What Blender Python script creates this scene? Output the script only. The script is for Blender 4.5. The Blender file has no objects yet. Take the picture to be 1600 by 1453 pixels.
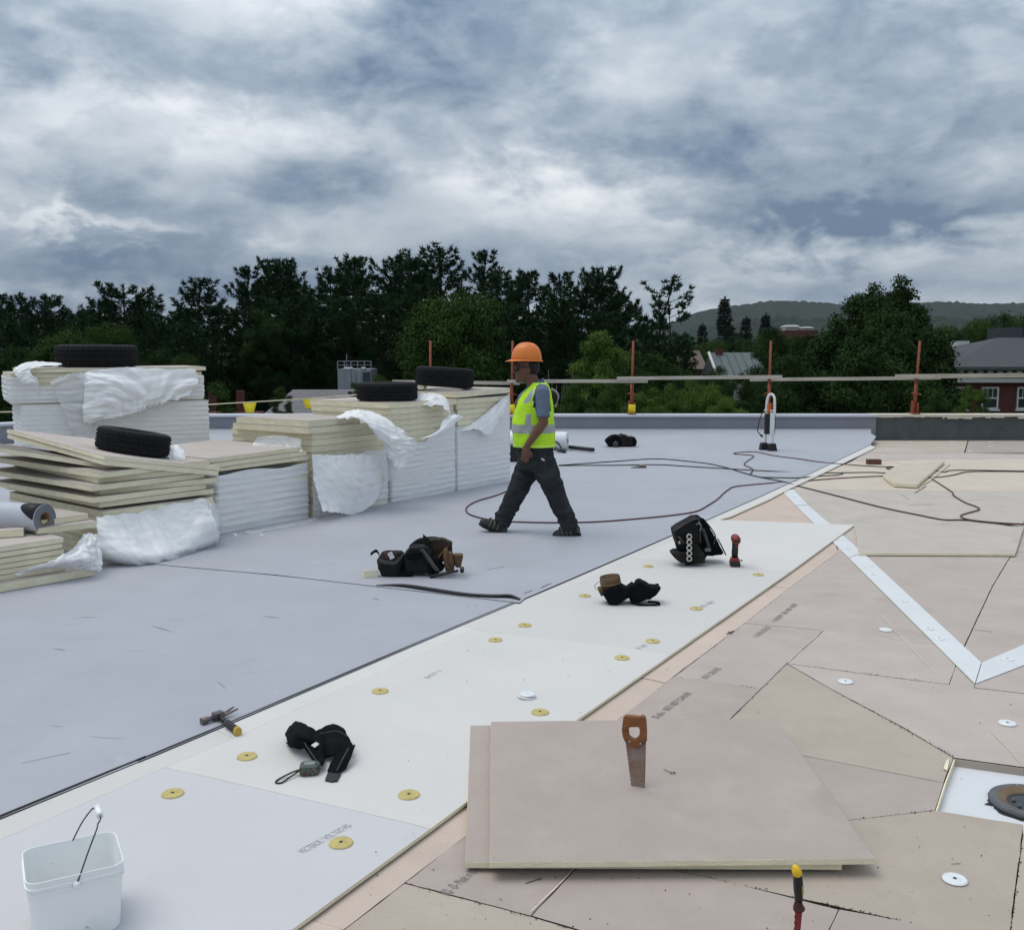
import bpy, bmesh, math, random
from mathutils import Vector, Matrix, Euler, noise

SC = bpy.context.scene
COL = SC.collection
R = math.radians
V = Vector

# ------------------------------------------------------------------ camera
F, HOR, CAMH = 1550.0, 549.0, 1.65            # focal length and horizon in photo pixels, eye height in metres
PITCH = math.atan((726.5 - HOR) / F)
cam = bpy.data.objects.new('camera', bpy.data.cameras.new('camera'))
COL.objects.link(cam)
cam.location = (0, 0, CAMH)
cam.rotation_euler = (math.pi / 2 - PITCH, 0, 0)
cam.data.sensor_fit = 'HORIZONTAL'
cam.data.sensor_width = 36
cam.data.lens = 36 * F / 1600
cam.data.clip_start = 0.05
cam.data.clip_end = 12000
SC.camera = cam

# ------------------------------------------------------------------ render settings
SC.render.engine = 'CYCLES'
SC.cycles.use_denoising = True
SC.cycles.max_bounces = 6
SC.cycles.diffuse_bounces = 3
SC.cycles.transparent_max_bounces = 12
SC.cycles.volume_bounces = 0
SC.cycles.use_adaptive_sampling = True
SC.cycles.adaptive_threshold = 0.02
SC.view_settings.view_transform = 'Standard'
SC.view_settings.look = 'None'
SC.view_settings.gamma = 1
SC.view_settings.exposure = 0.1
SC.view_settings.use_curve_mapping = False

# ------------------------------------------------------------------ sky and sun
SUN_AZ, SUN_EL = R(285), R(68)                 # azimuth clockwise from +Y: the light comes from behind on the left
w = bpy.data.worlds.new('World'); SC.world = w; w.use_nodes = True
nt = w.node_tree; nt.nodes.clear()
def N(t, **k):
    n = nt.nodes.new(t)
    for a, b in k.items(): setattr(n, a, b)
    return n
def L(a, b): nt.links.new(a, b)
def math_node(op, a=None, b=None, clamp=False):
    n = N('ShaderNodeMath', operation=op); n.use_clamp = clamp
    for i, q in enumerate((a, b)):
        if q is None: continue
        if isinstance(q, (int, float)): n.inputs[i].default_value = q
        else: L(q, n.inputs[i])
    return n.outputs[0]
tc = N('ShaderNodeTexCoord')
sep = N('ShaderNodeSeparateXYZ'); L(tc.outputs['Generated'], sep.inputs[0])
zc = math_node('MAXIMUM', sep.outputs[2], 0.0)
den = math_node('ADD', zc, 0.17)
u = math_node('DIVIDE', sep.outputs[0], den)
v = math_node('DIVIDE', sep.outputs[1], den)
cmb = N('ShaderNodeCombineXYZ'); L(u, cmb.inputs[0]); L(v, cmb.inputs[1])
SKY_OFF = (3.7, 8.1, 0)
def cloud_noise(scale, detail, rough, dist, off, stretch=(1, 1, 1), dome=False):
    mp = N('ShaderNodeMapping'); mp.inputs['Location'].default_value = off; mp.inputs['Scale'].default_value = stretch
    L(tc.outputs['Generated'] if dome else cmb.outputs[0], mp.inputs[0])
    n = N('ShaderNodeTexNoise'); n.inputs['Scale'].default_value = scale; n.inputs['Detail'].default_value = detail
    n.inputs['Roughness'].default_value = rough; n.inputs['Distortion'].default_value = dist
    L(mp.outputs[0], n.inputs[0]); return n.outputs[0]
n_big = cloud_noise(0.9, 5, 0.5, 0.2, (SKY_OFF[0], SKY_OFF[1], 0))
n_mid = cloud_noise(6.0, 9, 0.57, 0.3, (SKY_OFF[0] + 11, SKY_OFF[1] - 3, 2), (1.0, 1.0, 2.1), True)
n_fine = cloud_noise(18.0, 6, 0.54, 0.2, (1.3, 6.2, 5), (1, 1, 1.9), True)
s1 = math_node('MULTIPLY', n_big, 0.55); s2 = math_node('MULTIPLY', n_mid, 0.62); s3 = math_node('MULTIPLY', n_fine, 0.32)
n_edge = cloud_noise(8.0, 10, 0.6, 0.35, (5.3, 2.2, 9), (1, 1, 2.0), True)       # firmer cloud edges
ed = N('ShaderNodeMapRange', interpolation_type='SMOOTHSTEP'); L(n_edge, ed.inputs[0])
for i, q in zip((1, 2, 3, 4), (0.44, 0.62, -0.042, 0.055)): ed.inputs[i].default_value = q
dens = math_node('ADD', math_node('ADD', math_node('ADD', s1, s2), s3), ed.outputs[0])      # about 0.75 on average
# lighter breaks and heavier banks of the cloud layer, as directions (azimuth, elevation, spreads, weight)
CLOUD_BANKS = [(-19, 12.0, 6, 1.7, -0.16), (-14, 18.0, 6, 2.2, -0.15), (1.5, 8.5, 6, 1.5, -0.22), (-4.5, 17.6, 4, 2.6, 0.18),
               (20, 7.1, 8, 0.9, 0.26), (9.5, 6.6, 3.5, 1.0, -0.16), (14, 4.5, 8, .6, -0.12), (-19, 4.3, 12, 1.5, 0.24), (-22, 6.5, 5, .45, -0.22),
               (13, 12, 10, 3, 0.08), (-25, 16, 5, 4, 0.07), (-8, 9.5, 5, 1.2, 0.08), (26, 16, 5, 3, -0.04)]
acc = dens
for az, el, sa, se, wt in CLOUD_BANKS:
    at = N('ShaderNodeMath', operation='ARCTAN2'); L(sep.outputs[0], at.inputs[0]); L(sep.outputs[1], at.inputs[1])
    wob = math_node('MULTIPLY', math_node('SUBTRACT', n_mid, 0.5), R(16))
    da = math_node('DIVIDE', math_node('ADD', math_node('SUBTRACT', at.outputs[0], R(az)), wob), R(sa))
    de = math_node('DIVIDE', math_node('ADD', math_node('SUBTRACT', sep.outputs[2], math.sin(R(el))), math_node('MULTIPLY', math_node('SUBTRACT', n_fine, 0.5), 0.11)), math.sin(R(se)))
    q = math_node('ADD', math_node('MULTIPLY', da, da), math_node('MULTIPLY', de, de))
    g = math_node('MULTIPLY', math_node('POWER', 2.7183, math_node('MULTIPLY', q, -0.7)), wt)
    acc = math_node('ADD', acc, g)
def lin(r, g, b):
    f = lambda c: (c / 255 / 12.92) if c <= 10 else ((c / 255 + 0.055) / 1.055) ** 2.4
    return (f(r), f(g), f(b), 1)
ramp = N('ShaderNodeValToRGB'); L(acc, ramp.inputs[0])
cr = ramp.color_ramp; cr.interpolation = 'B_SPLINE'
stops = [(0.42, lin(226, 229, 232)), (0.54, lin(203, 209, 216)), (0.66, lin(175, 185, 195)), (0.78, lin(148, 162, 176)), (0.92, lin(117, 134, 155)), (1.0, lin(100, 119, 142))]
cr.elements[0].position, cr.elements[0].color = stops[0]
cr.elements[1].position, cr.elements[1].color = stops[-1]
for p, c in stops[1:-1]:
    e = cr.elements.new(p); e.color = c
# an overcast sky brightens steadily from the horizon to the zenith
lift = N('ShaderNodeMapRange'); L(zc, lift.inputs[0])
for i, q in zip((1, 2, 3, 4), (0.0, 1.0, 0.93, 2.0)): lift.inputs[i].default_value = q
mul = N('ShaderNodeVectorMath', operation='SCALE'); L(ramp.outputs[0], mul.inputs[0])
L(math_node('MULTIPLY', lift.outputs[0], 10.0), mul.inputs['Scale'])
sky = N('ShaderNodeTexSky', sky_type='NISHITA'); sky.sun_disc = False
sky.sun_elevation = SUN_EL; sky.sun_rotation = SUN_AZ
mixn = N('ShaderNodeMix', data_type='RGBA'); mixn.inputs[0].default_value = 0.975
L(sky.outputs[0], mixn.inputs[6]); L(mul.outputs[0], mixn.inputs[7])
bg = N('ShaderNodeBackground'); bg.inputs[1].default_value = 0.1
L(mixn.outputs[2], bg.inputs[0])
out = N('ShaderNodeOutputWorld'); L(bg.outputs[0], out.inputs[0])

sun = bpy.data.objects.new('sun', bpy.data.lights.new('sun', 'SUN')); COL.objects.link(sun)
sun.data.energy = 1.5; sun.data.angle = R(42); sun.data.color = (1.0, 0.93, 0.84)
sd = V((math.sin(SUN_AZ) * math.cos(SUN_EL), math.cos(SUN_AZ) * math.cos(SUN_EL), math.sin(SUN_EL)))
sun.rotation_euler = sd.to_track_quat('Z', 'Y').to_euler()

# ------------------------------------------------------------------ helpers
rnd = random.Random(7)
CP, SP = math.cos(PITCH), math.sin(PITCH)
def G(x, y, z=0.0):
    "the point of the level z that the photo shows at pixel (x, y)"
    a, b = (x - 800) / F, (726.5 - y) / F
    d = V((a, CP + b * SP, -SP + b * CP)); t = (z - CAMH) / d.z
    return V((d.x * t, d.y * t, z))
def P(x, y, Y):
    "the point at distance Y that the photo shows at pixel (x, y)"
    a, b = (x - 800) / F, (726.5 - y) / F
    d = V((a, CP + b * SP, -SP + b * CP)); t = Y / d.y
    return V((d.x * t, Y, CAMH + d.z * t))

class MB:
    "collects shapes; build() links them as one mesh object"
    def __init__(s): s.v = []; s.f = []; s.m = []; s.sm = []
    def add(s, vs, fs, m=0, smooth=False, M=None):
        o = len(s.v)
        s.v += [tuple(M @ V(p)) if M is not None else tuple(p) for p in vs]
        for f in fs:
            s.f.append([i + o for i in f]); s.m.append(m); s.sm.append(smooth)
        return s
    def box(s, c, size, m=0, M=None, top=None, rz=0, taper=1.0):
        x, y, z = (q / 2 for q in size); vs = []
        for k, (sx, sy, sz) in enumerate([(-1,-1,-1),(1,-1,-1),(1,1,-1),(-1,1,-1),(-1,-1,1),(1,-1,1),(1,1,1),(-1,1,1)]):
            t = taper if sz > 0 else 1.0
            p = V((sx*x*t, sy*y*t, sz*z))
            if rz: p = Matrix.Rotation(rz, 3, 'Z') @ p
            vs.append(p + V(c))
        fs = [[0,3,2,1],[4,5,6,7],[0,1,5,4],[1,2,6,5],[2,3,7,6],[3,0,4,7]]
        o = len(s.v); s.v += [tuple(M @ p) if M is not None else tuple(p) for p in vs]
        for i, f in enumerate(fs):
            s.f.append([q + o for q in f]); s.m.append(top if (top is not None and i < 2) else m); s.sm.append(False)
        return s
    def prism(s, poly, z0, z1, m=0, top=None, M=None):
        n = len(poly)
        a = sum(poly[i][0]*poly[(i+1)%n][1]-poly[(i+1)%n][0]*poly[i][1] for i in range(n))
        if a < 0: poly = poly[::-1]
        vs = [(p[0], p[1], z0) for p in poly] + [(p[0], p[1], z1(p) if callable(z1) else z1) for p in poly]
        o = len(s.v); s.v += [tuple(M @ V(p)) if M is not None else tuple(p) for p in vs]
        s.f.append([o+i for i in range(n)][::-1]); s.m.append(m); s.sm.append(False)
        s.f.append([o+n+i for i in range(n)]); s.m.append(m if top is None else top); s.sm.append(False)
        for i in range(n):
            j = (i+1) % n
            s.f.append([o+i, o+j, o+n+j, o+n+i]); s.m.append(m); s.sm.append(False)
        return s
    def tube(s, path, r, n=8, m=0, caps=True, closed=False, M=None, flat=1.0, up=None):
        path = [V(p) for p in path]; k = len(path)
        rr = r if isinstance(r, (list, tuple)) else [r]*k
        vs = []; fs = []; prev = None
        for i, p in enumerate(path):
            if closed: t = path[(i+1)%k] - path[i-1]
            else: t = path[min(i+1,k-1)] - path[max(i-1,0)]
            t = t.normalized() if t.length > 1e-9 else V((0,0,1))
            if prev is None:
                ref = V(up) if up is not None else (V((0,0,1)) if abs(t.z) < .9 else V((1,0,0)))
                a = t.cross(ref).normalized()
            else:
                a = prev - t * prev.dot(t); a = a.normalized() if a.length > 1e-6 else t.orthogonal().normalized()
            prev = a; b = a.cross(t)
            for j in range(n):
                q = 2*math.pi*j/n
                vs.append(p + a*math.cos(q)*rr[i] + b*math.sin(q)*rr[i]*flat)
        for i in range(k if closed else k-1):
            i2 = (i+1) % k
            for j in range(n):
                j2 = (j+1) % n
                fs.append([i*n+j, i2*n+j, i2*n+j2, i*n+j2])
        s.add(vs, fs, m, True, M)
        if caps and not closed:
            o = len(s.v) - len(vs)
            s.f.append([o+j for j in range(n)]); s.m.append(m); s.sm.append(False)
            s.f.append([o+(k-1)*n+j for j in range(n)][::-1]); s.m.append(m); s.sm.append(False)
        return s
    def lathe(s, prof, n=24, m=0, M=None, closed=False, smooth=True):
        vs = []; fs = []; k = len(prof)
        for (r, z) in prof:
            for j in range(n):
                q = 2*math.pi*j/n; vs.append((r*math.cos(q), r*math.sin(q), z))
        for i in range(k if closed else k-1):
            i2 = (i+1) % k
            for j in range(n):
                j2 = (j+1) % n; fs.append([i*n+j, i*n+j2, i2*n+j2, i2*n+j])
        return s.add(vs, fs, m, smooth, M)
    def grid(s, rows, m=0, smooth=True, M=None):
        a, b = len(rows), len(rows[0])
        vs = [p for r in rows for p in r]
        fs = [[i*b+j, i*b+j+1, (i+1)*b+j+1, (i+1)*b+j] for i in range(a-1) for j in range(b-1)]
        return s.add(vs, fs, m, smooth, M)
    def build(s, name, mats, parent=None, off=None, solid=0.0, sub=0, bevel=0.0):
        me = bpy.data.meshes.new(name)
        vs = s.v if off is None else [(p[0]-off[0], p[1]-off[1], p[2]-off[2]) for p in s.v]
        me.from_pydata(vs, [], s.f)
        for m in (mats if isinstance(mats, (list, tuple)) else [mats]): me.materials.append(m)
        me.polygons.foreach_set('material_index', s.m)
        me.polygons.foreach_set('use_smooth', s.sm)
        me.update()
        o = bpy.data.objects.new(name, me); COL.objects.link(o)
        if parent is not None: o.parent = parent
        if bevel:
            b = o.modifiers.new('b', 'BEVEL'); b.width = bevel; b.segments = 2; b.limit_method = 'ANGLE'; b.angle_limit = R(50)
        if solid:
            q = o.modifiers.new('s', 'SOLIDIFY'); q.thickness = solid; q.offset = 0
        if sub:
            q = o.modifiers.new('u', 'SUBSURF'); q.levels = sub; q.render_levels = sub
        return o

def tag(o, label=None, cat=None, group=None, kind=None):
    if label: o['label'] = label
    if cat: o['category'] = cat
    if group: o['group'] = group
    if kind: o['kind'] = kind
    return o
def thing(name, label, cat, loc=(0,0,0), rz=0.0, group=None):
    o = bpy.data.objects.new(name, None); COL.objects.link(o)
    o.location = loc; o.rotation_euler = (0, 0, rz); o.empty_display_size = 0.1
    return tag(o, label, cat, group)
def child(name, me, parent, loc=(0,0,0), rot=(0,0,0), scale=(1,1,1)):
    o = bpy.data.objects.new(name, me); COL.objects.link(o); o.parent = parent
    o.location = loc; o.rotation_euler = rot; o.scale = scale
    return o
def mesh_of(mb, name, mats):
    o = mb.build(name, mats); me = o.data; bpy.data.objects.remove(o); return me

# catmull-rom through points
def cr1(p0, p1, p2, p3, t):
    return 0.5*((2*p1)+(-p0+p2)*t+(2*p0-5*p1+4*p2-p3)*t*t+(-p0+3*p1-3*p2+p3)*t*t*t)
def spline(pts, n=6, closed=False):
    pts = [V(p) for p in pts]; k = len(pts); out = []
    for i in range(k if closed else k-1):
        g = (lambda j: pts[j % k]) if closed else (lambda j: pts[max(0, min(k-1, j))])
        for q in range(n): out.append(cr1(g(i-1), g(i), g(i+1), g(i+2), q/n))
    if not closed: out.append(pts[-1])
    return out
def patch(ctrl, nu, nv):
    "smooth surface through a grid of control points"
    rows = [spline(r, nu) for r in ctrl]
    cols = [spline([r[j] for r in rows], nv) for j in range(len(rows[0]))]
    return [[cols[j][i] for j in range(len(cols))] for i in range(len(cols[0]))]
def crumple(rows, amp, scale, seed=0, stretch=(1,1,1), edge=0.0, folds=0.0):
    "wrinkle a thin sheet along its normals: broad billows plus sharp creases that run across it"
    a, b = len(rows), len(rows[0]); out = []
    us = [0.0]
    for j in range(1, b): us.append(us[-1] + (rows[a//2][j]-rows[a//2][j-1]).length)
    vs = [0.0]
    for i in range(1, a): vs.append(vs[-1] + (rows[i][b//2]-rows[i-1][b//2]).length)
    for i in range(a):
        r = []
        for j in range(b):
            p = rows[i][j]
            du = rows[i][min(j+1,b-1)] - rows[i][max(j-1,0)]
            dv = rows[min(i+1,a-1)][j] - rows[max(i-1,0)][j]
            n = du.cross(dv); n = n.normalized() if n.length > 1e-9 else V((0,0,1))
            x, y = us[j], vs[i]
            th = 0.7 + seed*1.3 + 1.1*noise.noise(V((x*1.2, y*1.2, seed*2.0)))
            xx, yy = x*math.cos(th)+y*math.sin(th), -x*math.sin(th)+y*math.cos(th)
            q = V((xx*scale*.45, yy*scale*1.5, seed*1.7))
            h = 1.1*noise.noise(V((x*scale*.45, y*scale*.45, seed)))
            cr = -abs(noise.noise(q)) - .6*abs(noise.noise(q*2.1+V((3,1,7)))) - .4*abs(noise.noise(V((y*scale*2.2, x*scale*.7, seed+2.0)))) - .3*abs(noise.noise(q*4.3))
            d = n*amp*(h + folds*1.9*(cr+.45))
            if edge and (i in (0,a-1) or j in (0,b-1)):
                d += V((noise.noise(p*23), noise.noise(p*23+V((5,5,5))), noise.noise(p*23+V((9,2,1)))))*edge
            r.append(p + d)
        out.append(r)
    return out

# ------------------------------------------------------------------ materials
MATS = {}
def pm(name, col, rough=0.7, var=0.12, scale=4.0, bump=0.0, bscale=60.0, spec=0.3, metal=0.0, rand=0.0, detail=6, stretch=None,
       alpha=1.0, col2=None, spots=None, trans=0.0, coat=0.0, fleck=None):
    "principled material with grain, a second tone, object-to-object variation and optional sparse specks"
    if name in MATS: return MATS[name]
    m = bpy.data.materials.new(name); m.use_nodes = True; t = m.node_tree; n = t.nodes; lk = t.links.new
    b = n['Principled BSDF']
    c = V(col[:3]); c2 = V(col2[:3]) if col2 else c*(1-var)
    c1 = c*(1+var) if not col2 else c
    tcn = n.new('ShaderNodeTexCoord'); src = tcn.outputs['Object']
    if stretch:
        mp = n.new('ShaderNodeMapping'); mp.inputs['Scale'].default_value = stretch; lk(src, mp.inputs[0]); src = mp.outputs[0]
    nz = n.new('ShaderNodeTexNoise'); nz.inputs['Scale'].default_value = scale; nz.inputs['Detail'].default_value = detail; nz.inputs['Roughness'].default_value = 0.62
    lk(src, nz.inputs[0])
    rp = n.new('ShaderNodeMapRange'); rp.inputs[1].default_value = 0.3; rp.inputs[2].default_value = 0.7; lk(nz.outputs[0], rp.inputs[0])
    mx = n.new('ShaderNodeMix'); mx.data_type = 'RGBA'; lk(rp.outputs[0], mx.inputs[0])
    mx.inputs[6].default_value = (*c2, 1); mx.inputs[7].default_value = (*c1, 1)
    o = mx.outputs[2]
    if rand:
        oi = n.new('ShaderNodeObjectInfo'); mr = n.new('ShaderNodeMapRange'); lk(oi.outputs['Random'], mr.inputs[0])
        mr.inputs[3].default_value = 1-rand; mr.inputs[4].default_value = 1+rand
        vm = n.new('ShaderNodeVectorMath'); vm.operation = 'SCALE'; lk(o, vm.inputs[0]); lk(mr.outputs[0], vm.inputs['Scale']); o = vm.outputs[0]
    for sp in (spots or []):                       # (scale, threshold, softness, colour, strength)
        s2 = n.new('ShaderNodeTexNoise'); s2.inputs['Scale'].default_value = sp[0]; s2.inputs['Detail'].default_value = 4; lk(src, s2.inputs[0])
        r2 = n.new('ShaderNodeMapRange'); r2.inputs[1].default_value = sp[1]; r2.inputs[2].default_value = sp[1]+sp[2]; r2.inputs[4].default_value = sp[4]; lk(s2.outputs[0], r2.inputs[0])
        m2 = n.new('ShaderNodeMix'); m2.data_type = 'RGBA'; lk(r2.outputs[0], m2.inputs[0]); lk(o, m2.inputs[6]); m2.inputs[7].default_value = (*sp[3][:3], 1); o = m2.outputs[2]
    lk(o, b.inputs['Base Color'])
    b.inputs['Roughness'].default_value = rough
    b.inputs['Specular IOR Level'].default_value = spec
    b.inputs['Metallic'].default_value = metal
    b.inputs['Alpha'].default_value = alpha
    b.inputs['Transmission Weight'].default_value = trans
    b.inputs['Coat Weight'].default_value = coat
    if bump:
        bn = n.new('ShaderNodeTexNoise'); bn.inputs['Scale'].default_value = bscale; bn.inputs['Detail'].default_value = 5; lk(src, bn.inputs[0])
        bp = n.new('ShaderNodeBump'); bp.inputs['Strength'].default_value = bump; bp.inputs['Distance'].default_value = 0.01; lk(bn.outputs[0], bp.inputs['Height']); lk(bp.outputs[0], b.inputs['Normal'])
    MATS[name] = m
    return m
# ------------------------------------------------------------------ roof surface
c_ = lambda r, g, b, k=1.0: tuple(q*k for q in lin(r, g, b)[:3])
TAN_FLECK = [(170, 0.60, 0.08, (0.26, 0.215, 0.19), 0.3), (90, 0.70, 0.03, (0.03, 0.022, 0.018), 0.5), (6, 0.58, 0.16, (0.52, 0.46, 0.42), 0.12), (2.2, 0.6, 0.12, (0.27, 0.22, 0.19), 0.25)]
m_tan = pm('tan_facer', (0.462, 0.402, 0.360), 0.85, 0.07, 3.0, 0.12, 220, rand=0.05, spots=TAN_FLECK)
m_tan_grey = pm('grey_tan_facer', (0.425, 0.362, 0.305), 0.85, 0.08, 2.4, 0.12, 220, rand=0.05, spots=TAN_FLECK)
m_tan_near = pm('vignetted_tan_facer', (0.405, 0.342, 0.305), 0.85, 0.07, 3.0, 0.16, 260, rand=0.05, spots=TAN_FLECK)  # tan darkened for the near boards: vignette put into the colour
m_tan_far = pm('glancing_lit_tan_facer', (0.47, 0.425, 0.375), 0.85, 0.07, 3.0, 0.12, 220, rand=0.05, spots=TAN_FLECK)  # grey tan lightened for the far boards: glancing light put into the colour
m_pink = pm('pale_pink_facer', (0.555, 0.455, 0.385), 0.85, 0.06, 2.0, 0.12, 220, rand=0.03, spots=TAN_FLECK)
m_cream = pm('cream_facer', (0.545, 0.475, 0.395), 0.85, 0.07, 2.0, 0.1, 220, rand=0.03, spots=TAN_FLECK[:1])
m_foam = pm('foam_edge', (0.80, 0.735, 0.54), 0.9, 0.1, 9.0, 0.5, 90, spec=0.15, rand=0.06, stretch=(1, 1, 3))
m_white_board = pm('white_cover_board', (0.60, 0.585, 0.56), 0.75, 0.03, 1.6, 0.06, 250, rand=0.045, spots=[(60, 0.73, 0.03, (0.2, 0.2, 0.19), 0.5), (3.0, 0.6, 0.15, (0.56, 0.56, 0.57), 0.35)])
m_lav_board = pm('lavender_white_cover_board', (0.555, 0.55, 0.565), 0.7, 0.03, 1.6, 0.06, 250, rand=0.02, spots=[(60, 0.73, 0.03, (0.2, 0.2, 0.22), 0.5)])
m_membrane = pm('grey_roof_membrane', (0.375, 0.385, 0.425), 0.55, 0.05, 1.1, 0.06, 120, spec=0.35, stretch=(1, 1, 1),
                spots=[(0.9, 0.54, 0.2, (0.43, 0.44, 0.48), 0.6), (2.6, 0.60, 0.12, (0.335, 0.345, 0.385), 0.45), (5.5, 0.66, 0.08, (0.45, 0.455, 0.49), 0.5), (14, 0.70, 0.05, (0.5, 0.5, 0.53), 0.5), (30, 0.76, 0.02, (0.16, 0.16, 0.18), 0.5)])
m_black_edge = pm('black_membrane_underside', (0.012, 0.012, 0.014), 0.5, 0.2, 8)
m_dirt = pm('dark_gap', (0.06, 0.045, 0.035), 0.95, 0.3, 12)
m_strip = pm('white_coated_strip', (0.66, 0.675, 0.68), 0.5, 0.04, 3, spec=0.4, rand=0.02, spots=[(30, 0.72, 0.03, (0.55, 0.5, 0.3), 0.6)])
m_plate = pm('galvanised_plate', (0.72, 0.74, 0.75), 0.4, 0.06, 20, spec=0.5)
m_yplate = pm('yellow_plate', (0.50, 0.41, 0.15), 0.45, 0.15, 25, spec=0.4)
m_hole = pm('screw_dark', (0.025, 0.022, 0.02), 0.6, 0.2, 20)
m_ink = pm('faded_ink', (0.21, 0.19, 0.195), 0.85, 0.3, 60)
m_ink_pale = pm('pale_ink', (0.33, 0.32, 0.36), 0.85, 0.25, 60)
m_score = pm('scored_paper', (0.66, 0.55, 0.47), 0.9, 0.15, 30)
m_pencil = pm('pencil_mark', (0.10, 0.08, 0.075), 0.9, 0.3, 40)

roof = bpy.data.objects.new('roof_deck', None); COL.objects.link(roof); tag(roof, kind='structure', label='flat roof being laid with insulation boards and grey membrane')

def inset(poly, d):
    n = len(poly)
    a = sum(poly[i][0]*poly[(i+1)%n][1]-poly[(i+1)%n][0]*poly[i][1] for i in range(n))
    if a < 0: poly = poly[::-1]
    out = []
    for i in range(n):
        p, q, r = V(poly[i-1][:2]), V(poly[i][:2]), V(poly[(i+1)%n][:2])
        e1, e2 = (q-p).normalized(), (r-q).normalized()
        n1, n2 = V((-e1.y, e1.x)), V((-e2.y, e2.x))
        out.append(q + (n1+n2)/max(0.35, 1+n1.dot(n2))*d)
    return out
def ragged(poly, step, amp, seed=0):
    out = []; n = len(poly)
    for i in range(n):
        p, q = V(poly[i]), V(poly[(i+1)%n]); l = (q-p).length; k = max(1, min(60, int(l/step)))
        e = (q-p).normalized() if l else V((1,0)); nn = V((-e.y, e.x))
        for j in range(k):
            s = p.lerp(q, j/k)
            if j: s = s + nn*amp*(noise.noise(V((s.x*31+seed, s.y*31, seed)))*1.3 + .6*noise.noise(V((s.x*90, s.y*90+seed, 3))))
            out.append(s)
    return out
def piece(name, px, z0, z1, mat, gap=0.003, amp=0.0022, zlev=0.0, side=None, world=False):
    poly = [V(p[:2]) if world else G(p[0], p[1], zlev).xy for p in px]
    poly = ragged(inset(poly, gap), 0.05, amp, len(px)*1.7+px[0][0]*.01)
    return MB().prism([(p.x, p.y) for p in poly], z0, z1, 1, 0).build(name, [mat, side or m_foam], roof)

# sub-deck below the joints, and the building the roof belongs to
MB().prism([(-14.2, -8), (26, -8), (26, 20), (-6.9, 20), (-14.2, 11.2)], -0.7, -0.155, 0).build('sub_deck', m_dirt, roof)
MB().prism([(-14.2, -8), (26, -8), (26, 16.3), (-14.2, 16.3)], -0.15, -0.052, 0).build('board_underlay', m_dirt, roof)

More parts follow.
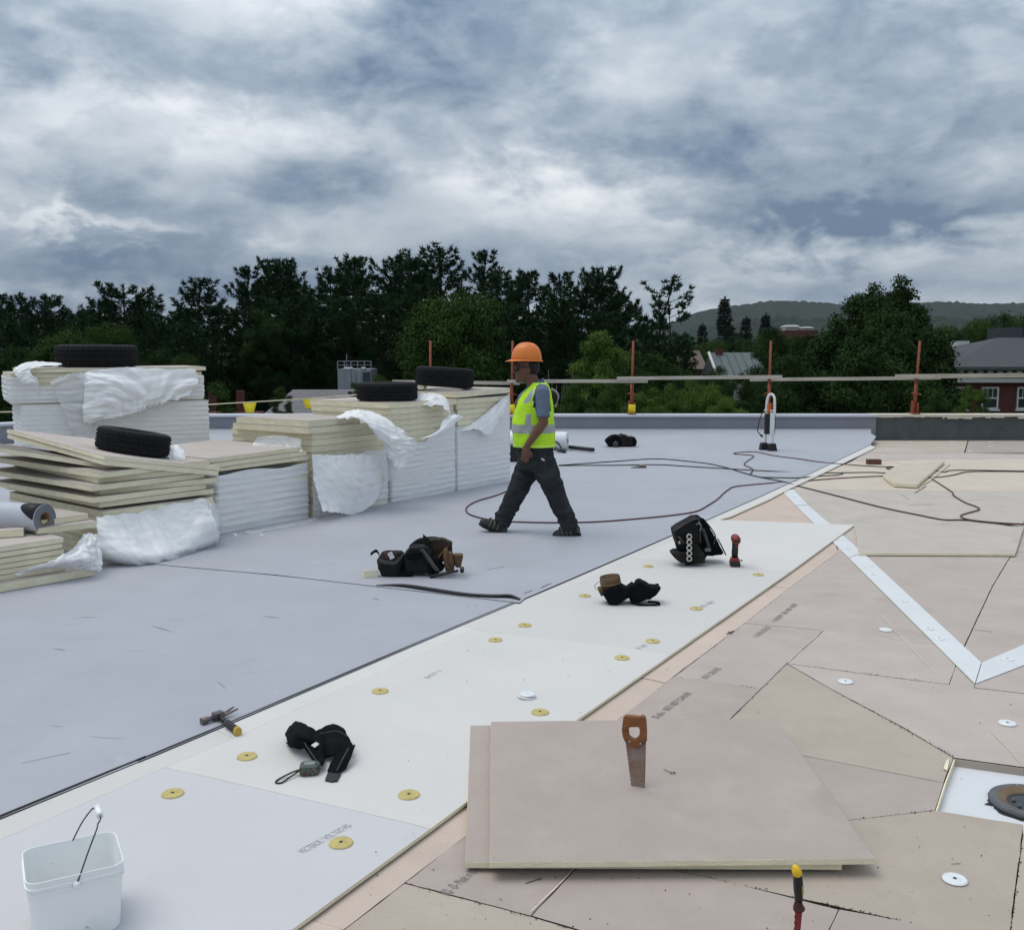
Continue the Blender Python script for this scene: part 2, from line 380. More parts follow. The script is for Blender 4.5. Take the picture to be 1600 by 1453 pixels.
A_LINE = [(0, 1278), (240, 1180), (522, 1061), (712, 980), (880, 910), (1051, 836), (1179, 780), (1282, 732.5), (1360, 695)]
TAN_PIECES = {
 'P1a': ([(1305, 818), (1335, 820), (1330, 850), (1310, 862), (1234, 918), (1208, 916), (1140, 912)], m_pink),
 'P1b': ([(1140, 912), (1208, 916), (1234, 918), (1164, 973), (1158, 978), (1116, 977), (1040, 970)], m_pink),
 'P1c': ([(1040, 970), (1116, 977), (1158, 978), (1053, 1056), (1040, 1067), (1020, 1062), (930, 1045)], m_pink),
 'P1d': ([(930, 1045), (1020, 1062), (1040, 1067), (632, 1378), (537, 1451), (430, 1420)], m_pink),
 'P1e': ([(430, 1420), (537, 1451), (200, 1707), (60, 1900), (-300, 1900), (-100, 1760)], m_pink),
 'Q1': ([(1310, 862), (1330, 862), (1481, 1008), (1428, 1003), (1284, 984), (1164, 973), (1234, 918)], m_tan),
 'Q2': ([(1164, 973), (1287, 984), (1229, 1036), (1190, 1075), (1053, 1056)], m_tan),
 'Q3a': ([(1287, 984), (1428, 1003), (1481, 1008), (1498, 1026), (1483, 1069), (1442, 1064), (1229, 1036)], m_tan),
 'Q3b': ([(1498, 1026), (1528, 1053), (1522, 1074), (1483, 1069)], m_tan),
 'Q4': ([(1053, 1056), (1190, 1075), (1144, 1120), (901, 1355), (830, 1430), (632, 1378)], m_tan),
 'Q5': ([(632, 1378), (830, 1430), (904, 1452), (1250, 1546), (1250, 1900), (60, 1900), (200, 1707), (537, 1451)], m_tan_grey),
 'Q6': ([(1229, 1036), (1306, 1080), (1403, 1131), (1490, 1183), (1475, 1222), (1337, 1195), (1108, 1152), (1144, 1120)], m_tan_grey),
 'Q7': ([(1229, 1036), (1442, 1064), (1483, 1069), (1522, 1074), (1600, 1083), (1800, 1107), (1800, 1225), (1600, 1198), (1490, 1183), (1403, 1131), (1306, 1080)], m_tan),
 'Q7b': ([(1528, 1053), (1600, 1024), (1750, 964), (1900, 905), (1900, 1119), (1800, 1107), (1600, 1083), (1522, 1074)], m_tan),
 'Q8': ([(1108, 1152), (1337, 1195), (1475, 1222), (1461, 1265), (1327, 1280), (938, 1320)], m_tan),
 'Q9': ([(938, 1320), (1327, 1280), (1461, 1265), (1600, 1287), (1579, 1453), (1570, 1480), (1480, 1455), (1411, 1438), (1180, 1387), (930, 1330)], m_tan_grey),
 'Q10': ([(930, 1330), (1180, 1387), (1311, 1420), (1295, 1453), (1250, 1546), (904, 1452), (830, 1430), (901, 1355)], m_tan),
 'Q11': ([(1311, 1420), (1411, 1438), (1480, 1455), (1570, 1480), (1560, 1900), (1250, 1900), (1250, 1546), (1295, 1453)], m_tan),
 'Q12': ([(1600, 1287), (1800, 1316), (1900, 1330), (1900, 1900), (1560, 1900), (1570, 1480), (1579, 1453)], m_tan_grey),
 'Q13': ([(1800, 1107), (1900, 1119), (2300, 1167), (2300, 1390), (1900, 1330), (1800, 1316), (1800, 1225)], m_tan),
 'R1': ([(1330, 862), (1583, 862), (1550, 917), (1506, 1011), (1498, 1026), (1481, 1008)], m_tan),
 'R2': ([(1583, 862), (1900, 864), (1900, 905), (1750, 964), (1600, 1024), (1528, 1053), (1498, 1026), (1506, 1011), (1550, 917)], m_tan),
 'R3': ([(1287, 820), (1420, 820), (1598, 818), (1583, 862), (1330, 862)], m_tan_grey),
 'R4': ([(1598, 818), (1900, 816), (1900, 864), (1583, 862)], m_tan),
 'R5': ([(1230, 767), (1236, 764), (1430, 766), (1625, 768), (1598, 818), (1420, 820), (1287, 820)], m_tan_grey),
 'R5b': ([(1236, 764), (1284, 740), (1330, 721), (1470, 717), (1660, 716), (1625, 768), (1430, 766)], m_cream),
 'R6': ([(1330, 721), (1362, 701), (1422, 700.5), (1447, 707), (1507, 707.5), (1660, 710), (1660, 716), (1470, 717)], m_tan),
 'R7': ([(1660, 710), (1990, 712), (1990, 816), (1598, 818), (1625, 768), (1660, 716)], m_tan),
 'PT': ([(1100, 822), (1202, 779), (1230, 767), (1287, 820), (1330, 862), (1305, 818), (1200, 850)], m_pink),
}
for k, (px, mt) in TAN_PIECES.items():
    if k == 'PT': px = [(1100, 822), (1202, 779), (1230, 767), (1287, 820), (1303, 818), (1200, 860)]
    if k == 'P1a': px = [(1303, 818), (1287, 820), (1330, 862), (1310, 862), (1234, 918), (1208, 916), (1140, 912), (1200, 860)]
    if k.startswith('R') and mt is m_tan_grey: mt = m_tan_far
    if k in ('Q4', 'Q10', 'Q11', 'Q8'): mt = m_tan_near
    rag = k in ('Q6', 'Q7', 'Q3a', 'Q9', 'Q10', 'Q5', 'Q4', 'Q2')
    far = k.startswith('R')
    piece('deck_board', px, -0.05, rnd.uniform(-0.0025, 0.0005), mt, 0.0021 if rag else (0.0026 if far else 0.0013), 0.0026 if rag else 0.0010, side=m_dirt)
# sloping boards down to the parapet foot
def slope_piece(a, b, zf, mt):
    mb = MB(); x0, x1, xb0, xb1 = a[0], a[1], b[0], b[1]
    mb.grid([[V((x0, zf[0], -0.004)), V((x1, zf[0], -0.004))], [V((xb0, 20.0, -0.145)), V((xb1, 20.0, -0.145))]], 0, False)
    return mb.build('deck_board', mt, roof, solid=0.012)
y_c = G(1507, 707.5).y
slope_piece((4.9, 7.40), (6.6, 9.22), (y_c,), m_tan_grey)
slope_piece((7.41, 13.0), (9.24, 15.5), (y_c - 0.02,), pm('brown_tan_facer', (0.36, 0.315, 0.28), 0.9, 0.12, 2.0, 0.1, 150))  # second piece in a darker, browner tan

# recessed drain sump
SZ = -0.035
sp = [G(x, y).xy for x, y in [(1490, 1183), (1600, 1198), (1800, 1225), (1800, 1316), (1600, 1287), (1461, 1265), (1475, 1222)]]
MB().prism([(p.x, p.y) for p in inset(sp, -0.03)], -0.052+0.004, SZ, 0).build('sump_sheet', pm('white_sump_sheet', (0.64, 0.65, 0.67), 0.5, 0.03, 3, spots=[(40, 0.7, 0.04, (0.3, 0.3, 0.3), 0.5)]), roof)

sw = inset(sp, 0.001); si = inset(sp, 0.006); n_ = len(sw)
for i in (5, 6, 0):
    a_, b_, c_2, d_ = sw[i], sw[(i+1) % n_], si[(i+1) % n_], si[i]
    MB().prism([tuple(a_), tuple(b_), tuple(c_2), tuple(d_)], SZ-.002, -0.005, 0).build('sump_edge', m_tan_grey if i == 5 else m_foam, roof)
# white strips laid over the valley joints
def flat(name, px, z0, z1, mat, parent=None, zlev=0.0, solidm=None):
    return MB().prism([tuple(G(x, y, zlev).xy) for x, y in px], z0, z1, 0).build(name, mat, parent or roof)
flat('valley_strip', [(1222, 768), (1239, 765), (1262, 789), (1243, 790)], 0.002, 0.0052, m_strip)
flat('valley_strip', [(1243.6, 790.6), (1262.6, 789.6), (1348, 864), (1326, 872)], 0.002, 0.0048, m_strip)
flat('valley_strip', [(1326.6, 872.6), (1348.6, 864.6), (1533, 1036), (1523, 1069)], 0.002, 0.0052, m_strip)
flat('valley_strip', [(1524.5, 1069), (1534.5, 1036), (1600, 1008), (1760, 940), (1760, 972), (1600, 1040)], 0.002, 0.0052, m_strip)

# white cover boards
WZ0, WZ1 = 0.0065, 0.019
S_ = lambda x: None
def lerp2(a, b, t): return (a[0]+(b[0]-a[0])*t, a[1]+(b[1]-a[1])*t)
WHITE = [
 ([(257, 1199), (310, 1210), (640, 1286), (672, 1295), (455, 1453), (60, 1748), (-700, 1748), (0, 1312), (120, 1260)], m_lav_board),
 ([(257, 1199), (365, 1153), (550, 1069), (740, 984), (787, 990), (885, 999), (1049, 1022), (905, 1122), (730, 1252), (672, 1295), (640, 1286), (310, 1210)], m_white_board),
 ([(740, 984), (780, 966), (888, 919), (992, 872), (1224, 892), (1236, 892), (1049, 1022), (885, 999), (787, 990)], m_white_board),
 ([(992, 872), (1122, 812), (1335, 820), (1236, 892), (1224, 892)], m_white_board),
]
for px, mt in WHITE:
    piece('cover_board', px, WZ0, WZ1 + rnd.uniform(-0.0004, 0.0004), mt, 0.0009, 0.0004, zlev=WZ1)
strip_r = [(-700, 1748), (0, 1312), (120, 1260), (257, 1199), (365, 1153), (550, 1069), (740, 984), (888, 919), (992, 872), (1122, 812)]
def left_of(px, d):
    return (px[0]-d*0.9, px[1]-d*0.42)
for a, b in ((0, 4), (4, 6), (6, 9)):
    seg = strip_r[a:b+1]
    px = seg + [left_of(p, 46) for p in seg[::-1]]
    piece('cover_board', px, WZ0, WZ1 - 0.0003, m_white_board, 0.0010, 0.0004, zlev=WZ1)
seg = [(1122, 812), (1141, 807), (1202, 780), (1228, 766), (1284, 740), (1368, 699)]
piece('cover_board', seg + [left_of(p, 34 - 4*i) for i, p in enumerate(seg)][::-1], WZ0, WZ1 - 0.0003, m_white_board, 0.001, 0.0004, zlev=WZ1)

# grey membrane: two sheets, the farther one lapped over the nearer
MZ = 0.0205
aw = [G(x, y, MZ+.002).xy for x, y in A_LINE]
d0 = (aw[0]-aw[2]).normalized()
start = aw[0] + d0*6
lap_l, lap_r = G(275, 884, MZ).xy, G(812, 940, MZ).xy
far_left = lap_l + (lap_l-lap_r)*3.85
def membrane(name, poly, z, th=0.0022):
    return MB().prism([tuple(p) for p in poly], z, z+th, 1, 0).build(name, [m_membrane, m_black_edge], roof)
i_cut = 4     # the lap meets the edge between these points
near = [start] + aw[:i_cut-0] 
edge_cut = G(815, 938, MZ).xy
membrane('membrane_sheet', [start] + aw[:4] + [edge_cut, lap_l, far_left, V((-14.1, 11.2)), V((-14.1, -7.9)), V((start.x, -7.9))], MZ)
membrane('membrane_sheet', [edge_cut + V((.02,.03))] + aw[4:] + [V((7.0, 19.0)), V((-7.75, 19.0)), V((-13.0, 12.55)), far_left + V((0, -.05)), lap_l + V((.02, -.04)), G(430, 899, MZ).xy, G(590, 917.5, MZ).xy, lap_r + V((0, -.05))], MZ+0.0042)
# cant where the membrane turns up to the parapet
mb = MB(); 
mb.grid([[V((-7.6, 18.95, MZ+.0066)), V((6.98, 18.95, MZ+.0066))], [V((-7.3, 19.55, 0.035)), V((7.1, 19.55, 0.035))], [V((-7.1, 19.985, 0.10)), V((7.25, 19.985, 0.10))]], 0, True)
mb.build('membrane_cant', m_membrane, roof)
# the loose lap edge, curled up with its black underside showing
path = [(588, 916), (625, 918), (665, 924), (700, 929), (735, 933), (770, 935), (795, 935.5), (812, 939)]
lift_ = [0.004, 0.014, 0.017, 0.015, 0.016, 0.015, 0.02, 0.006]; wid = [.01, .05, .06, .055, .05, .055, .06, .02]
rows = [[], [], []]
for (x, y), h, wd in zip(path, lift_, wid):
    p = G(x, y, MZ); rows[0].append(p + V((0.01, wd*1.6, 0.0065))); rows[1].append(p + V((0, wd*.3, 0.006+h*.6))); rows[2].append(p + V((0, -0.012, 0.004+h)))
sm = [spline(r, 5) for r in rows]
MB().grid(sm, 0).build('membrane_flap', m_black_edge, roof, solid=0.0022)
# lifted black edge along the near membrane side
ed = []
pts = spline([start.to_3d()] + [a.to_3d() for a in aw[:6]], 5)
rows = [[], []]
for i, p in enumerate(pts):
    h = 0.0008 + 0.004*max(0, noise.noise(V((p.x*1.3, p.y*1.3, 2.0)))) + (0.0015 if p.y < 4.2 else 0)
    rows[0].append(V((p.x-.012, p.y+.008, MZ+.0035+h))); rows[1].append(V((p.x+.004, p.y-.003, MZ-0.001)))
MB().grid(rows, 0).build('membrane_edge', m_black_edge, roof)

# printed lines on the boards
def printed(txt, px_a, px_b, size, z, mat, name='printed_text'):
    a, b = G(*px_a, z), G(*px_b, z)
    cu = bpy.data.curves.new(name, 'FONT'); cu.body = txt; cu.size = size; cu.space_character = 1.05
    o = bpy.data.objects.new(name, cu); COL.objects.link(o); cu.materials.append(mat)
    dg = bpy.context.evaluated_depsgraph_get(); me = bpy.data.meshes.new_from_object(o.evaluated_get(dg))
    bpy.data.objects.remove(o); wd = max(v.co.x for v in me.vertices) - min(v.co.x for v in me.vertices)
    q = bpy.data.objects.new(name, me); COL.objects.link(q); q.parent = roof
    q.location = (a.x, a.y, z); q.rotation_euler = (0, 0, math.atan2(b.y-a.y, b.x-a.x)); s = (b-a).length/wd; q.scale = (s, s*size/(size*s) if s else 1, 1)
    return q
printed('VECTEROE / VOL TOO MG', (474, 1333), (551, 1290), 0.045, WZ1+.001, m_ink_pale)
printed('F. 202 007', (1090, 953), (1119, 940), 0.055, WZ1+.001, m_ink_pale)
printed('8 107', (1000, 1014), (1014, 1008), 0.05, WZ1+.001, m_ink_pale)
printed('EQ  -D- Made in USA', (700, 1398), (751, 1357), 0.05, 0.0016, m_ink)
printed('Dubs  003 007 CAN/B', (1028, 1122), (1081, 1083), 0.05, 0.0016, m_ink)
printed('003 2007B', (1104, 1060), (1128, 1044), 0.05, 0.0016, m_ink)
printed('LUX003 002 007', (1184, 995), (1206, 979), 0.05, 0.0016, m_ink)
printed('11039 20 00 007', (1212, 972), (1247, 944), 0.05, 0.0016, m_ink)
printed('0071', (668, 1060), (690, 1049), 0.04, WZ1+.001, m_ink_pale)

def mark(a, b, wd, mat, z=0.0012, name='scored_line'):
    p, q = G(*a, z), G(*b, z); n = (q-p).cross(V((0,0,1))).normalized()
    k = max(2, int((q-p).length/0.05)); r0, r1 = [], []
    for i in range(k+1):
        s = p.lerp(q, i/k); ww = wd*(.6+.6*abs(noise.noise(s*17))); s = s + n*wd*.8*noise.noise(s*9)
        r0.append(s+n*ww*.5); r1.append(s-n*ww*.5)
    return MB().grid([r0, r1]).build(name, mat, roof)
mark((1287, 983), (1229, 1035), 0.006, m_score, 0.0045)
mark((901, 1353), (830, 1424), 0.005, m_score, 0.0045)
mark((1546, 1139), (1600, 1196), 0.004, m_score, 0.003)
mark((1370, 955), (1460, 1050), 0.006, m_score, 0.0016)
mark((821, 1379), (846, 1371), 0.006, m_pencil); mark((1486, 1349), (1501, 1348), 0.004, m_pencil)
mark((1522, 983), (1551, 987), 0.006, m_pencil); mark((1430, 770), (1447, 759), 0.02, m_pencil)
mark((1420, 789), (1460, 788), 0.012, m_pencil); mark((1500, 716), (1540, 717), 0.014, m_pencil)
mark((1500, 832), (1530, 846), 0.008, pm('soft_pencil', (0.3, 0.25, 0.23), .9)); mark((1408, 772), (1421, 780), 0.01, pm('soft_pencil', (0.3, 0.25, 0.23)))
mark((1134, 990), (1146, 985), 0.02, m_pencil); mark((1138, 986), (1144, 990), 0.012, m_pencil)
mark((34, 1192), (110, 1176), 0.008, pm('membrane_scuff', (0.30, 0.31, 0.35), .6), MZ+.003)
mark((760, 890), (790, 884), 0.02, pm('membrane_scuff', (0.30, 0.31, 0.35)), MZ+.008); mark((820, 927), (832, 922), 0.012, m_pencil, MZ+.008)
sm_ = MB(); sr = random.Random(77)
for i in range(70):                                   # faint scuffs and drag marks
    x, y = sr.uniform(0, 1150), sr.uniform(720, 1250)
    if y > 1278 - x*.43 - 40 or (y < 900 and x < 620): continue
    p = G(x, y, MZ+.0072); q = sr.random()*6.28; L_ = sr.uniform(.03, .22); wd = sr.uniform(.0015, .006); bend = sr.uniform(-.5, .5)
    r0, r1 = [], []
    for k in range(6):
        t = k/5; a_ = q + bend*t; c = p + V((math.cos(a_), math.sin(a_), 0))*L_*t; nn = V((-math.sin(a_), math.cos(a_), 0))*wd*math.sin(math.pi*(t*.9+.05))
        r0.append(c+nn); r1.append(c-nn)
    sm_.grid([r0, r1], i % 3 == 0)
o_s = sm_.build('scuff_marks', [pm('pale_scuff', (.43, .44, .475), .7), pm('dark_scuff', (.405, .415, .452), .7)], roof); o_s['kind'] = 'stuff'
mark((844, 918), (860, 911), 0.012, m_pencil, MZ+.008)

# dirt packed in the ragged joints
grit = MB(); gr = random.Random(3)
for a, b, n in [((1229, 1037), (1144, 1120), 60), ((1229, 1036), (1442, 1064), 70), ((1306, 1080), (1490, 1181), 130), ((632, 1378), (904, 1452), 60), ((1006, 1347), (1411, 1438), 70),
             ((1327, 1280), (1461, 1265), 26), ((1308, 863), (1020, 1081), 40), ((1599, 1303), (1579, 1453), 50), ((1506, 1011), (1550, 917), 24), ((1053, 1056), (1190, 1075), 12)]:
    for i in range(n):
        t = gr.random()**0.8; p = G(a[0]+(b[0]-a[0])*t + gr.gauss(0, 1.0), a[1]+(b[1]-a[1])*t + gr.gauss(0, 0.9), 0.001)
        s = gr.uniform(0.001, 0.004); q = gr.random()*6
        grit.add([p+V((math.cos(q+k*2.1)*s*gr.uniform(.5, 1.6), math.sin(q+k*2.1)*s, 0)) for k in range(3)] + [p+V((0,0,s*.8))], [[0,1,3],[1,2,3],[2,0,3]], 0)
o = grit.build('joint_dirt', m_dirt); tag(o, 'dark dirt and foam crumbs packed along the board joints', 'dirt', kind='stuff')
crumb = MB()
for i in range(420):
    x, y = gr.uniform(560, 1600), gr.uniform(700, 1453)
    if y < 760 and gr.random() < .8: continue
    p = G(x, y, 0.022 if False else 0.001)
    wline = 1453 + (x-455)*-0.72
    if y < wline: p = G(x, y, 0.0275)
    s = gr.uniform(0.001, 0.0032)*(1 + p.y*.05); q = gr.random()*6
    crumb.add([p+V((math.cos(q+k*2.1)*s*gr.uniform(.5, 1.7), math.sin(q+k*2.1)*s, 0)) for k in range(3)] + [p+V((0,0,s))], [[0,1,3],[1,2,3],[2,0,3]], 0 if gr.random() < .55 else 1)
o = crumb.build('foam_crumbs', [pm('pale_crumb', (0.7, 0.66, 0.56), .9), m_pencil]); tag(o, 'tiny pale and dark scraps scattered over the roof', 'crumbs', kind='stuff')

# fastener plates screwed through the boards
def plate_mesh(mat, hole=True, name='fastener_plate'):
    mb = MB().lathe([(0.0, 0.0035), (0.006, 0.0035), (0.0065, 0.006), (0.014, 0.0062), (0.017, 0.0035), (0.028, 0.004), (0.0355, 0.0055), (0.038, 0.0005)], 28, 0)
    if hole: mb.lathe([(0.0, 0.0068), (0.0035, 0.0069), (0.0055, 0.0064), (0.0056, 0.003)], 12, 1)
    return mesh_of(mb, name, [mat, m_hole])
pl_y, pl_w, pl_n = plate_mesh(m_yplate), plate_mesh(m_plate), plate_mesh(m_plate, False)
for x, y in [(386, 1182), (270, 1240), (639, 1242), (533, 1317), (594, 1080), (844, 1113), (972, 1028), (774, 1000), (820, 977), (1020, 1002), (914, 931), (1088, 951), (1013, 885), (1185, 898)]:
    p = G(x, y, WZ1+.001); child('fastener_plate', pl_y, roof, p, (0, 0, rnd.random()*6), (1.08, 1.08, 1))
for x, y, me in [(1321, 1065, pl_w), (1574, 1130, pl_w), (1492, 1374, pl_w), (1384, 984, pl_n), (1388, 703, pl_n), (1380, 713, pl_n), (1411, 724, pl_n), (1516, 705, pl_n)]:
    child('fastener_plate', me, roof, G(x, y, 0.001), (0, 0, rnd.random()*6))
for x, y in [(1323, 857), (1357, 884), (1363, 897.5), (1410, 939), (1450, 982.5), (1467, 998), (1574, 1030), (1240, 776), (1251, 784)]:
    child('fastener_plate', pl_w, roof, G(x, y, 0.0055), (0, 0, rnd.random()*6), (0.9, 0.9, 1))
for x, y in [(7.75, 19.2), (8.6, 19.3), (8.62, 17.8), (9.3, 19.2), (9.35, 17.9), (10.1, 18.6), (11.5, 18.9)]:
    child('fastener_plate', pl_n, roof, (x, y, -0.004-0.141*(y-y_c)/(20-y_c)+.009), (R(-2), 0, 0), (1.3, 1.3, 1))

# ------------------------------------------------------------------ parapets
m_par_dark = pm('dark_bare_parapet', (0.085, 0.098, 0.10), 0.8, 0.18, 3, 0.3, 40, spots=[(5, .62, .1, (.06, .07, .07), .6)])
m_par_grey = pm('parapet_membrane', (0.235, 0.24, 0.275), 0.5, 0.06, 2, 0.1, 30, spec=.35)
m_cop = pm('pale_coping', (0.50, 0.515, 0.56), 0.5, 0.05, 2)
m_block = pm('wood_blocking', (0.60, 0.55, 0.44), 0.8, 0.16, 5, 0.2, 60, stretch=(.3, 3, 1))
PX = 7.32        # where the finished membrane on the parapet ends
par = thing('parapet_wall', 'low parapet along the far roof edge, grey membrane then bare dark face', 'parapet', (0, 20, 0))
MB().box((0.2, 0.19, -0.3), (14.3, 0.38, 1.28), 0).build('membrane_face', m_par_grey, par)
MB().box((0.2, 0.17, 0.355), (14.34, 0.46, 0.05), 0).build('coping', m_cop, par, bevel=0.012)
MB().box((PX + 9.2, 0.2, -0.3), (18.4, 0.36, 1.27), 0).build('bare_face', m_par_dark, par)
mb = MB(); x = PX
rg = random.Random(5)
while x < PX + 18.3:                            # torn lower edge of the blocking
    wd = rg.uniform(.03, .16); d = rg.uniform(0.0, 0.05) * (1 if x > 8.4 else .4)
    mb.box((x+wd/2, 0.19, 0.362-d/2), (wd-.0005, 0.44, 0.04+d), 0); x += wd
mb.build('wood_blocking', m_block, par)
for x in [7.75, 8.05, 8.75, 9.45, 9.85, 10.35, 10.75, 11.6]:
    child('fastener_plate', pl_n, par, (x, .1, 0.3825), (0, 0, 0), (1.7, 1.7, 1))
for i in range(16):
    child('screw_head', pl_n, par, (7.9 + i*.33, 0.0195, 0.12), (R(90), 0, 0), (.35, .35, .6)).data = mesh_of(MB().lathe([(0, .006), (.03, .004), (.038, 0)], 10), 'screw_head', m_hole) if i == 0 else bpy.data.meshes['screw_head']
parl = thing('parapet_wall', 'low grey parapet behind the back-left insulation stacks, angled toward the left', 'parapet', (-6.95, 20, 0), math.atan2(20-11.0, -6.95+14.3))
MB().box((-5.6, 0.2, -0.3), (11.7, 0.36, 1.28), 0).build('membrane_face', m_par_grey, parl)
MB().box((-5.6, 0.2, 0.355), (11.8, 0.44, 0.05), 0).build('coping', m_cop, parl, bevel=0.012)
bl = MB().prism([(-14.6, -8.4), (26.4, -8.4), (26.4, 20.35), (-7.1, 20.35), (-14.6, 11.2)], -10.0, -0.72, 0).build('building_walls', pm('own_building_brick', (0.22, 0.10, 0.07), .85, .2, 4)); tag(bl, kind='structure')
# ------------------------------------------------------------------ insulation stacks
m_film = pm('white_plastic_film', (0.86, 0.86, 0.86), 0.3, 0.03, 6, 0.12, 35, spec=0.5, alpha=0.9)
m_film2 = pm('loose_plastic_film', (0.90, 0.90, 0.90), 0.33, 0.04, 7, 0.25, 30, spec=0.5, alpha=0.88)
m_film3 = pm('clear_plastic_film', (0.76, 0.76, 0.77), 0.3, 0.05, 7, 0.25, 30, spec=0.45, alpha=0.62)
m_board_top = pm('board_facer', (0.46, 0.41, 0.375), 0.85, 0.08, 3.0, 0.1, 200, rand=0.07, spots=[(70, .72, .03, (.05, .04, .03), .5)])
m_board_dark = pm('dark_board_facer', (0.20, 0.175, 0.165), 0.85, 0.1, 4.0, 0.1, 200)  # darker tone of the board facer
m_rubber = pm('tyre_rubber', (0.011, 0.011, 0.0115), 0.75, 0.25, 18, 0.3, 120, spec=0.18)

def crinkle(m, sc=7.0, dist=.035, strength=.75):
    n = m.node_tree.nodes; lk = m.node_tree.links.new; b = n['Principled BSDF']
    t = n.new('ShaderNodeTexCoord'); z = n.new('ShaderNodeTexNoise'); z.noise_type = 'RIDGED_MULTIFRACTAL' if hasattr(z, 'noise_type') else 'FBM'
    z.inputs['Scale'].default_value = sc; z.inputs['Detail'].default_value = 5; z.inputs['Distortion'].default_value = 1.2
    lk(t.outputs['Object'], z.inputs[0]); bp = n.new('ShaderNodeBump'); bp.inputs['Strength'].default_value = strength; bp.inputs['Distance'].default_value = dist
    lk(z.outputs[0], bp.inputs['Height']); lk(bp.outputs[0], b.inputs['Normal'])
crinkle(m_film2, 2.4, .012, .32); crinkle(m_film3, 3.5, .02, .6); crinkle(m_film, 4.0, .008, .5)
_bm = {}
def board_mesh(lx, ly, t, top=None):
    key = (round(lx, 3), round(ly, 3), round(t, 3), top.name if top else '')
    if key not in _bm:
        rr = random.Random(hash(key) % 1000)
        mb = MB(); c = 0.006
        # slightly worn corners and a thin facer layer
        poly = [(c, 0), (lx-c, 0), (lx, c), (lx, ly-c), (lx-c, ly), (c, ly), (0, ly-c), (0, c)]
        mb.prism(poly, 0, t-0.0015, 1, 0)
        mb.prism([(p[0]*1.0, p[1]*1.0) for p in inset(poly, -0.0015)], t-0.0014, t, 0, 0)
        _bm[key] = mesh_of(mb, 'board', [top or m_board_top, m_foam])
    return _bm[key]
def bundle(label, origin, ang, lx, ly, z0, n, t, jit=0.008, gap=0.0012, name='insulation_bundle', rs=1):
    "a stack of n boards; x runs along the face seen in the photo, y goes back"
    b = thing(name, label, 'insulation bundle', (origin[0], origin[1], z0), ang)
    rr = random.Random(rs)
    for i in range(n):
        child('board', board_mesh(lx, ly, t), b, (rr.uniform(-jit, jit), rr.uniform(-jit, jit), i*(t+gap)), (0, 0, rr.uniform(-1, 1)*jit*.8))
    return b
def wrap(b, lx, ly, z0, z1, t, off=0.012, seed=0, faces='lfr', mat=None, ridge=0.006, dens=1.0, gather=0.0, name='plastic_wrap'):
    "film round the left end (l), the long face (f), the right end (r); z1 may be a function of the distance along it"
    r = 0.03; pts = []
    o = off
    if 'l' in faces: pts += [V((-o, ly*.98, 0)), V((-o, ly*.5, 0)), V((-o, .05, 0))]
    pts += [V((-o*.7, -o*.7, 0)), V((.05, -o, 0)), V((lx*.35, -o, 0)), V((lx*.7, -o, 0)), V((lx-.05, -o, 0)), V((lx+o*.7, -o*.7, 0))]
    if 'r' in faces: pts += [V((lx+o, .05, 0)), V((lx+o, ly*.5, 0)), V((lx+o, ly*.98, 0))]
    path = [pts[0]]
    for a, c in zip(pts, pts[1:]):
        k = max(1, int((c-a).length*44*dens))
        for i in range(1, k+1): path.append(a.lerp(c, i/k))
    s = 0; ss = [0]
    for a, c in zip(path, path[1:]): s += (c-a).length; ss.append(s)
    zt_ = max(z1(0.5, V((.5, 0, 0))), z1(0.9, V((.9, 0, 0)))) if callable(z1) else z1
    nz = max(46, int((zt_-z0)/.0095)); rows = []
    for i in range(nz+1):
        row = []
        for j, p in enumerate(path):
            a = path[max(0, j-1)]; c = path[min(len(path)-1, j+1)]; n = (c-a).cross(V((0, 0, 1))).normalized()
            top = z1(ss[j], p) if callable(z1) else z1
            z = z0 + (top-z0)*i/nz
            q = V((ss[j]*1.3+seed*5, z*3, seed))
            m = 0.35 + 0.65*min(1, max(0, .5+1.4*noise.noise(V((ss[j]*2.2+seed, z*1.7, seed*3.0)))))
            rdg = (0.5+0.5*math.cos(2*math.pi*(z/t) + .8*noise.noise(V((ss[j]*1.5, z*2, seed)))))**2
            fine = noise.noise(V((ss[j]*2.4+seed*3, z*52, seed)))
            wr = noise.noise(V((ss[j]*7+z*9, z*14-ss[j]*3, seed+4)))
            d = ridge*m*rdg + 0.007*fine*m + 0.004*wr
            tuck = max(0, 1-(z-z0)/0.05)*-0.008
            row.append(p + n*(d+tuck) + V((0, 0, z)))
        rows.append(row)
    return MB().grid(rows).build(name, mat or m_film, b)
def sheet(ctrl, mat, parent, nu=9, nv=9, amp=0.018, scale=6, seed=1, folds=0.8, edge=0.012, stretch=(1, 1, 1), name='torn_wrap', off=None):
    rows = crumple(patch(ctrl, int(nu*1.7), int(nv*1.7)), amp, scale, seed, stretch, edge, folds)
    inv = parent.matrix_basis.inverted() if parent else Matrix()
    return MB().grid([[inv @ p for p in r] for r in rows]).build(name, mat, parent)

TH = R(54.4); U = V((math.cos(TH), math.sin(TH), 0)); W = V((-math.sin(TH), math.cos(TH), 0))
O1 = V((-2.63, 8.78, 0)); ZB = 0.027
T1 = 0.062
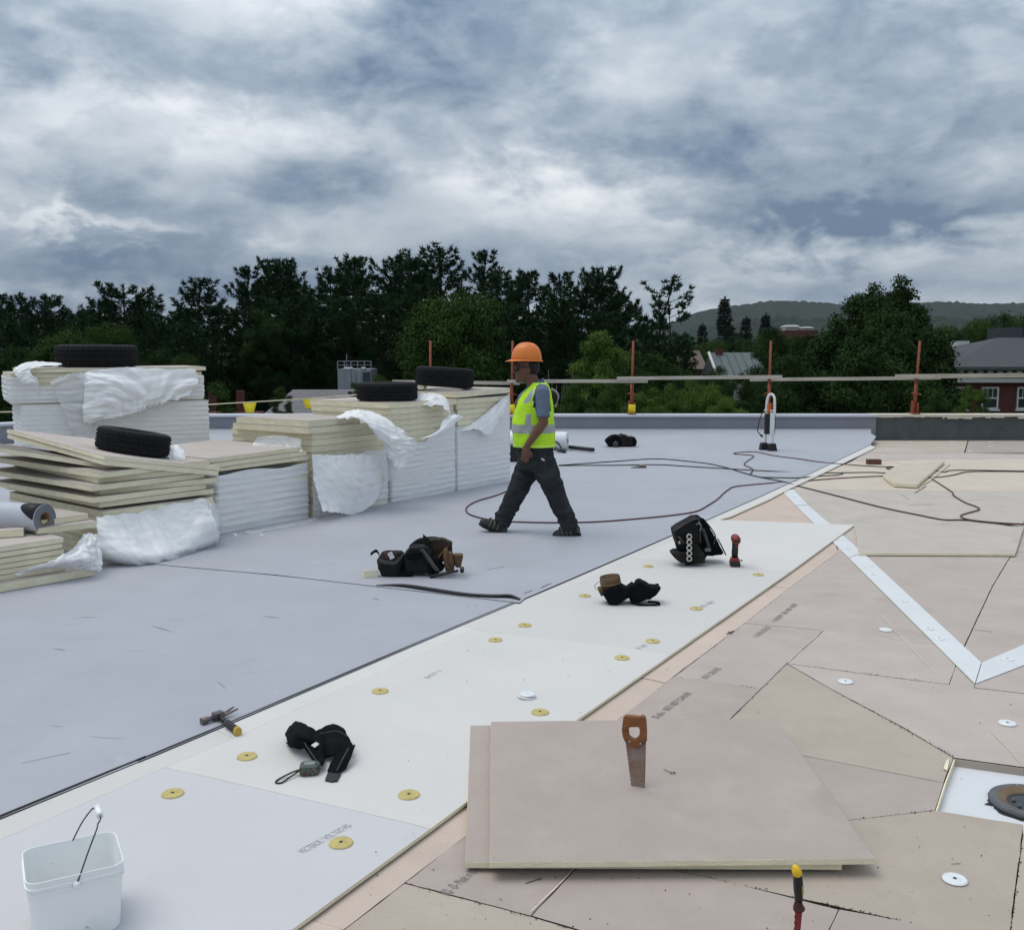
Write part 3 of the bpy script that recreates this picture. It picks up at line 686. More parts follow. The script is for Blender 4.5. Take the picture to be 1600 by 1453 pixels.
# short bundle, wrapped to the top, with three loose boards on it
b1 = bundle('short fully wrapped insulation bundle, its tight white film ribbed, nearest of the wrapped row', O1, TH, 1.06, 1.2, ZB, 8, T1, rs=1)
wrap(b1, 1.06, 1.2, 0.0, lambda s, p: 0.535+.012*math.sin(s*9), T1, 0.014, 2, 'lfr', ridge=0.008)
MB().grid(crumple(patch([[V((-.01, 0, .535)), V((.3, -.012, .538)), V((.7, -.012, .538)), V((1.07, -.01, .541))], [V((0, .2, .535)), V((.3, .25, .534)), V((.7, .3, .534)), V((1.06, .25, .537))]], 8, 8), .004, 9, 3)).build('plastic_wrap', m_film, b1)
for i, wd in enumerate(('lowest', 'middle', 'top')):
    o = child('insulation_board', board_mesh(1.1, 1.28, .039), None, O1 + U*(-0.04-.02*i) - W*(.02*(i % 2)) + V((0, 0, ZB+0.556+i*.0425)), (R(.3), R(-1.0), TH+R(-2+1.2*i)))
    tag(o, f'{wd} of three loose cream insulation boards lying on the short wrapped bundle', 'insulation board', 'loose boards on the short wrapped bundle')

# second stack: unwrapped boards above, torn film hanging down its face
o2 = O1 + U*1.14
b2 = bundle('insulation bundle with a torn square of clear film hanging down its face', o2 - U*0.0, TH, 1.06, 1.22, ZB, 13, T1, 0.014, rs=4)
wrap(b2, 1.06, 1.22, 0.0, lambda s, p: .585+.03*noise.noise(V((s*7, 3, 1))), T1, 0.016, 17, 'fr', ridge=0.008)
sheet([[P(488, 709, 9.5), P(520, 711, 9.72), P(556, 710, 9.95), P(594, 711, 10.15)],
       [P(491, 745, 9.45), P(522, 748, 9.62), P(556, 752, 9.85), P(597, 742, 10.12)],
       [P(497, 778, 9.42), P(525, 782, 9.6), P(556, 784, 9.85), P(592, 772, 10.12)],
       [P(506, 799, 9.38), P(528, 801, 9.58), P(556, 803, 9.85), P(584, 787, 10.06)]], m_film, b2, 10, 10, 0.014, 5, 3, 0.9)
sheet([[P(402, 682, 9.75), P(425, 680, 9.72), P(450, 682, 9.68), P(472, 686, 9.62)], [P(396, 691, 9.75), P(425, 690, 9.7), P(450, 694, 9.66), P(470, 699, 9.6)], [P(392, 701, 9.7), P(420, 702, 9.68), P(450, 703, 9.62), P(474, 706, 9.55)]], m_film3, b2, 6, 6, 0.012, 8, 5, 0.8)
for i, (dx, dy, lx, ly, lab) in enumerate([(-.07, -.03, 1.12, 1.16, 'lower'), (-.05, -.02, .72, 1.08, 'upper')]):
    o = child('insulation_board', board_mesh(lx, ly, T1), None, o2 + U*dx + W*dy + V((0, 0, ZB+13*(T1+.0012)+.001+i*(T1+.002))), (0, 0, TH+R(1.5*i-1)))
    tag(o, f'{lab} of two grey-faced boards on the stack with the torn clear square of film', 'insulation board', 'loose boards on the second stack')

# third and fourth bundles
o3 = O1 + U*2.28
b3 = bundle('tall insulation bundle carrying a flat tyre, its white film torn off along the top', o3, TH, 1.08, 1.22, ZB, 16, T1, 0.006, rs=7)
def z3(s, p):
    x = max(0, min(1.08, p.x)); z = 0.62 + (0.30 if x > .55 else 0)*((x-.55)/.53) + .025*noise.noise(V((s*14, 2, 1)))
    return z
wrap(b3, 1.08, 1.22, 0.0, z3, T1, 0.014, 6, 'lfr', ridge=0.006)
o4 = O1 + U*3.42
b4 = bundle('tallest insulation bundle at the far end, torn film flap on its face', o4, TH, 1.03, 1.22, ZB, 17, T1, 0.006, rs=9)
def z4(s, p):
    x = max(0, min(1.03, p.x)); z = 0.74 + .035*noise.noise(V((s*9, 4, 1)))
    if x > .25: z = .74 + (x-.25)/.78*.36
    if p.y > .1 and p.x < 0: z = .9
    return z
wrap(b4, 1.03, 1.22, 0.0, z4, T1, 0.014, 8, 'lfr', ridge=0.006)
sheet([[P(703, 648, 11.22), P(696, 655, 11.12), P(688, 662, 11.05)], [P(716, 648, 11.25), P(700, 662, 11.08), P(684, 675, 11.0)], [P(724, 651, 11.32), P(690, 676, 11.0), P(655, 687, 10.82)]], m_film2, b3, 7, 7, .008, 9, 11, .8)
sheet([[P(791, 618, 12.3), P(770, 636, 12.05), P(748, 654, 11.85), P(720, 673, 11.55)], [P(790, 632, 12.27), P(774, 648, 12.03), P(756, 664, 11.86), P(735, 670, 11.6)], [P(786, 645, 12.2), P(776, 660, 12.03), P(765, 679, 11.9), P(748, 672, 11.75)]], m_film2, b4, 8, 8, .012, 7, 12, .9)
# film bunched between the stacks and spilling down
sheet([[P(524, 650, 9.95), P(545, 643, 10.1), P(562, 641, 10.25), P(585, 646, 10.4)],
       [P(535, 654, 9.9), P(558, 650, 10.0), P(580, 652, 10.1), P(612, 662, 10.3)],
       [P(556, 652, 9.85), P(582, 662, 9.9), P(606, 676, 10.05), P(635, 678, 10.3)],
       [P(583, 665, 9.9), P(592, 680, 9.9), P(616, 692, 10.05), P(652, 690, 10.4)],
       [P(600, 690, 9.98), P(610, 704, 10.0), P(622, 712, 10.1), P(644, 714, 10.4)],
       [P(606, 706, 10.02), P(614, 722, 10.02), P(622, 733, 10.1), P(634, 724, 10.3)]], m_film2, b2, 8, 8, 0.022, 7, 21, 1.2)
sheet([[P(598, 705, 10.12), P(606, 712, 10.14), P(622, 728, 10.3)], [P(600, 728, 10.1), P(606, 736, 10.12), P(616, 742, 10.25)], [P(601, 752, 10.1), P(603, 752, 10.1), P(606, 752, 10.15)]], m_film3, b2, 6, 6, .012, 8, 22, .8)
sheet([[P(652, 620, 11.2), P(672, 614, 11.3), P(692, 617, 11.35), P(700, 630, 11.3)], [P(650, 628, 11.1), P(672, 624, 11.15), P(690, 627, 11.2), P(702, 638, 11.2)], [P(648, 634, 11.0), P(670, 634, 11.05), P(690, 634, 11.1), P(704, 648, 11.12)]], m_film2, b3, 7, 7, .02, 10, 23, 1.2)
o = child('insulation_board', board_mesh(1.1, 1.22, T1), None, o4 - U*.03 - W*.03 + V((0, 0, ZB+17*(T1+.0012)+.012)), (0, R(-1.2), TH+R(2))); tag(o, 'cream board laid loose across the top of the tallest bundle, a tyre on it', 'insulation board')
o = child('foam_offcut', board_mesh(.30, .5, .05), None, o4 + U*.06 + W*.55 + V((0, 0, ZB+18*(T1+.0012)+.03)), (0, R(-1.2), TH+.6)); tag(o, 'pale foam offcut under the edge of the tyre on the tallest bundle', 'foam offcut')
o = child('insulation_board', board_mesh(1.12, 1.26, T1), None, o3 - U*.02 - W*.0 + V((0, 0, ZB+16*(T1+.0012)+.001)), (0, 0, TH+R(-1.5))); tag(o, 'pale top board under the level tyre in the middle of the row', 'insulation board')
# scraps at the stack feet
sc_ = MB(); rr = random.Random(12)
for i in range(26):
    p = O1 + U*rr.uniform(0, 4.4) - W*rr.uniform(.06, .55); s = rr.uniform(.006, .022)
    sc_.add([p+V((rr.uniform(-s, s), rr.uniform(-s, s), ZB+rr.uniform(0, s))) for _ in range(4)], [[0,1,2],[0,2,3],[0,1,3],[1,2,3]])
o = sc_.build('foam_scraps', pm('foam_scrap', (.8, .78, .7), .9)); tag(o, 'white foam scraps lying at the foot of the wrapped bundles', 'scraps', kind='stuff')
sheet([[V((-2.05, 9.5, .028)), V((-1.9, 9.6, .03)), V((-1.85, 9.75, .03))], [V((-2.3, 9.05, .028)), V((-2.1, 9.15, .034)), V((-1.95, 9.3, .028))], [V((-2.45, 8.75, .028)), V((-2.3, 8.8, .03)), V((-2.2, 8.95, .028))]], m_film3, b1, 6, 6, .006, 8, 31, .5)

# back left: one bundle on another
A0 = V((-4.86, 9.85, 0)); A1 = P(325, 690, 10.75).xy.to_3d(); TH0 = math.atan2(A1.y-A0.y, A1.x-A0.x); L0 = (A1-A0).length
T0 = 0.05
b0 = bundle('lower of two wrapped insulation bundles piled at the back left', A0, TH0, L0, 1.2, ZB, 21, T0, 0.004, rs=13)
wrap(b0, L0, 1.2, 0.0, 1.098, T0, 0.02, 31, 'lfr', ridge=0.009)
z0t = ZB + 1.10
U0 = V((math.cos(TH0), math.sin(TH0), 0)); W0 = V((-math.sin(TH0), math.cos(TH0), 0))
b0u = bundle('upper wrapped bundle with a crumpled white sheet over its front, at the back left', A0 - U0*.09, TH0, L0+.05, 1.2, z0t, 6, T0, 0.006, rs=14)
def z0f(s, p): return 0.27 - (0.10 if .25 < p.x < .62 else 0) + .02*noise.noise(V((s*9, 1, 2)))
wrap(b0u, L0+.05, 1.2, 0.012, z0f, T0, 0.02, 33, 'lfr', ridge=0.007)
o = child('insulation_board', board_mesh(L0-.0, 1.1, .04), None, A0 - U0*.0 - W0*.02 + V((0, 0, z0t+6*.0512+.001)), (0, R(-.35), TH0)); tag(o, 'weathered tan board on top of the back-left pile, carrying a tyre', 'insulation board')
D0 = lambda x, y, d=0: P(x, y, 9.78 + 0.9*(x-38)/287 - d)
sheet([[D0(133, 581, -.02), D0(180, 577, -.02), D0(235, 576, -.02), D0(306, 576, -.02)],
       [D0(132, 605, .05), D0(180, 600, .08), D0(235, 600, .07), D0(310, 597, .03)],
       [D0(130, 630, .08), D0(178, 625, .13), D0(232, 622, .10), D0(300, 612, .03)],
       [D0(131, 662, .07), D0(150, 658, .12), D0(205, 645, .11), D0(270, 626, .05)]], m_film2, b0u, 14, 12, 0.03, 3.4, 41, 1.05, .015)
sheet([[D0(78, 596, .03), D0(98, 588, .03), D0(118, 583, .03), D0(136, 582, .03)],
       [D0(88, 616, .05), D0(104, 614, .06), D0(120, 612, .06), D0(136, 612, .06)],
       [D0(100, 642, .04), D0(112, 645, .06), D0(126, 645, .06), D0(142, 648, .06)],
       [D0(112, 676, .03), D0(122, 682, .04), D0(134, 686, .05), D0(146, 670, .05)]], m_film3, b0u, 10, 10, 0.022, 6, 43, 1.0)
sheet([[D0(24, 574, -.1), D0(45, 565, -.3), D0(70, 564, -.35), D0(96, 570, -.3)], [D0(22, 580, .03), D0(36, 574, -.02), D0(60, 570, -.08), D0(92, 571, -.1)], [D0(28, 592, .04), D0(36, 585, .04), D0(40, 580, .02), D0(48, 577, .0)], [D0(34, 597, .04), D0(45, 598, .05), D0(54, 597, .04), D0(62, 598, .03)]], m_film2, b0u, 8, 8, .014, 8, 45, 1.0)

# slanted loose pile on the left, over a bundle in baggy film
TP = R(50); UP = V((math.cos(TP), math.sin(TP), 0)); WP = V((-math.sin(TP), math.cos(TP), 0))
C = V((-3.2, 7.58, 0))
bp = bundle('low bundle in baggy white film beneath the slanted loose boards', C + UP*.03, TP, .98, 1.65, ZB, 7, 0.055, .01, rs=20)
sheet([[P(150, 808, 7.5), P(200, 803, 7.75), P(255, 792, 8.0), P(318, 777, 8.25)],
       [P(150, 825, 7.42), P(200, 825, 7.62), P(262, 815, 7.9), P(328, 795, 8.2)],
       [P(152, 846, 7.38), P(205, 850, 7.5), P(270, 842, 7.8), P(336, 820, 8.15)],
       [P(158, 866, 7.4), P(212, 872, 7.42), P(275, 862, 7.7), P(339, 838, 8.2)],
       [P(168, 878, 7.55), P(220, 882.5, 7.52), P(278, 872, 7.75), P(338, 850, 8.3)]], m_film2, bp, 16, 10, 0.022, 4.0, 51, 1.15, .01)
sheet([[P(318, 777, 8.25), P(330, 780, 8.6), P(335, 785, 9.0)], [P(336, 820, 8.15), P(342, 812, 8.5), P(342, 808, 9.0)], [P(338, 850, 8.3), P(342, 838, 8.6), P(342, 825, 9.0)]], m_film2, bp, 8, 8, .02, 6, 53, 1)
TPB = 0.044
ords = ['lowest', 'eighth', 'seventh', 'sixth', 'fifth', 'fourth', 'third', 'second', 'topmost']
spec_p = [(0.03, 0.03, 0, 0), (-.03, .0, 2.5, 0), (.06, .07, -3.5, 0.1), (-.05, -.02, 3, 0.3), (0.03, .05, -2.5, 0.5), (.02, -.03, 4.5, 0.8)]
zp = 0.415
for i, (du, dw, rz, tl) in enumerate(spec_p):
    o = child('insulation_board', board_mesh(1.02, 1.7, TPB), None, C + UP*du + WP*dw + V((0, 0, ZB+zp)), (R(tl), R(-tl*.5), TP+R(rz)))
    tag(o, f'{ords[i]} tan board counted from the top in the nine-board slanted loose pile' if i else 'lowest board of the nine-board slanted loose pile on the left', 'insulation board', 'loose boards of the slanted pile'); zp += TPB + .0035
def placed(me, name, a, bx, by, top=None):
    "a board whose corner sits at a with edges toward bx and by"
    ex = (bx-a).normalized(); ez = ex.cross((by-a)).normalized(); ey = ez.cross(ex)
    o = child(name, me, None); o.matrix_world = Matrix((( ex.x, ey.x, ez.x, a.x), (ex.y, ey.y, ez.y, a.y), (ex.z, ey.z, ez.z, a.z), (0, 0, 0, 1))); return o
a = P(214, 741, 7.95); o = placed(board_mesh(.75, 1.6, .04, m_board_dark), 'insulation_board', P(196, 737, 7.85), P(225, 737, 8.3), P(14, 702, 8.55)); tag(o, 'third board from the top of the slanted loose pile, dark face tilted', 'insulation board', 'loose boards of the slanted pile')
a = P(164, 727, 7.62); q = P(318, 741, 8.28); s = P(-40, 676, 8.75)
o = placed(board_mesh(1.02, 1.75, .042), 'insulation_board', a, q, s); tag(o, 'second board from the top of the slanted loose pile, under the topmost', 'insulation board', 'loose boards of the slanted pile')
nrm = (q-a).cross(s-a).normalized()
o = placed(board_mesh(1.04, 1.75, .03), 'insulation_board', a + nrm*.0445 + V((-.01, -.01, 0)), q + nrm*.0445, s + nrm*.0445 + V((0, .03, 0))); tag(o, 'topmost board of the slanted loose pile, tyre lying on it', 'insulation board', 'loose boards of the slanted pile')
PILE_N = nrm; PILE_TOP = a + nrm*.076

# low pile at the left edge with the membrane roll on it
CQ = V((-3.16, 7.05, 0)); TQ = R(50); UQ = UP; WQ = WP
bq = bundle('low pile of thin insulation boards at the left edge under the membrane roll', CQ - UQ*1.22, TQ, 1.15, 1.0, ZB+.062, 6, .036, .012, gap=.004, name='board_pile', rs=25)
bq['category'] = 'board pile'
o = child('insulation_board', board_mesh(1.3, .52, .06), None, V((-3.05, 7.09, 0)) - UQ*1.3 + V((0, 0, ZB)), (0, 0, TQ)); tag(o, 'thick yellow-edged board flat on the membrane in front of the low left pile', 'insulation board')
for i, (pa, sz, lab) in enumerate([((118, 828), (.42, .5), 'lower'), ((108, 819), (.45, .5), 'upper')]):
    p = P(pa[0], pa[1], 7.3); o = child('insulation_board', board_mesh(sz[0], sz[1], .045), None, V((p.x, p.y, ZB+.062+6*.04+.004+i*.047)) - UQ*.28, (0, 0, TQ+R(-8+12*i))); tag(o, f'{lab} of two short cut boards behind the membrane roll', 'insulation board', 'short cut boards')
sheet([[P(128, 836, 7.1), P(140, 832, 7.25), P(150, 836, 7.35)], [P(112, 858, 6.95), P(138, 856, 7.05), P(156, 858, 7.25)], [P(70, 880, 6.8), P(130, 876, 6.95), P(160, 878, 7.15)], [P(20, 898, 6.72), P(110, 890, 6.98), P(158, 893, 7.1)]], m_film2, bq, 8, 8, .022, 6, 61, 1.2)
sheet([[P(50, 918, 6.78), P(85, 912, 6.88), P(116, 906, 6.98)], [P(48, 922, 6.72), P(85, 917, 6.82), P(114, 909, 6.94)]], m_film2, bq, 6, 4, .01, 9, 63, .6)
# membrane roll
ra = P(71, 824, 7.15); ra.z = ZB+.062+6*.04+.108; dirv = V((-.93, .36, 0)).normalized()
roll = thing('membrane_roll', 'grey roll of roof membrane with a brown cardboard core on the left board pile', 'membrane roll', (ra.x, ra.y, ra.z))
M = Matrix.Rotation(math.atan2(dirv.y, dirv.x), 4, 'Z') @ Matrix.Rotation(R(90), 4, 'Y')
MB().lathe([(.047, 0), (.103, 0.0)], 40, 1, M).lathe([(.103, 0), (.104, .004), (.104, 2.4)], 40, 0, M).build('rolled_sheet', [pm('roll_outer', (.47, .49, .54), .5, .05, 3, .05, 20), pm('roll_end', (.17, .18, .2), .6, .2, 3, stretch=(1, 1, 1))], roll)
MB().lathe([(.047, -.003), (.041, -.003), (.041, 1.2)], 28, 0, M).build('cardboard_core', pm('cardboard', (.24, .14, .07), .9, .15, 12), roll)
mb = MB(); rws = [[], []]
for i in range(15):
    q = R(95+i*9); rws[0].append(M @ V((.1065*math.cos(q), .1065*math.sin(q), .005))); rws[1].append(M @ V((.1065*math.cos(q), .1065*math.sin(q), .02+.15*math.sin(math.pi*i/14))))
mb.grid(rws).build('loose_edge', m_black_edge, roll, solid=.002)
o = child('foam_offcut', board_mesh(.2, .1, .05), None, P(-12, 842, 6.95) , (0, 0, .4)); o.location.z = ZB+.062+.241; tag(o, 'small foam strip beside the membrane roll at the left edge', 'foam offcut')

# ------------------------------------------------------------------ tyres
def tyre(label, loc, d=0.68, wd=0.205, rot=(0, 0, 0), n=None):
    t = thing('tyre', label, 'tyre', loc, 0, 'old tyres weighing the stacks down')
    t.rotation_euler = rot
    r = d/2; h = wd/2
    prof = [(r*.60, -h*.72), (r*.63, -h*.92), (r*.72, -h*1.02), (r*.86, -h), (r*.955, -h*.9), (r*.99, -h*.72)]
    for g in (-.42, -.1, .1, .42):
        prof += [(r, h*(g-.07)), (r*.972, h*(g-.05)), (r*.972, h*(g+.05)), (r, h*(g+.07))]
    prof += [(r*.99, h*.72), (r*.955, h*.9), (r*.86, h), (r*.72, h*1.02), (r*.63, h*.92), (r*.60, h*.72)]
    mb = MB().lathe(prof, 144, 0)
    for i in range(len(mb.v)):                       # shoulder tread blocks: every third spoke is a groove
        ring, j = divmod(i, 144); rr_, z = prof[ring]
        sh = j + (1 if z > 0 else 0)
        if rr_ > r*.985 and sh % 3 == 0:
            k = .975 if abs(z) > h*.5 else .986
            x, y, zz = mb.v[i]; mb.v[i] = (x*k, y*k, zz)
    mb.sm = [False]*len(mb.sm)
    mb.build('carcass', m_rubber, t)
    MB().lathe([(r*.60, -h*.72), (r*.585, -h*.5), (r*.60, -h*.6), (r*.93, -h*.75), (r*.95, 0), (r*.93, h*.75), (r*.60, h*.6), (r*.585, h*.5), (r*.60, h*.72)], 48, 0).build('inner_liner', m_rubber, t)
    return t
def tyre_on(label, px, Y, ztop, d, wd, rot=(0, 0, 0)):
    p = P(px[0], px[1], Y); return tyre(label, (p.x, p.y, ztop+wd/2*1.03), d, wd, rot)
tyre_on('black tyre lying flat on the back-left pile beside crumpled white film', (151, 555), 10.75, z0t+6*.0512+.046, 0.84, 0.235, (0, R(.4), 0))
tyre_on('black tyre lying flat on the middle bundle of the row', (605, 618), 11.15, ZB+17*(T1+.0012)+.002, 0.69, 0.20)
tyre_on('black tyre with coarse tread tipped slightly on the tallest bundle', (695, 585), 12.15, ZB+18*(T1+.0012)+.05, 0.72, 0.235, (R(2), R(3.5), 1.0))
tq = PILE_N.to_track_quat('Z', 'Y').to_euler()
pc = P(208, 694, 8.35)
t_ = tyre('black tyre lying tilted on the topmost board of the slanted loose pile', pc, 0.60, 0.19); t_.rotation_euler = tq
k = (PILE_TOP - pc).dot(PILE_N); t_.location = pc + PILE_N*(k + .19/2*1.03)
sheet([[P(262, 700, 8.5), P(278, 698, 8.6), P(286, 704, 8.6)], [P(264, 712, 8.4), P(280, 708, 8.45), P(290, 712, 8.5)], [P(266, 722, 8.35), P(282, 720, 8.4), P(291, 722, 8.45)]], m_film2, bp, 6, 6, .015, 9, 71, .8)
# ------------------------------------------------------------------ guard rail on the far parapet
m_orange = pm('rusty_orange_paint', (0.25, 0.062, 0.030), 0.6, 0.25, 14, 0.2, 60, spots=[(22, .6, .1, (.16, .05, .025), .7)])
m_wood = pm('weathered_timber', (0.46, 0.42, 0.35), 0.85, 0.2, 4, 0.3, 40, stretch=(.5, 6, 6), spots=[(3, .62, .1, (.3, .22, .18), .5)])
m_yflag = pm('yellow_vinyl', (0.85, 0.66, 0.03), 0.45, 0.06, 5)
PTOP = 0.383
def post(label, x, tilt=0.0, lean=0.0, flag=False):
    t = thing('guard_post', label, 'guard post', (x, 20.19, PTOP), 0, 'orange guard posts on the parapet'); t.rotation_euler = (R(lean), R(tilt), 0)
    MB().tube([(0, 0, 0.05), (0, 0, 1.48)], 0.024, 10).build('tube', m_orange, t)
    MB().tube([(0, 0, 0.03), (0, 0, .62)], 0.034, 10).build('sleeve', m_orange, t)
    MB().box((0, 0, 0.012), (.15, .30, .018)).build('clamp_plate', m_orange, t)
    MB().box((-.045, -.02, .14), (.05, .06, .26)).box((.05, -.02, .12), (.04, .06, .22)).build('clamp_body', m_orange, t)
    MB().tube([(-.1, -.05, .42), (.1, -.05, .40)], .013, 8).build('clamp_screw', m_orange, t)
    MB().box((0, -.045, .735), (.06, .05, .02)).box((0, -.045, .65), (.06, .05, .02)).box((.0, .04, .70), (.05, .02, .2)).build('rail_bracket', m_orange, t)
    if flag: MB().grid(crumple([[V((-.07+.07*j, -.10, .20-.09*i)) for j in range(3)] for i in range(3)], .012, 9, 4)).build('yellow_tag', m_yflag, t, solid=.004)
    return t
px_x = lambda px: P(px, 600, 20.19).x
post('rusty orange guard post behind the tipped tyre on the tallest bundle', px_x(672), 0.5)
post("rusty orange guard post just behind the worker's hard hat", px_x(799), 1.0, 0, True)
post('rusty orange guard post with a yellow tag at its foot', px_x(987), 0.8, 0, True)
post('rusty orange guard post directly behind the upright white-handled tool', px_x(1202), 0.3)
post('rusty orange guard post leaning on the bare dark part of the parapet', px_x(1430), 2.2)
def rail(label, pa, pb, Y, h=.068, d=.04):
    a, b = P(*pa, Y), P(*pb, Y); L_ = (b-a).length
    o = MB().box((L_/2, 0, 0), (L_, d, h)).build('guard_rail', m_wood, bevel=.004)
    o.location = a; o.rotation_euler = (0, -math.atan2(b.z-a.z, b.x-a.x), 0)
    return tag(o, label, 'guard rail', 'timber rails of the guard rail')
rail('timber guard rail ending at the foam offcut on the tallest bundle', (613, 596.5), (812, 599), 20.30)
rail('timber guard rail running from the worker to the tagged post', (792, 596), (1012, 595.5), 20.10)
rail('timber guard rail from the tagged post past the upright tool', (964, 591.5), (1222, 589), 20.02)
rail('timber guard rail behind the upright tool, lower end with a hanging tab', (1172, 593.5), (1470, 590.5), 20.26)
rail('timber guard rail from the leaning post out of the picture', (1399, 588.5), (1760, 585), 20.06, .085)
# rope with yellow pennants behind the stacks
def flag_line(label, pts, flags, Y):
    t = thing('flag_line', label, 'flag line', P(*pts[0], Y))
    o = P(*pts[0], Y); w3 = [P(x, y, Y)-o for x, y in pts]
    MB().tube(spline(w3, 8), .011, 6).build('rope', pm('pale_rope', (.62, .55, .38), .8), t)
    for fx, fy, w_, h_ in flags:
        c = P(fx, fy, Y)-o; k = Y/F
        rows = [[V((c.x+(j-1)*w_*k*.5*(1-.22*i), c.y, c.z-h_*k*i/2)) for j in range(3)] for i in range(3)]
        MB().grid(crumple(rows, .02, 5, fx*.1)).build('pennant', m_yflag, t, solid=.003)
    return t
flag_line('rope with yellow pennants sagging behind the middle stacks', [(300, 634), (345, 631), (390, 628.5), (440, 625.5), (483, 623), (520, 620), (580, 615), (612, 612)], [(390, 628, 22, 17), (483, 622.5, 21, 16)], 17.5)
flag_line('pale rope with one yellow pennant left of the back-left pile', [(-60, 646), (-20, 644.5), (20, 643.5), (60, 643)], [(33, 643, 17, 30)], 15.0)

# ------------------------------------------------------------------ ground, hills
m_grass = pm('grass_ground', (0.05, 0.075, 0.025), 0.9, 0.3, 0.05, col2=(.035, .06, .02))
GZ = -10.0
def ground_h(x, y):
    d = math.hypot(x, y); k = max(0, min(1, (y-120)/500))
    return GZ - 12*k*k*(3-2*k) + 2*noise.noise(V((x*.01, y*.01, 0)))*min(1, max(0, (d-40)/80))
rows = []
ys = [-200, -60, 0, 20.4] + [30*1.13**i for i in range(42)]
for y in ys:
    rows.append([V((x, y, ground_h(x, y))) for x in [(-1+2*j/40)*(300+abs(y)*1.3) for j in range(41)]])
o = MB().grid(rows).build('ground', m_grass); tag(o, kind='structure')
m_hill = pm('far_forest', (0.011, 0.023, 0.013), 0.95, 0.35, 0.02, 0.9, 0.09, spots=[(.006, .5, .2, (.009, .018, .010), .8), (.05, .52, .1, (.005, .010, .006), .8)])
def ridge_y(px):        # photo skyline of the hills, pixel row per pixel column
    k = [(-200, 560), (60, 556), (400, 540), (800, 520), (980, 512), (1060, 498), (1085, 487), (1130, 478), (1180, 471), (1222, 466.5), (1260, 470), (1310, 474), (1345, 478), (1400, 474), (1450, 471), (1500, 470), (1560, 471), (1700, 476), (1900, 470)]
    for (a, ya), (b, yb) in zip(k, k[1:]):
        if px <= b: t = (px-a)/(b-a); t = t*t*(3-2*t) if False else t; return ya+(yb-ya)*t
    return k[-1][1]
def hill(name, Yr, depth, dy, seed):
    rows = []; cols = 420
    for i in range(34):
        t = i/33; Y = Yr - depth*(1-t); row = []
        for j in range(cols):
            px = -300 + 2300*j/(cols-1)
            top = P(px, ridge_y(px)+dy+3*noise.noise(V((px*.012, seed, 0))), Yr)
            x = top.x*(Y/Yr)**.6
            z = GZ-14 + (top.z-GZ+14)*(t**1.15)
            bump = 7*abs(noise.noise(V((x*.05, Y*.02, seed)))) + 6.5*noise.noise(V((x*.13, Y*.06, seed+3)))
            row.append(V((x, Y, z + bump*(.3+.7*t) - 4*t)))
        rows.append(row)
    rows.append([V((p.x, p.y+400, -60)) for p in rows[-1]])
    o = MB().grid(rows).build(name, m_hill); tag(o, kind='structure'); return o
hill('hills', 2300, 1500, 0, 1.0)
hill('near_hills', 1150, 620, 24, 5.0)

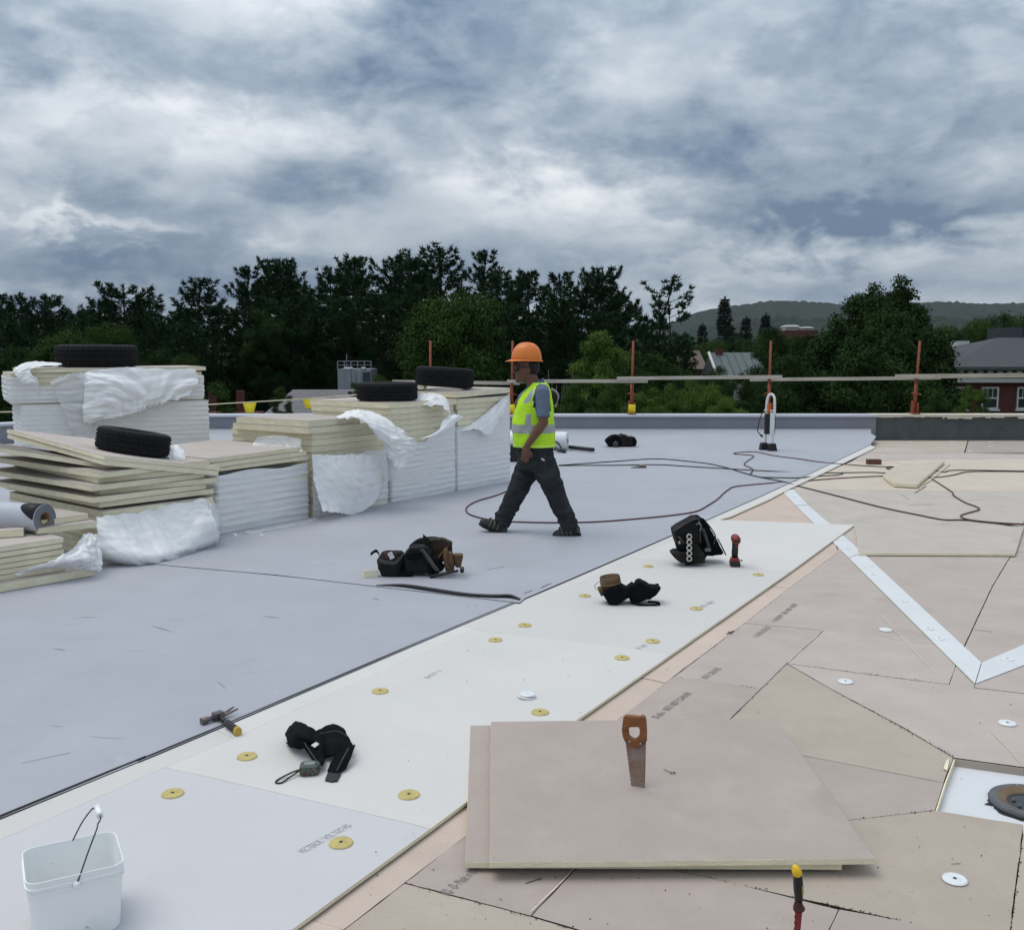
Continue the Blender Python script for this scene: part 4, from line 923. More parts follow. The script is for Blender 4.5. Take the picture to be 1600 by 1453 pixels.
# ------------------------------------------------------------------ trees
TR = random.Random(42)
m_bark = pm('bark', (0.022, 0.018, 0.014), 0.9, 0.3, 6, 0.5, 20, stretch=(3, 3, .6))
def leaf_mat(name, col, var=.4, rand=.15):
    return pm(name, col, 0.75, var, 0.45, spec=0.06, rand=rand, spots=[(1.9, .52, .2, tuple(c*1.7 for c in col), .55)])
m_pine = leaf_mat('pine_needles', (0.019, 0.046, 0.018))
m_spruce = leaf_mat('spruce_needles', (0.018, 0.036, 0.022))
m_leaf = leaf_mat('maple_leaves', (0.034, 0.066, 0.014))
m_leaf_d = leaf_mat('dark_leaves', (0.023, 0.048, 0.013))
m_leaf_l = leaf_mat('pale_leaves', (0.072, 0.125, 0.024))
def pine(seed, H, sparse=1.0, lean=0.0, spread=.2, base=.18, droop=0.0, mat=None, tuft=.42, density=1.0, narrow=False, flat_top=0.0):
    r = random.Random(seed); tv = MB(); vs, fs = [], []
    U_ = r.uniform; Gs = r.gauss
    tp = [V((lean*H*(i/10)**2*.15 + Gs(0, .06), Gs(0, .06), H*i/10)) for i in range(11)]
    tv.tube(spline(tp, 2), [H*.012*(1-.93*i/20)+.02 for i in range(21)], 7, 0)
    def at(z): f = max(0, min(9.999, z/H*10)); i = int(f); return tp[i].lerp(tp[i+1], f-i)
    def tuft_at(p, d, l):
        for _ in range(6):
            e = V((d.x*.7+Gs(0, .55), d.y*.7+Gs(0, .55), d.z*.7+Gs(.38, .45)))
            e = e/(e.length+1e-6); q = l*U_(.6, 1.15); w_ = V((Gs(0, 1), Gs(0, 1), Gs(0, .5))); w_ = w_/(w_.length+1e-6)*l*.15; o = len(vs)
            vs.extend((p-w_, p+e*q, p+w_)); fs.append((o, o+1, o+2))
    z = H*base
    while z < H*.975:
        t = max(0.0, (z/H-base)/(1-base))
        if narrow: ln = H*spread*(1-t)**.85*U_(.85, 1.1)+.2
        else: ln = H*spread*(1-t**2.2)**.7*U_(.6, 1.2)*(1 if t > .15 else .8) + .35
        nb = 6 if narrow else r.choice((4, 5, 5, 6))
        a0 = r.random()*6
        for k in range(nb):
            if sparse < 1 and r.random() > sparse: continue
            a = a0 + 6.283*k/nb + Gs(0, .22); l = ln*U_(.6, 1.15)
            rise = (U_(-.02, .22) + .55*t*t) if not narrow else (-.30+.6*t)
            d = V((math.cos(a), math.sin(a), 0)); sd_ = V((-d.y, d.x, 0)); b = at(z)
            pts = [b, b+d*l*.4+V((0, 0, l*rise*.3)), b+d*l*.75+V((0, 0, l*rise*.7-droop*l)), b+d*l+V((0, 0, l*(rise*1.15+.08)-droop*l))]
            sp = spline(pts, 3)
            tv.tube(sp, [.04*(1-.8*i/9)*(l/4+.3) for i in range(len(sp))], 4, 0, False)
            nt_ = max(3, int(l*3.9*density))
            for q in range(nt_):
                f = .30+.70*(q+U_(0, 1))/nt_; ff_ = f*(len(sp)-1); i = min(len(sp)-2, int(ff_)); p = sp[i].lerp(sp[i+1], ff_-i)
                tl = (.42*l*(1.12-f)+.25)*U_(.5, 1.1)
                for s_ in (-1, 1):
                    dirt = (d*.75 + sd_*s_*U_(.5, 1.1) + V((0, 0, U_(.0, .3)))).normalized()
                    m_ = max(2, int(tl*3.2))
                    for c in range(m_): tuft_at(p + dirt*tl*(c+.6)/m_, dirt, tuft)
            tuft_at(sp[-1], d, tuft); tuft_at(sp[-1], d, tuft)
        z += H*(.041 if not narrow else .024)*U_(.75, 1.3)*(1.15-.5*t)
    for _ in range(14): tuft_at(at(H*U_(.93, .995)), V((0, 0, 1)), tuft*1.1)
    return (mesh_of(tv, 'trunk', m_bark), mesh_of(MB().add(vs, fs, 0), 'crown', mat or m_pine))
def broad(seed, H, rx, crown_z, lobes=30, leaf=.2, n=8000, mat=None, lobe_r=.30, cone=0.0):
    "crown of leaf clumps; cone > 0 narrows it to the top"
    r = random.Random(seed); tv = MB(); vs, fs = [], []
    U_ = r.uniform; Gs = r.gauss
    cz = (crown_z+H)/2; rz = (H-crown_z)/2
    tv.tube([(0, 0, 0), (.1, 0, crown_z*.6), (0, .1, crown_z), (.0, 0, cz)], [H*.022, H*.018, H*.014, H*.006], 8, 0)
    lb = []
    for i in range(lobes):
        a = r.random()*6.283; sn = U_(-.8, .97); cs = math.sqrt(1-sn*sn); q = U_(.5, .86)
        nar = 1-cone*max(0, sn*.5+.5)
        lb.append((V((math.cos(a)*cs*rx*q*nar, math.sin(a)*cs*rx*q*nar, cz+sn*rz*q)), U_(.55, 1.25)*lobe_r*min(rx, rz)*(1-.45*cone*max(0, sn))))
    for c, _ in lb:
        m = V((c.x*.4, c.y*.4, crown_z+(c.z-crown_z)*.45)); tv.tube(spline([V((0, 0, crown_z*.85)), m, c], 4), [H*.008*(1-i/9.5)+.01 for i in range(9)], 5, 0, False)
    tot = sum(q*q for _, q in lb)
    for c, q in lb:
        for _ in range(int(n*q*q/tot)):
            d = V((Gs(0, 1), Gs(0, 1), Gs(.1, 1))); d = d/(d.length+1e-6)
            rad = q*(r.random()**.4)*(1+.45*noise.noise(c+d*2.7))
            p = c + V((d.x*rad, d.y*rad, d.z*rad*.8))
            for _ in range(3):
                nx = V((d.x*.6+Gs(0, .6), d.y*.6+Gs(0, .6), d.z*.5+Gs(.4, .6))); nx = nx/(nx.length+1e-6)
                a = nx.cross(V((Gs(0, 1), Gs(0, 1), Gs(0, 1)))); a = a/(a.length+1e-6); b = nx.cross(a)
                pp = p + V((Gs(0, leaf*.7), Gs(0, leaf*.7), Gs(0, leaf*.6))); s = leaf*U_(.5, 1.15); o = len(vs)
                vs.extend((pp-a*s*.5, pp+b*s*.33, pp+a*s*.6, pp-b*s*.33)); fs.append((o, o+1, o+2, o+3))
    zs = sorted(p.z for p in vs); zm = zs[int(len(zs)*.999)]
    for p in vs: p.z *= H/zm
    hr = sorted(math.hypot(p.x, p.y) for p in vs)[int(len(vs)*.97)]
    for p in vs: p.x *= rx/hr; p.y *= rx/hr
    return (mesh_of(tv, 'trunk', m_bark), mesh_of(MB().add(vs, fs, 0), 'crown', mat or m_leaf))
PINES = [pine(11, 20, 1, .3, .19, .10), pine(12, 20, 1, -.2, .22, .08, .03), pine(13, 20, .9, .5, .17, .10), pine(14, 20, 1, .1, .25, .06, .03), pine(15, 20, .95, -.5, .20, .12)]
PINE_SPARSE = [pine(21, 18, .50, 1.2, .20, .45, .0, None, .42, .8), pine(22, 15, .6, -.6, .15, .72, 0, None, .42, .9)]
SPRUCE = [pine(31, 20, 1, 0, .14, .06, .06, m_spruce, .38, .8, True)]
BROADS = {'m': broad(41, 14, 5.0, 2.0, 46, .24, 11000), 'd': broad(42, 13, 4.5, 1.0, 40, .24, 9000, m_leaf_d), 'l': broad(43, 13, 3.4, 1.0, 40, .20, 9000, m_leaf_l, .26),
          't': broad(44, 16, 4.0, 1.0, 52, .25, 11000, m_leaf_d, .30, .55), 'g': broad(45, 10, 3.0, .5, 40, .13, 11000, m_leaf_l, .26), 's': broad(46, 9, 2.8, .3, 34, .15, 9000, m_leaf, .28)}
RX = {'m': 5.0, 'd': 4.5, 'l': 3.4, 't': 4.0, 'g': 3.0, 's': 2.8}
def put_tree(name, meshes, label, group, px, ytop, Y, H0, width=1.0, cat='tree', zbase=None, rx=None):
    "width: stretch, or with rx given the crown radius in photo pixels"
    top = P(px, ytop, Y); zb = ground_h(top.x, Y) if zbase is None else zbase; s = (top.z-zb)/H0
    t = thing(name, label, cat, (top.x, top.y, zb), TR.random()*6.28, group)
    k = s*width if rx is None else width*Y/F/rx
    if rx is None: child('trunk', meshes[0], t, scale=(k, k, s)); child('crown', meshes[1], t, scale=(k, k, s))
    else:                                    # keep the crown's own proportions and hang it from the tree top
        h_ = top.z-zb; kz = min(s, k*1.12)
        child('trunk', meshes[0], t, scale=(k, k, s)); child('crown', meshes[1], t, (0, 0, h_-H0*kz), (0, 0, 0), (k, k, kz))
    return t
PG = 'tall pines along the skyline'
pine_list = [(-12, 470, 72, 3, 1.0, 'dark pine cut by the left picture edge'), (28, 464, 84, 1, 1.1, 'broad pine second from the left picture edge'), (68, 461, 78, 3, .95, 'flat-topped pine left of the gap at the far left'),
 (104, 486, 92, 0, .9, 'low pine in the dip of the far-left skyline'), (150, 470, 90, 1, 1.0, 'pine shoulder just above the back-left tyre'), (196, 445, 76, 3, 1.15, 'wide ragged pine above and right of the back-left tyre'), (226, 462, 84, 0, 1.0, 'smaller pine right of the wide ragged pine'),
 (262, 488, 88, 2, 1.0, 'low pine between two ragged pines on the left'), (305, 440, 74, 1, 1.05, 'pale-tipped pine standing alone left of the dark round-headed pine'), (362, 420, 78, 2, .95, 'dark round-headed pine left of the twin-topped pine'), (425, 406, 76, 0, 1.0, 'left top of the twin-topped tall pine'),
 (440, 404, 82, 3, .85, 'right top of the twin-topped tall pine'), (470, 446, 90, 1, 1.0, 'low pine just right of the twin-topped pine'), (508, 418, 76, 0, 1.0, 'pine left of the pair above the grey metal tower'), (540, 409, 82, 1, .95, 'left pine of the pair above the grey metal tower'),
 (577, 405, 80, 2, .85, 'right pine of the pair above the grey metal tower'), (622, 402, 74, 3, 1.0, 'left flank of the tallest pine clump'), (655, 394, 80, 0, 1.0, 'middle of the tallest pine clump'), (690, 388, 76, 1, 1.0, 'highest pine of the whole skyline'), (734, 396, 84, 2, .9, 'feathery pine just right of the highest pine'),
 (775, 426, 82, 0, .9, 'small pine first right of the feathery pine'), (804, 432, 90, 4, .9, 'small pine second right of the feathery pine'), (838, 425, 78, 2, .95, 'pine straight above the orange hard hat'), (880, 431, 84, 1, .95, 'pine right of the one above the hard hat'), (930, 420, 76, 3, .95, 'left top of the last dense pine before the sparse ones'), (948, 418, 82, 0, .75, 'right top of the last dense pine before the sparse ones'),
 (975, 462, 95, 1, .9, 'low pine between the dense and the sparse ones')]
for px, yt, Y, v_, wd, lab in pine_list:
    put_tree('pine_tree', PINES[v_], lab, PG, px, yt, Y, 20, wd)
put_tree('pine_tree', PINE_SPARSE[0], 'sparse pine with bare limbs, first right of the dense pines', PG, 1006, 432, 78, 18, 1.0)
put_tree('pine_tree', PINE_SPARSE[1], 'small umbrella-topped sparse pine left of the hills', PG, 1060, 470, 76, 15, .8)
for px, yt, Y, lab in [(1133, 463, 150, 'tall narrow spruce standing against the hills'), (1166, 494, 170, 'left of two short spruces below the hill'), (1197, 489, 165, 'right of two short spruces below the hill'), (1098, 505, 190, 'small spruce left of the tall narrow spruce')]:
    put_tree('spruce_tree', SPRUCE[0], lab, 'narrow spruces below the hills', px, yt, Y, 20, 1.15)
BG_ = 'leafy trees beyond the parapet'
H_ = {'m': 14, 'd': 13, 'l': 13, 't': 16, 'g': 10, 's': 9}
for px, yt, Y, kd, wd, lab in [
 (712, 450, 52, 'm', 80, 'big round maple in front of the tallest pines'), (662, 492, 55, 'm', 40, 'left shoulder of the big round maple'), (768, 510, 54, 'd', 45, 'dark tree right of the big round maple'),
 (98, 512, 58, 'm', 52, 'leafy tree left of the back-left tyre'), (170, 504, 52, 'm', 42, 'bright leafy tree behind the back-left tyre'), (14, 540, 46, 'd', 45, 'dark leafy tree at the left picture edge'), (238, 545, 56, 'd', 45, 'dark leafy tree right of the back-left tyre'),
 (285, 553, 44, 'm', 30, 'small yellowish tree beyond the right end of the back-left pile'), (412, 482, 64, 'd', 36, 'olive tree below the twin-topped pine'),
 (938, 518, 36, 'l', 48, 'pale tall shrub tree right of the worker, thin bare stems beside it'), (990, 548, 40, 's', 42, 'green tree behind the tagged guard post'), (1040, 552, 44, 'd', 50, 'dull green tree right of the tagged post'), (1090, 590, 34, 'g', 40, 'bright green bush crown above the parapet right of the tagged post'),
 (1128, 612, 31, 'g', 36, 'low bright bush left of the upright tool'), (1055, 600, 30, 'g', 40, 'bright bush above the coping, midway between tagged post and tool'), (1010, 606, 29, 'g', 36, 'bright bush right behind the tagged post'), (960, 596, 30, 's', 44, 'green bush between worker and tagged post'), (900, 590, 31, 's', 42, "green bush just behind the worker's back"),
 (1215, 512, 64, 'd', 42, 'dark tree behind the post with the upright tool'), (1262, 522, 56, 'd', 45, 'dark tree left of the large leafy tree'), (1352, 445, 46, 't', 52, 'left top of the large leafy tree on the right'), (1404, 436, 48, 't', 56, 'right top of the large leafy tree on the right'), (1310, 496, 44, 't', 60, 'left flank of the large leafy tree on the right'), (1450, 498, 46, 't', 58, 'right flank of the large leafy tree on the right'), (1378, 480, 43, 'd', 70, 'dark heart of the large leafy tree on the right'),
 (1250, 556, 38, 'd', 60, 'dark crown low behind the guard rail, left of the large tree'), (1335, 545, 37, 'd', 75, 'dark crown low behind the guard rail under the large tree'), (1412, 560, 36, 'd', 70, 'dark crown low behind the leaning post'), (1150, 584, 52, 'd', 30, 'dark crown covering the foot of the green-roofed house'), (1186, 578, 50, 'd', 26, 'dark crown right of the green-roofed house'), (1118, 572, 54, 'd', 26, 'dark crown left of the green-roofed house'), (1192, 596, 40, 'd', 45, 'dark crown left of the post with the upright tool'),
 (1520, 497, 120, 'm', 45, 'leafy tree behind the brick building roof, left'), (1570, 490, 130, 'd', 45, 'leafy tree behind the brick building roof, right'), (1630, 486, 120, 'm', 55, 'leafy tree at the right picture edge behind the brick building'), (1488, 520, 110, 'd', 40, 'dark tree left of the brick building roof'),
 (1466, 612, 33, 's', 24, 'light green bush left of the brick building windows'), (1520, 602, 32, 'g', 24, 'light green bush in front of the first brick-building window'),
 (556, 598, 34, 's', 16, 'bushy green shrub left of the middle tyre'), (594, 586, 35, 's', 30, 'bushy green shrub just below the grey metal tower'), (441, 604, 30, 's', 18, 'small shrub in front of the grey shingle roof'), (325, 598, 34, 's', 40, 'shrub beside the back-left bundle, under the chimney'), (5, 600, 30, 'd', 40, 'dark shrub left of the back-left bundle')]:
    put_tree('leafy_tree', BROADS[kd], lab, BG_, px, yt, Y, H_[kd], wd, rx=RX[kd])
for i, (px, yt, Y, wd) in enumerate([(120, 492, 70, 1), (260, 505, 66, 1), (345, 478, 68, 1.0), (392, 470, 66, .9), (455, 468, 66, 1), (498, 472, 68, 1), (560, 468, 66, 1), (605, 460, 66, 1), (650, 452, 68, .9), (790, 475, 70, 1), (850, 472, 68, 1), (905, 470, 66, 1), (960, 488, 68, .9), (1015, 510, 72, .9), (1060, 528, 72, .8), (310, 505, 64, 1), (20, 505, 66, 1), (55, 492, 86, 1.1), (150, 488, 84, 1.1), (222, 484, 88, 1.1), (285, 482, 86, 1.0)]):
    put_tree('pine_tree', PINES[(i*2) % 5], ['understorey pine beside the far-left dip', 'understorey pine right of the wide ragged pine', 'understorey pine below the pale-tipped pine', 'understorey pine below the round-headed pine', 'understorey pine below the twin-topped pine', 'understorey pine left of the plant tower', 'understorey pine behind the plant tower', 'understorey pine right of the plant tower', 'understorey pine left of the round maple', 'understorey pine right of the round maple', 'understorey pine above the hard hat', 'understorey pine right of the hard hat', 'understorey pine under the last dense pine', 'understorey pine under the sparse pine', 'lowest understorey pine near the umbrella-topped pine', 'understorey pine left of the pale-tipped pine', 'understorey pine at the left picture edge', 'second-row pine near the left picture edge', 'second-row pine straight above the back-left tyre', 'second-row pine right of the back-left tyre', 'second-row pine above the right end of the back-left pile'][i], 'lower pines filling the wood', px, yt, Y, 20, wd)
for i, px in enumerate((260, 330, 395, 455, 510, 575, 640, 800, 850, 905, 960, 1010, 1060, 30, 110, 190)):
    put_tree('leafy_tree', BROADS['d'], ['dark undergrowth crown beyond the right end of the back-left pile', 'dark undergrowth crown beside the far left chimneys', 'dark undergrowth crown left of the shingle roof', 'dark undergrowth crown above the shingle roof', 'dark undergrowth crown left of the plant tower', 'dark undergrowth crown right behind the plant tower', 'dark undergrowth crown above the middle tyre', 'dark undergrowth crown left of the hard hat', 'dark undergrowth crown right of the hard hat', 'dark undergrowth crown above the pale shrub tree', 'dark undergrowth crown left of the tagged post', 'dark undergrowth crown right of the tagged post', 'dark undergrowth crown under the umbrella-topped pine', 'dark undergrowth crown at the left picture edge', 'dark undergrowth crown left of the back-left tyre', 'dark undergrowth crown behind the back-left tyre'][i], 'dark undergrowth below the pines', px, 552 + (i*37) % 22, 67 + (i*5) % 7, 13, 62, rx=RX['d'])
for i, (px, yt, Y, kd, wd) in enumerate([(1080, 535, 110, 'd', 35), (1112, 530, 130, 'm', 30), (1165, 528, 140, 'd', 30), (1200, 522, 150, 'm', 30), (1240, 524, 120, 'm', 32), (1290, 515, 150, 'd', 34), (1480, 508, 190, 'm', 30), (1140, 518, 230, 'd', 30), (1235, 512, 260, 'd', 30)]):
    put_tree('leafy_tree', BROADS[kd], ['leafy crown left of the two far chimneys', 'far leafy crown above the green metal roof', 'far dark crown right of the green metal roof ridge', 'far leafy crown under the short spruces', 'leafy crown under the far flat-roofed cupolas', 'far dark crown right of the cupolas', 'far leafy crown right of the large leafy tree', 'farthest crown under the tall spruce', 'farthest crown behind the cupolas'][i], BG_, px, yt, Y, H_[kd], wd, rx=RX[kd])
# bare stems beside the pale shrub tree
bs = thing('bare_sapling', 'thicket of thin leafless grey stems right of the hard hat', 'sapling', P(880, 650, 33).xy.to_3d() + V((0, 0, GZ)))
rr = random.Random(8)
for i in range(16):
    x = rr.uniform(-.9, .9); h = 10.2+rr.uniform(-.8, .9)
    MB().tube(spline([(x*.4, 0, 7.0), (x*.8, rr.uniform(-.3, .3), 8.6), (x+rr.gauss(0, .12), rr.uniform(-.3, .3), h)], 4), [.03-.0028*k for k in range(9)], 5).build('stem', pm('grey_stem', (.14, .13, .11), .9), bs)

# ------------------------------------------------------------------ buildings beyond the trees
m_brick = pm('red_brick', (0.10, 0.034, 0.027), 0.85, 0.2, 3, 0.2, 30, stretch=(1, 1, 3))
m_slate = pm('grey_slate', (0.052, 0.055, 0.062), 0.7, 0.15, 1.5, 0.3, 12, stretch=(1, 1, 4))
m_white = pm('white_trim', (0.60, 0.60, 0.58), 0.6, 0.06, 3)
m_glass = pm('dark_glass', (0.02, 0.025, 0.03), 0.08, 0.1, 2, spec=.6)
def win(parent, cx, cz, y, w_, h_):
    f = MB(); t = .09
    f.box((cx-w_/2, y-.05, cz), (t, .12, h_+t)).box((cx+w_/2, y-.05, cz), (t, .12, h_+t)).box((cx, y-.05, cz+h_/2), (w_-t, .12, t)).box((cx, y-.05, cz-h_/2), (w_-t, .12, t)).box((cx, y-.05, cz), (w_-t, .10, t*.9))
    f.box((cx-w_*.17, y-.045, cz+h_*.25), (t*.35, .06, h_*.5-t)).box((cx+w_*.17, y-.045, cz+h_*.25), (t*.35, .06, h_*.5-t))
    fo = f.build('window', m_white, parent)
    MB().box((cx, y-.015, cz), (w_-t, .02, h_-t)).build('pane', m_glass, fo)
    MB().box((cx, y-.09, cz-h_/2-.1), (w_+.25, .25, .1)).build('sill', m_white, fo)
Yb = 62.0
q0 = P(1484, 640, Yb); zE = P(1500, 573, Yb).z; zW = P(1500, 598, Yb).z
br = thing('brick_building', 'red brick building with grey hipped roof and white sash windows at the right', 'building', (q0.x, Yb, GZ))
wl = 26.0; zz = lambda z: z-GZ
MB().box((wl/2, 6, zz(zW)/2), (wl, 12, zz(zW))).build('wall', m_brick, br)
for px in (1498, 1546, 1601, 1650, 1698):
    p = P(px, 622, Yb); win(br, p.x-q0.x, zz(p.z), 0.0, .95, 1.28)
zc0 = P(1500, 580.5, Yb).z
MB().box((wl/2, 5.9, zz((zW+zc0)/2)), (wl+.3, 12.4, zc0-zW-.02)).build('frieze', m_brick, br)
MB().box((wl/2, 5.85, zz(zW)+.15), (wl+.5, 12.7, .26)).build('belt_course', m_white, br)
for k in range(44): MB().box((-.3+k*.6, -.52, zz(zc0)-.02), (.3, .3, .12)).build('dentil', m_white, br) if k == 0 else child('dentil', bpy.data.objects['dentil'].data, br, (k*.6, 0, 0))
MB().box((wl/2, 5.7, zz(zc0)+.14), (wl+1.4, 13.4, .14)).box((wl/2, 5.7, zz(zE)-.08), (wl+1.7, 13.8, .12)).build('cornice', pm('grey_cornice', (.16, .17, .17), .6), br)
rf = MB(); e = zz(zE); x0, x1, y0, y1 = -1.0, wl+.9, -1.3, 12.6
apex = zz(P(1597, 528, Yb+6).z)
rf.add([(x0, y0, e), (x1, y0, e), (x1, y1, e), (x0, y1, e), (x0+6.5, 5.6, apex), (x1-6.5, 5.6, apex)], [[0, 1, 5, 4], [2, 3, 4, 5], [3, 0, 4], [1, 2, 5], [3, 2, 1, 0]])
rfo = rf.build('roof', m_slate, br)
p = P(1566, 528, Yb+9); MB().box((p.x-q0.x+3.2, 9, apex-.1), (6.2, 5, 1.7)).build('roof_monitor', pm('dark_monitor', (.03, .033, .045), .6), rfo)
MB().tube([V((p.x-q0.x+.3, 6.4, apex+.95)), V((p.x-q0.x+6.5, 6.4, apex+.95))], .17, 10).build('white_pipe', m_white, rfo)
p = P(1500, 540, Yb+16); MB().box((p.x-q0.x, 16, zz(p.z)), (1.0, 1.0, .7)).box((p.x-q0.x, 16, zz(p.z)-.7), (1.4, 1.3, .15)).build('roof_unit', m_white, br)

# shingled roof and grey metal tower behind the stacks
g0 = P(420, 640, 42); sh = thing('shingled_house', 'house with a long grey shingle roof behind the yellow pennants', 'house', (g0.x, 42, GZ))
zt = P(430, 609, 45).z-GZ; zb_ = P(430, 646, 42).z-GZ
wsh = P(640, 640, 42).x-g0.x
MB().box((wsh/2, 3, zb_/2-.1), (wsh-.6, 6, zb_-.2)).build('wall', pm('clapboard', (.3, .3, .29), .8, .1, 3, stretch=(1, 1, 12)), sh)
rfm = MB(); nrow = 11
for i in range(nrow):
    f0, f1 = i/nrow, (i+1)/nrow
    rfm.add([(-.1+.5*f0, 3.4*f0-.4, zb_+(zt-zb_)*f0+.03), (wsh, 3.4*f0-.4, zb_+(zt-zb_)*f0+.03), (wsh, 3.4*f1-.4, zb_+(zt-zb_)*f1), (-.1+.5*f1, 3.4*f1-.4, zb_+(zt-zb_)*f1),
             (-.1+.5*f0, 3.4*f0-.4, zb_+(zt-zb_)*f0-.05), (wsh, 3.4*f0-.4, zb_+(zt-zb_)*f0-.05)], [[0, 1, 2, 3], [4, 5, 1, 0]])
rfm.add([(.4, 3.0, zt), (wsh, 3.0, zt), (wsh, 6.4, zb_), (-.1, 6.4, zb_)], [[0, 1, 2, 3]])
rfm.build('roof', pm('grey_shingle', (.20, .185, .195), .9, .18, 5, .4, 9, stretch=(1, 1, 3)), sh)
tw = P(528, 612, 50); tower = thing('metal_tower', 'grey metal plant tower with a railed top, above the shingle roof', 'plant tower', (tw.x, 50, GZ))
tz = P(528, 577, 50).z-GZ; tww = P(580, 600, 50).x-tw.x
m_tow = pm('grey_metal', (.22, .245, .265), .5, .08, 2, spec=.4); m_tow_d = pm('dark_metal', (.03, .04, .05), .5)
MB().box((tww/2, 1.2, tz/2), (tww, 2.4, tz)).build('body', m_tow, tower)
for k, (a, b) in enumerate([(.22, .20), (.43, .12), (.60, .12)]): MB().box((tww*a+tww*b/2, -.03, tz-.62), (tww*b-.04, .06, .95)).build('panel', m_tow, tower, bevel=.01)
MB().box((tww*.87, -.02, tz-.5), (tww*.22, .05, .7)).build('louvre', m_tow_d, tower)
rl = MB()
for k in range(6): rl.box((tww*k/5, .05, tz+.2), (.04, .04, .42))
rl.box((tww/2, .05, tz+.40), (tww, .03, .04)).box((tww/2, .05, tz+.21), (tww, .03, .03)).tube([(tww*.25, .3, tz), (tww*.25, .3, tz+.75)], .015, 5)
rl.build('railing', m_tow, tower)
MB().tube([(tww*.2, -.02, tz-.02), (tww*.22, -.05, tz+.07), (tww*.45, -.05, tz+.07), (tww*.47, -.02, tz-.02)], .04, 6).build('grab_pipe', m_white, tower)
MB().tube([(tww*.72, -.02, tz+.0), (tww*.73, -.05, tz+.07), (tww*.83, -.05, tz+.07), (tww*.84, -.02, tz)], .04, 6).build('grab_pipe', m_white, tower)
def house(label, px, yb, Y, wpx, hw, roof_px, roof_mat, wall_mat, gable=True, group=None):
    p = P(px, yb, Y); s = Y/F; w_ = wpx*s; d = hw
    t = thing('house', label, 'house', (p.x, Y, GZ), 0, group); e = p.z-GZ; r_ = P(px, roof_px, Y+d/2).z-GZ
    MB().box((w_/2, d/2, e/2), (w_, d, e)).build('wall', wall_mat, t)
    mb = MB(); o_ = .3; n_ = max(6, int(w_/.55))
    mb.add([(-o_, -o_, e-.1), (w_+o_, -o_, e-.1), (w_+o_, d/2, r_), (-o_, d/2, r_), (w_+o_, d+o_, e-.1), (-o_, d+o_, e-.1)], [[0, 1, 2, 3], [3, 2, 4, 5], [0, 3, 5], [1, 4, 2]])
    ro = mb.build('roof', roof_mat, t)
    if gable:
        for k in range(n_+1):
            x = -o_+(w_+2*o_)*k/n_; MB().tube([(x, -o_, e-.07), (x, d/2, r_+.03)], .03, 4).build('standing_seam', roof_mat, ro)
    return t, w_, e, r_
m_gmetal = pm('green_grey_metal_roof', (.08, .105, .10), .45, .1, 1.5, spec=.4)
hs, w_, e, r_ = house('house with a pale green standing-seam roof left of the upright tool', 1131, 590, 70, 62, 7, 551, m_gmetal, pm('pale_clapboard', (.4, .4, .38), .8))
MB().box((.3, 3.4, r_-.3), (.5, .6, 1.2)).build('chimney', m_brick, hs)
MB().tube([(-.4, -.35, e-.2), (-.4, 3.5, r_+.0)], .12, 4).build('barge_board', m_white, hs)
house('brick gable house behind the bright bushes right of the tagged post', 1068, 575, 85, 32, 8, 548, pm('brown_shingle', (.13, .10, .08), .9), m_brick, False)
far = thing('cupola_building', 'far pale building with two low cupolas below the hill', 'building', P(1228, 520, 210).xy.to_3d() + V((0, 0, GZ-6)))
zt = P(1228, 516, 210).z-GZ+6; k = 210/F
MB().box((24*k, 4, zt/2), (52*k, 8, zt)).build('wall', m_brick, far)
for a, b, h in ((0, 25, 9), (29, 46, 6)):
    MB().box(((a+b)/2*k, 3, zt+h*.3*k), ((b-a)*k*.8, 3, h*.6*k)).build('cupola', m_white, far)
    MB().box(((a+b)/2*k, 3, zt+h*.75*k), ((b-a)*k, 4.5, h*.35*k), 0, taper=.55).build('cupola_roof', pm('pale_roof', (.35, .36, .34), .7), far)
ch = P(372, 592, 46); t = thing('brick_chimney_house', 'small brick house with two chimneys behind the shrub left of the pennants', 'house', (ch.x, 46, GZ))
zt = ch.z-GZ-.45
MB().box((-.9, 1, zt/2-.6), (3.0, 3, zt-1.2)).build('wall', m_brick, t)
MB().box((0, .3, zt-.6), (.3, .4, 1.0)).build('chimney', m_brick, t); MB().box((-1.3, .3, zt-.6), (.3, .4, .9)).build('chimney', m_brick, t)
# ------------------------------------------------------------------ the worker
def fused(mb, voxel, smooth=4, mats=None, name='tmp', disp=None):
    "fuse overlapping closed shapes into one continuous surface"
    o = mb.build(name, mats)
    m = o.modifiers.new('r', 'REMESH'); m.mode = 'VOXEL'; m.voxel_size = voxel; m.use_smooth_shade = True
    s = o.modifiers.new('s', 'SMOOTH'); s.factor = .5; s.iterations = smooth
    dg = bpy.context.evaluated_depsgraph_get(); me = bpy.data.meshes.new_from_object(o.evaluated_get(dg)); old = o.data
    bpy.data.objects.remove(o); bpy.data.meshes.remove(old); me.name = name
    if not me.materials: [me.materials.append(q) for q in (mats if isinstance(mats, list) else [mats])]
    if disp:
        me.calc_loop_triangles()
        nr = [v.normal.copy() for v in me.vertices]
        for v, n in zip(me.vertices, nr): v.co = v.co + n*disp(v.co, n)
    me.polygons.foreach_set('use_smooth', [True]*len(me.polygons)); me.update()
    return me
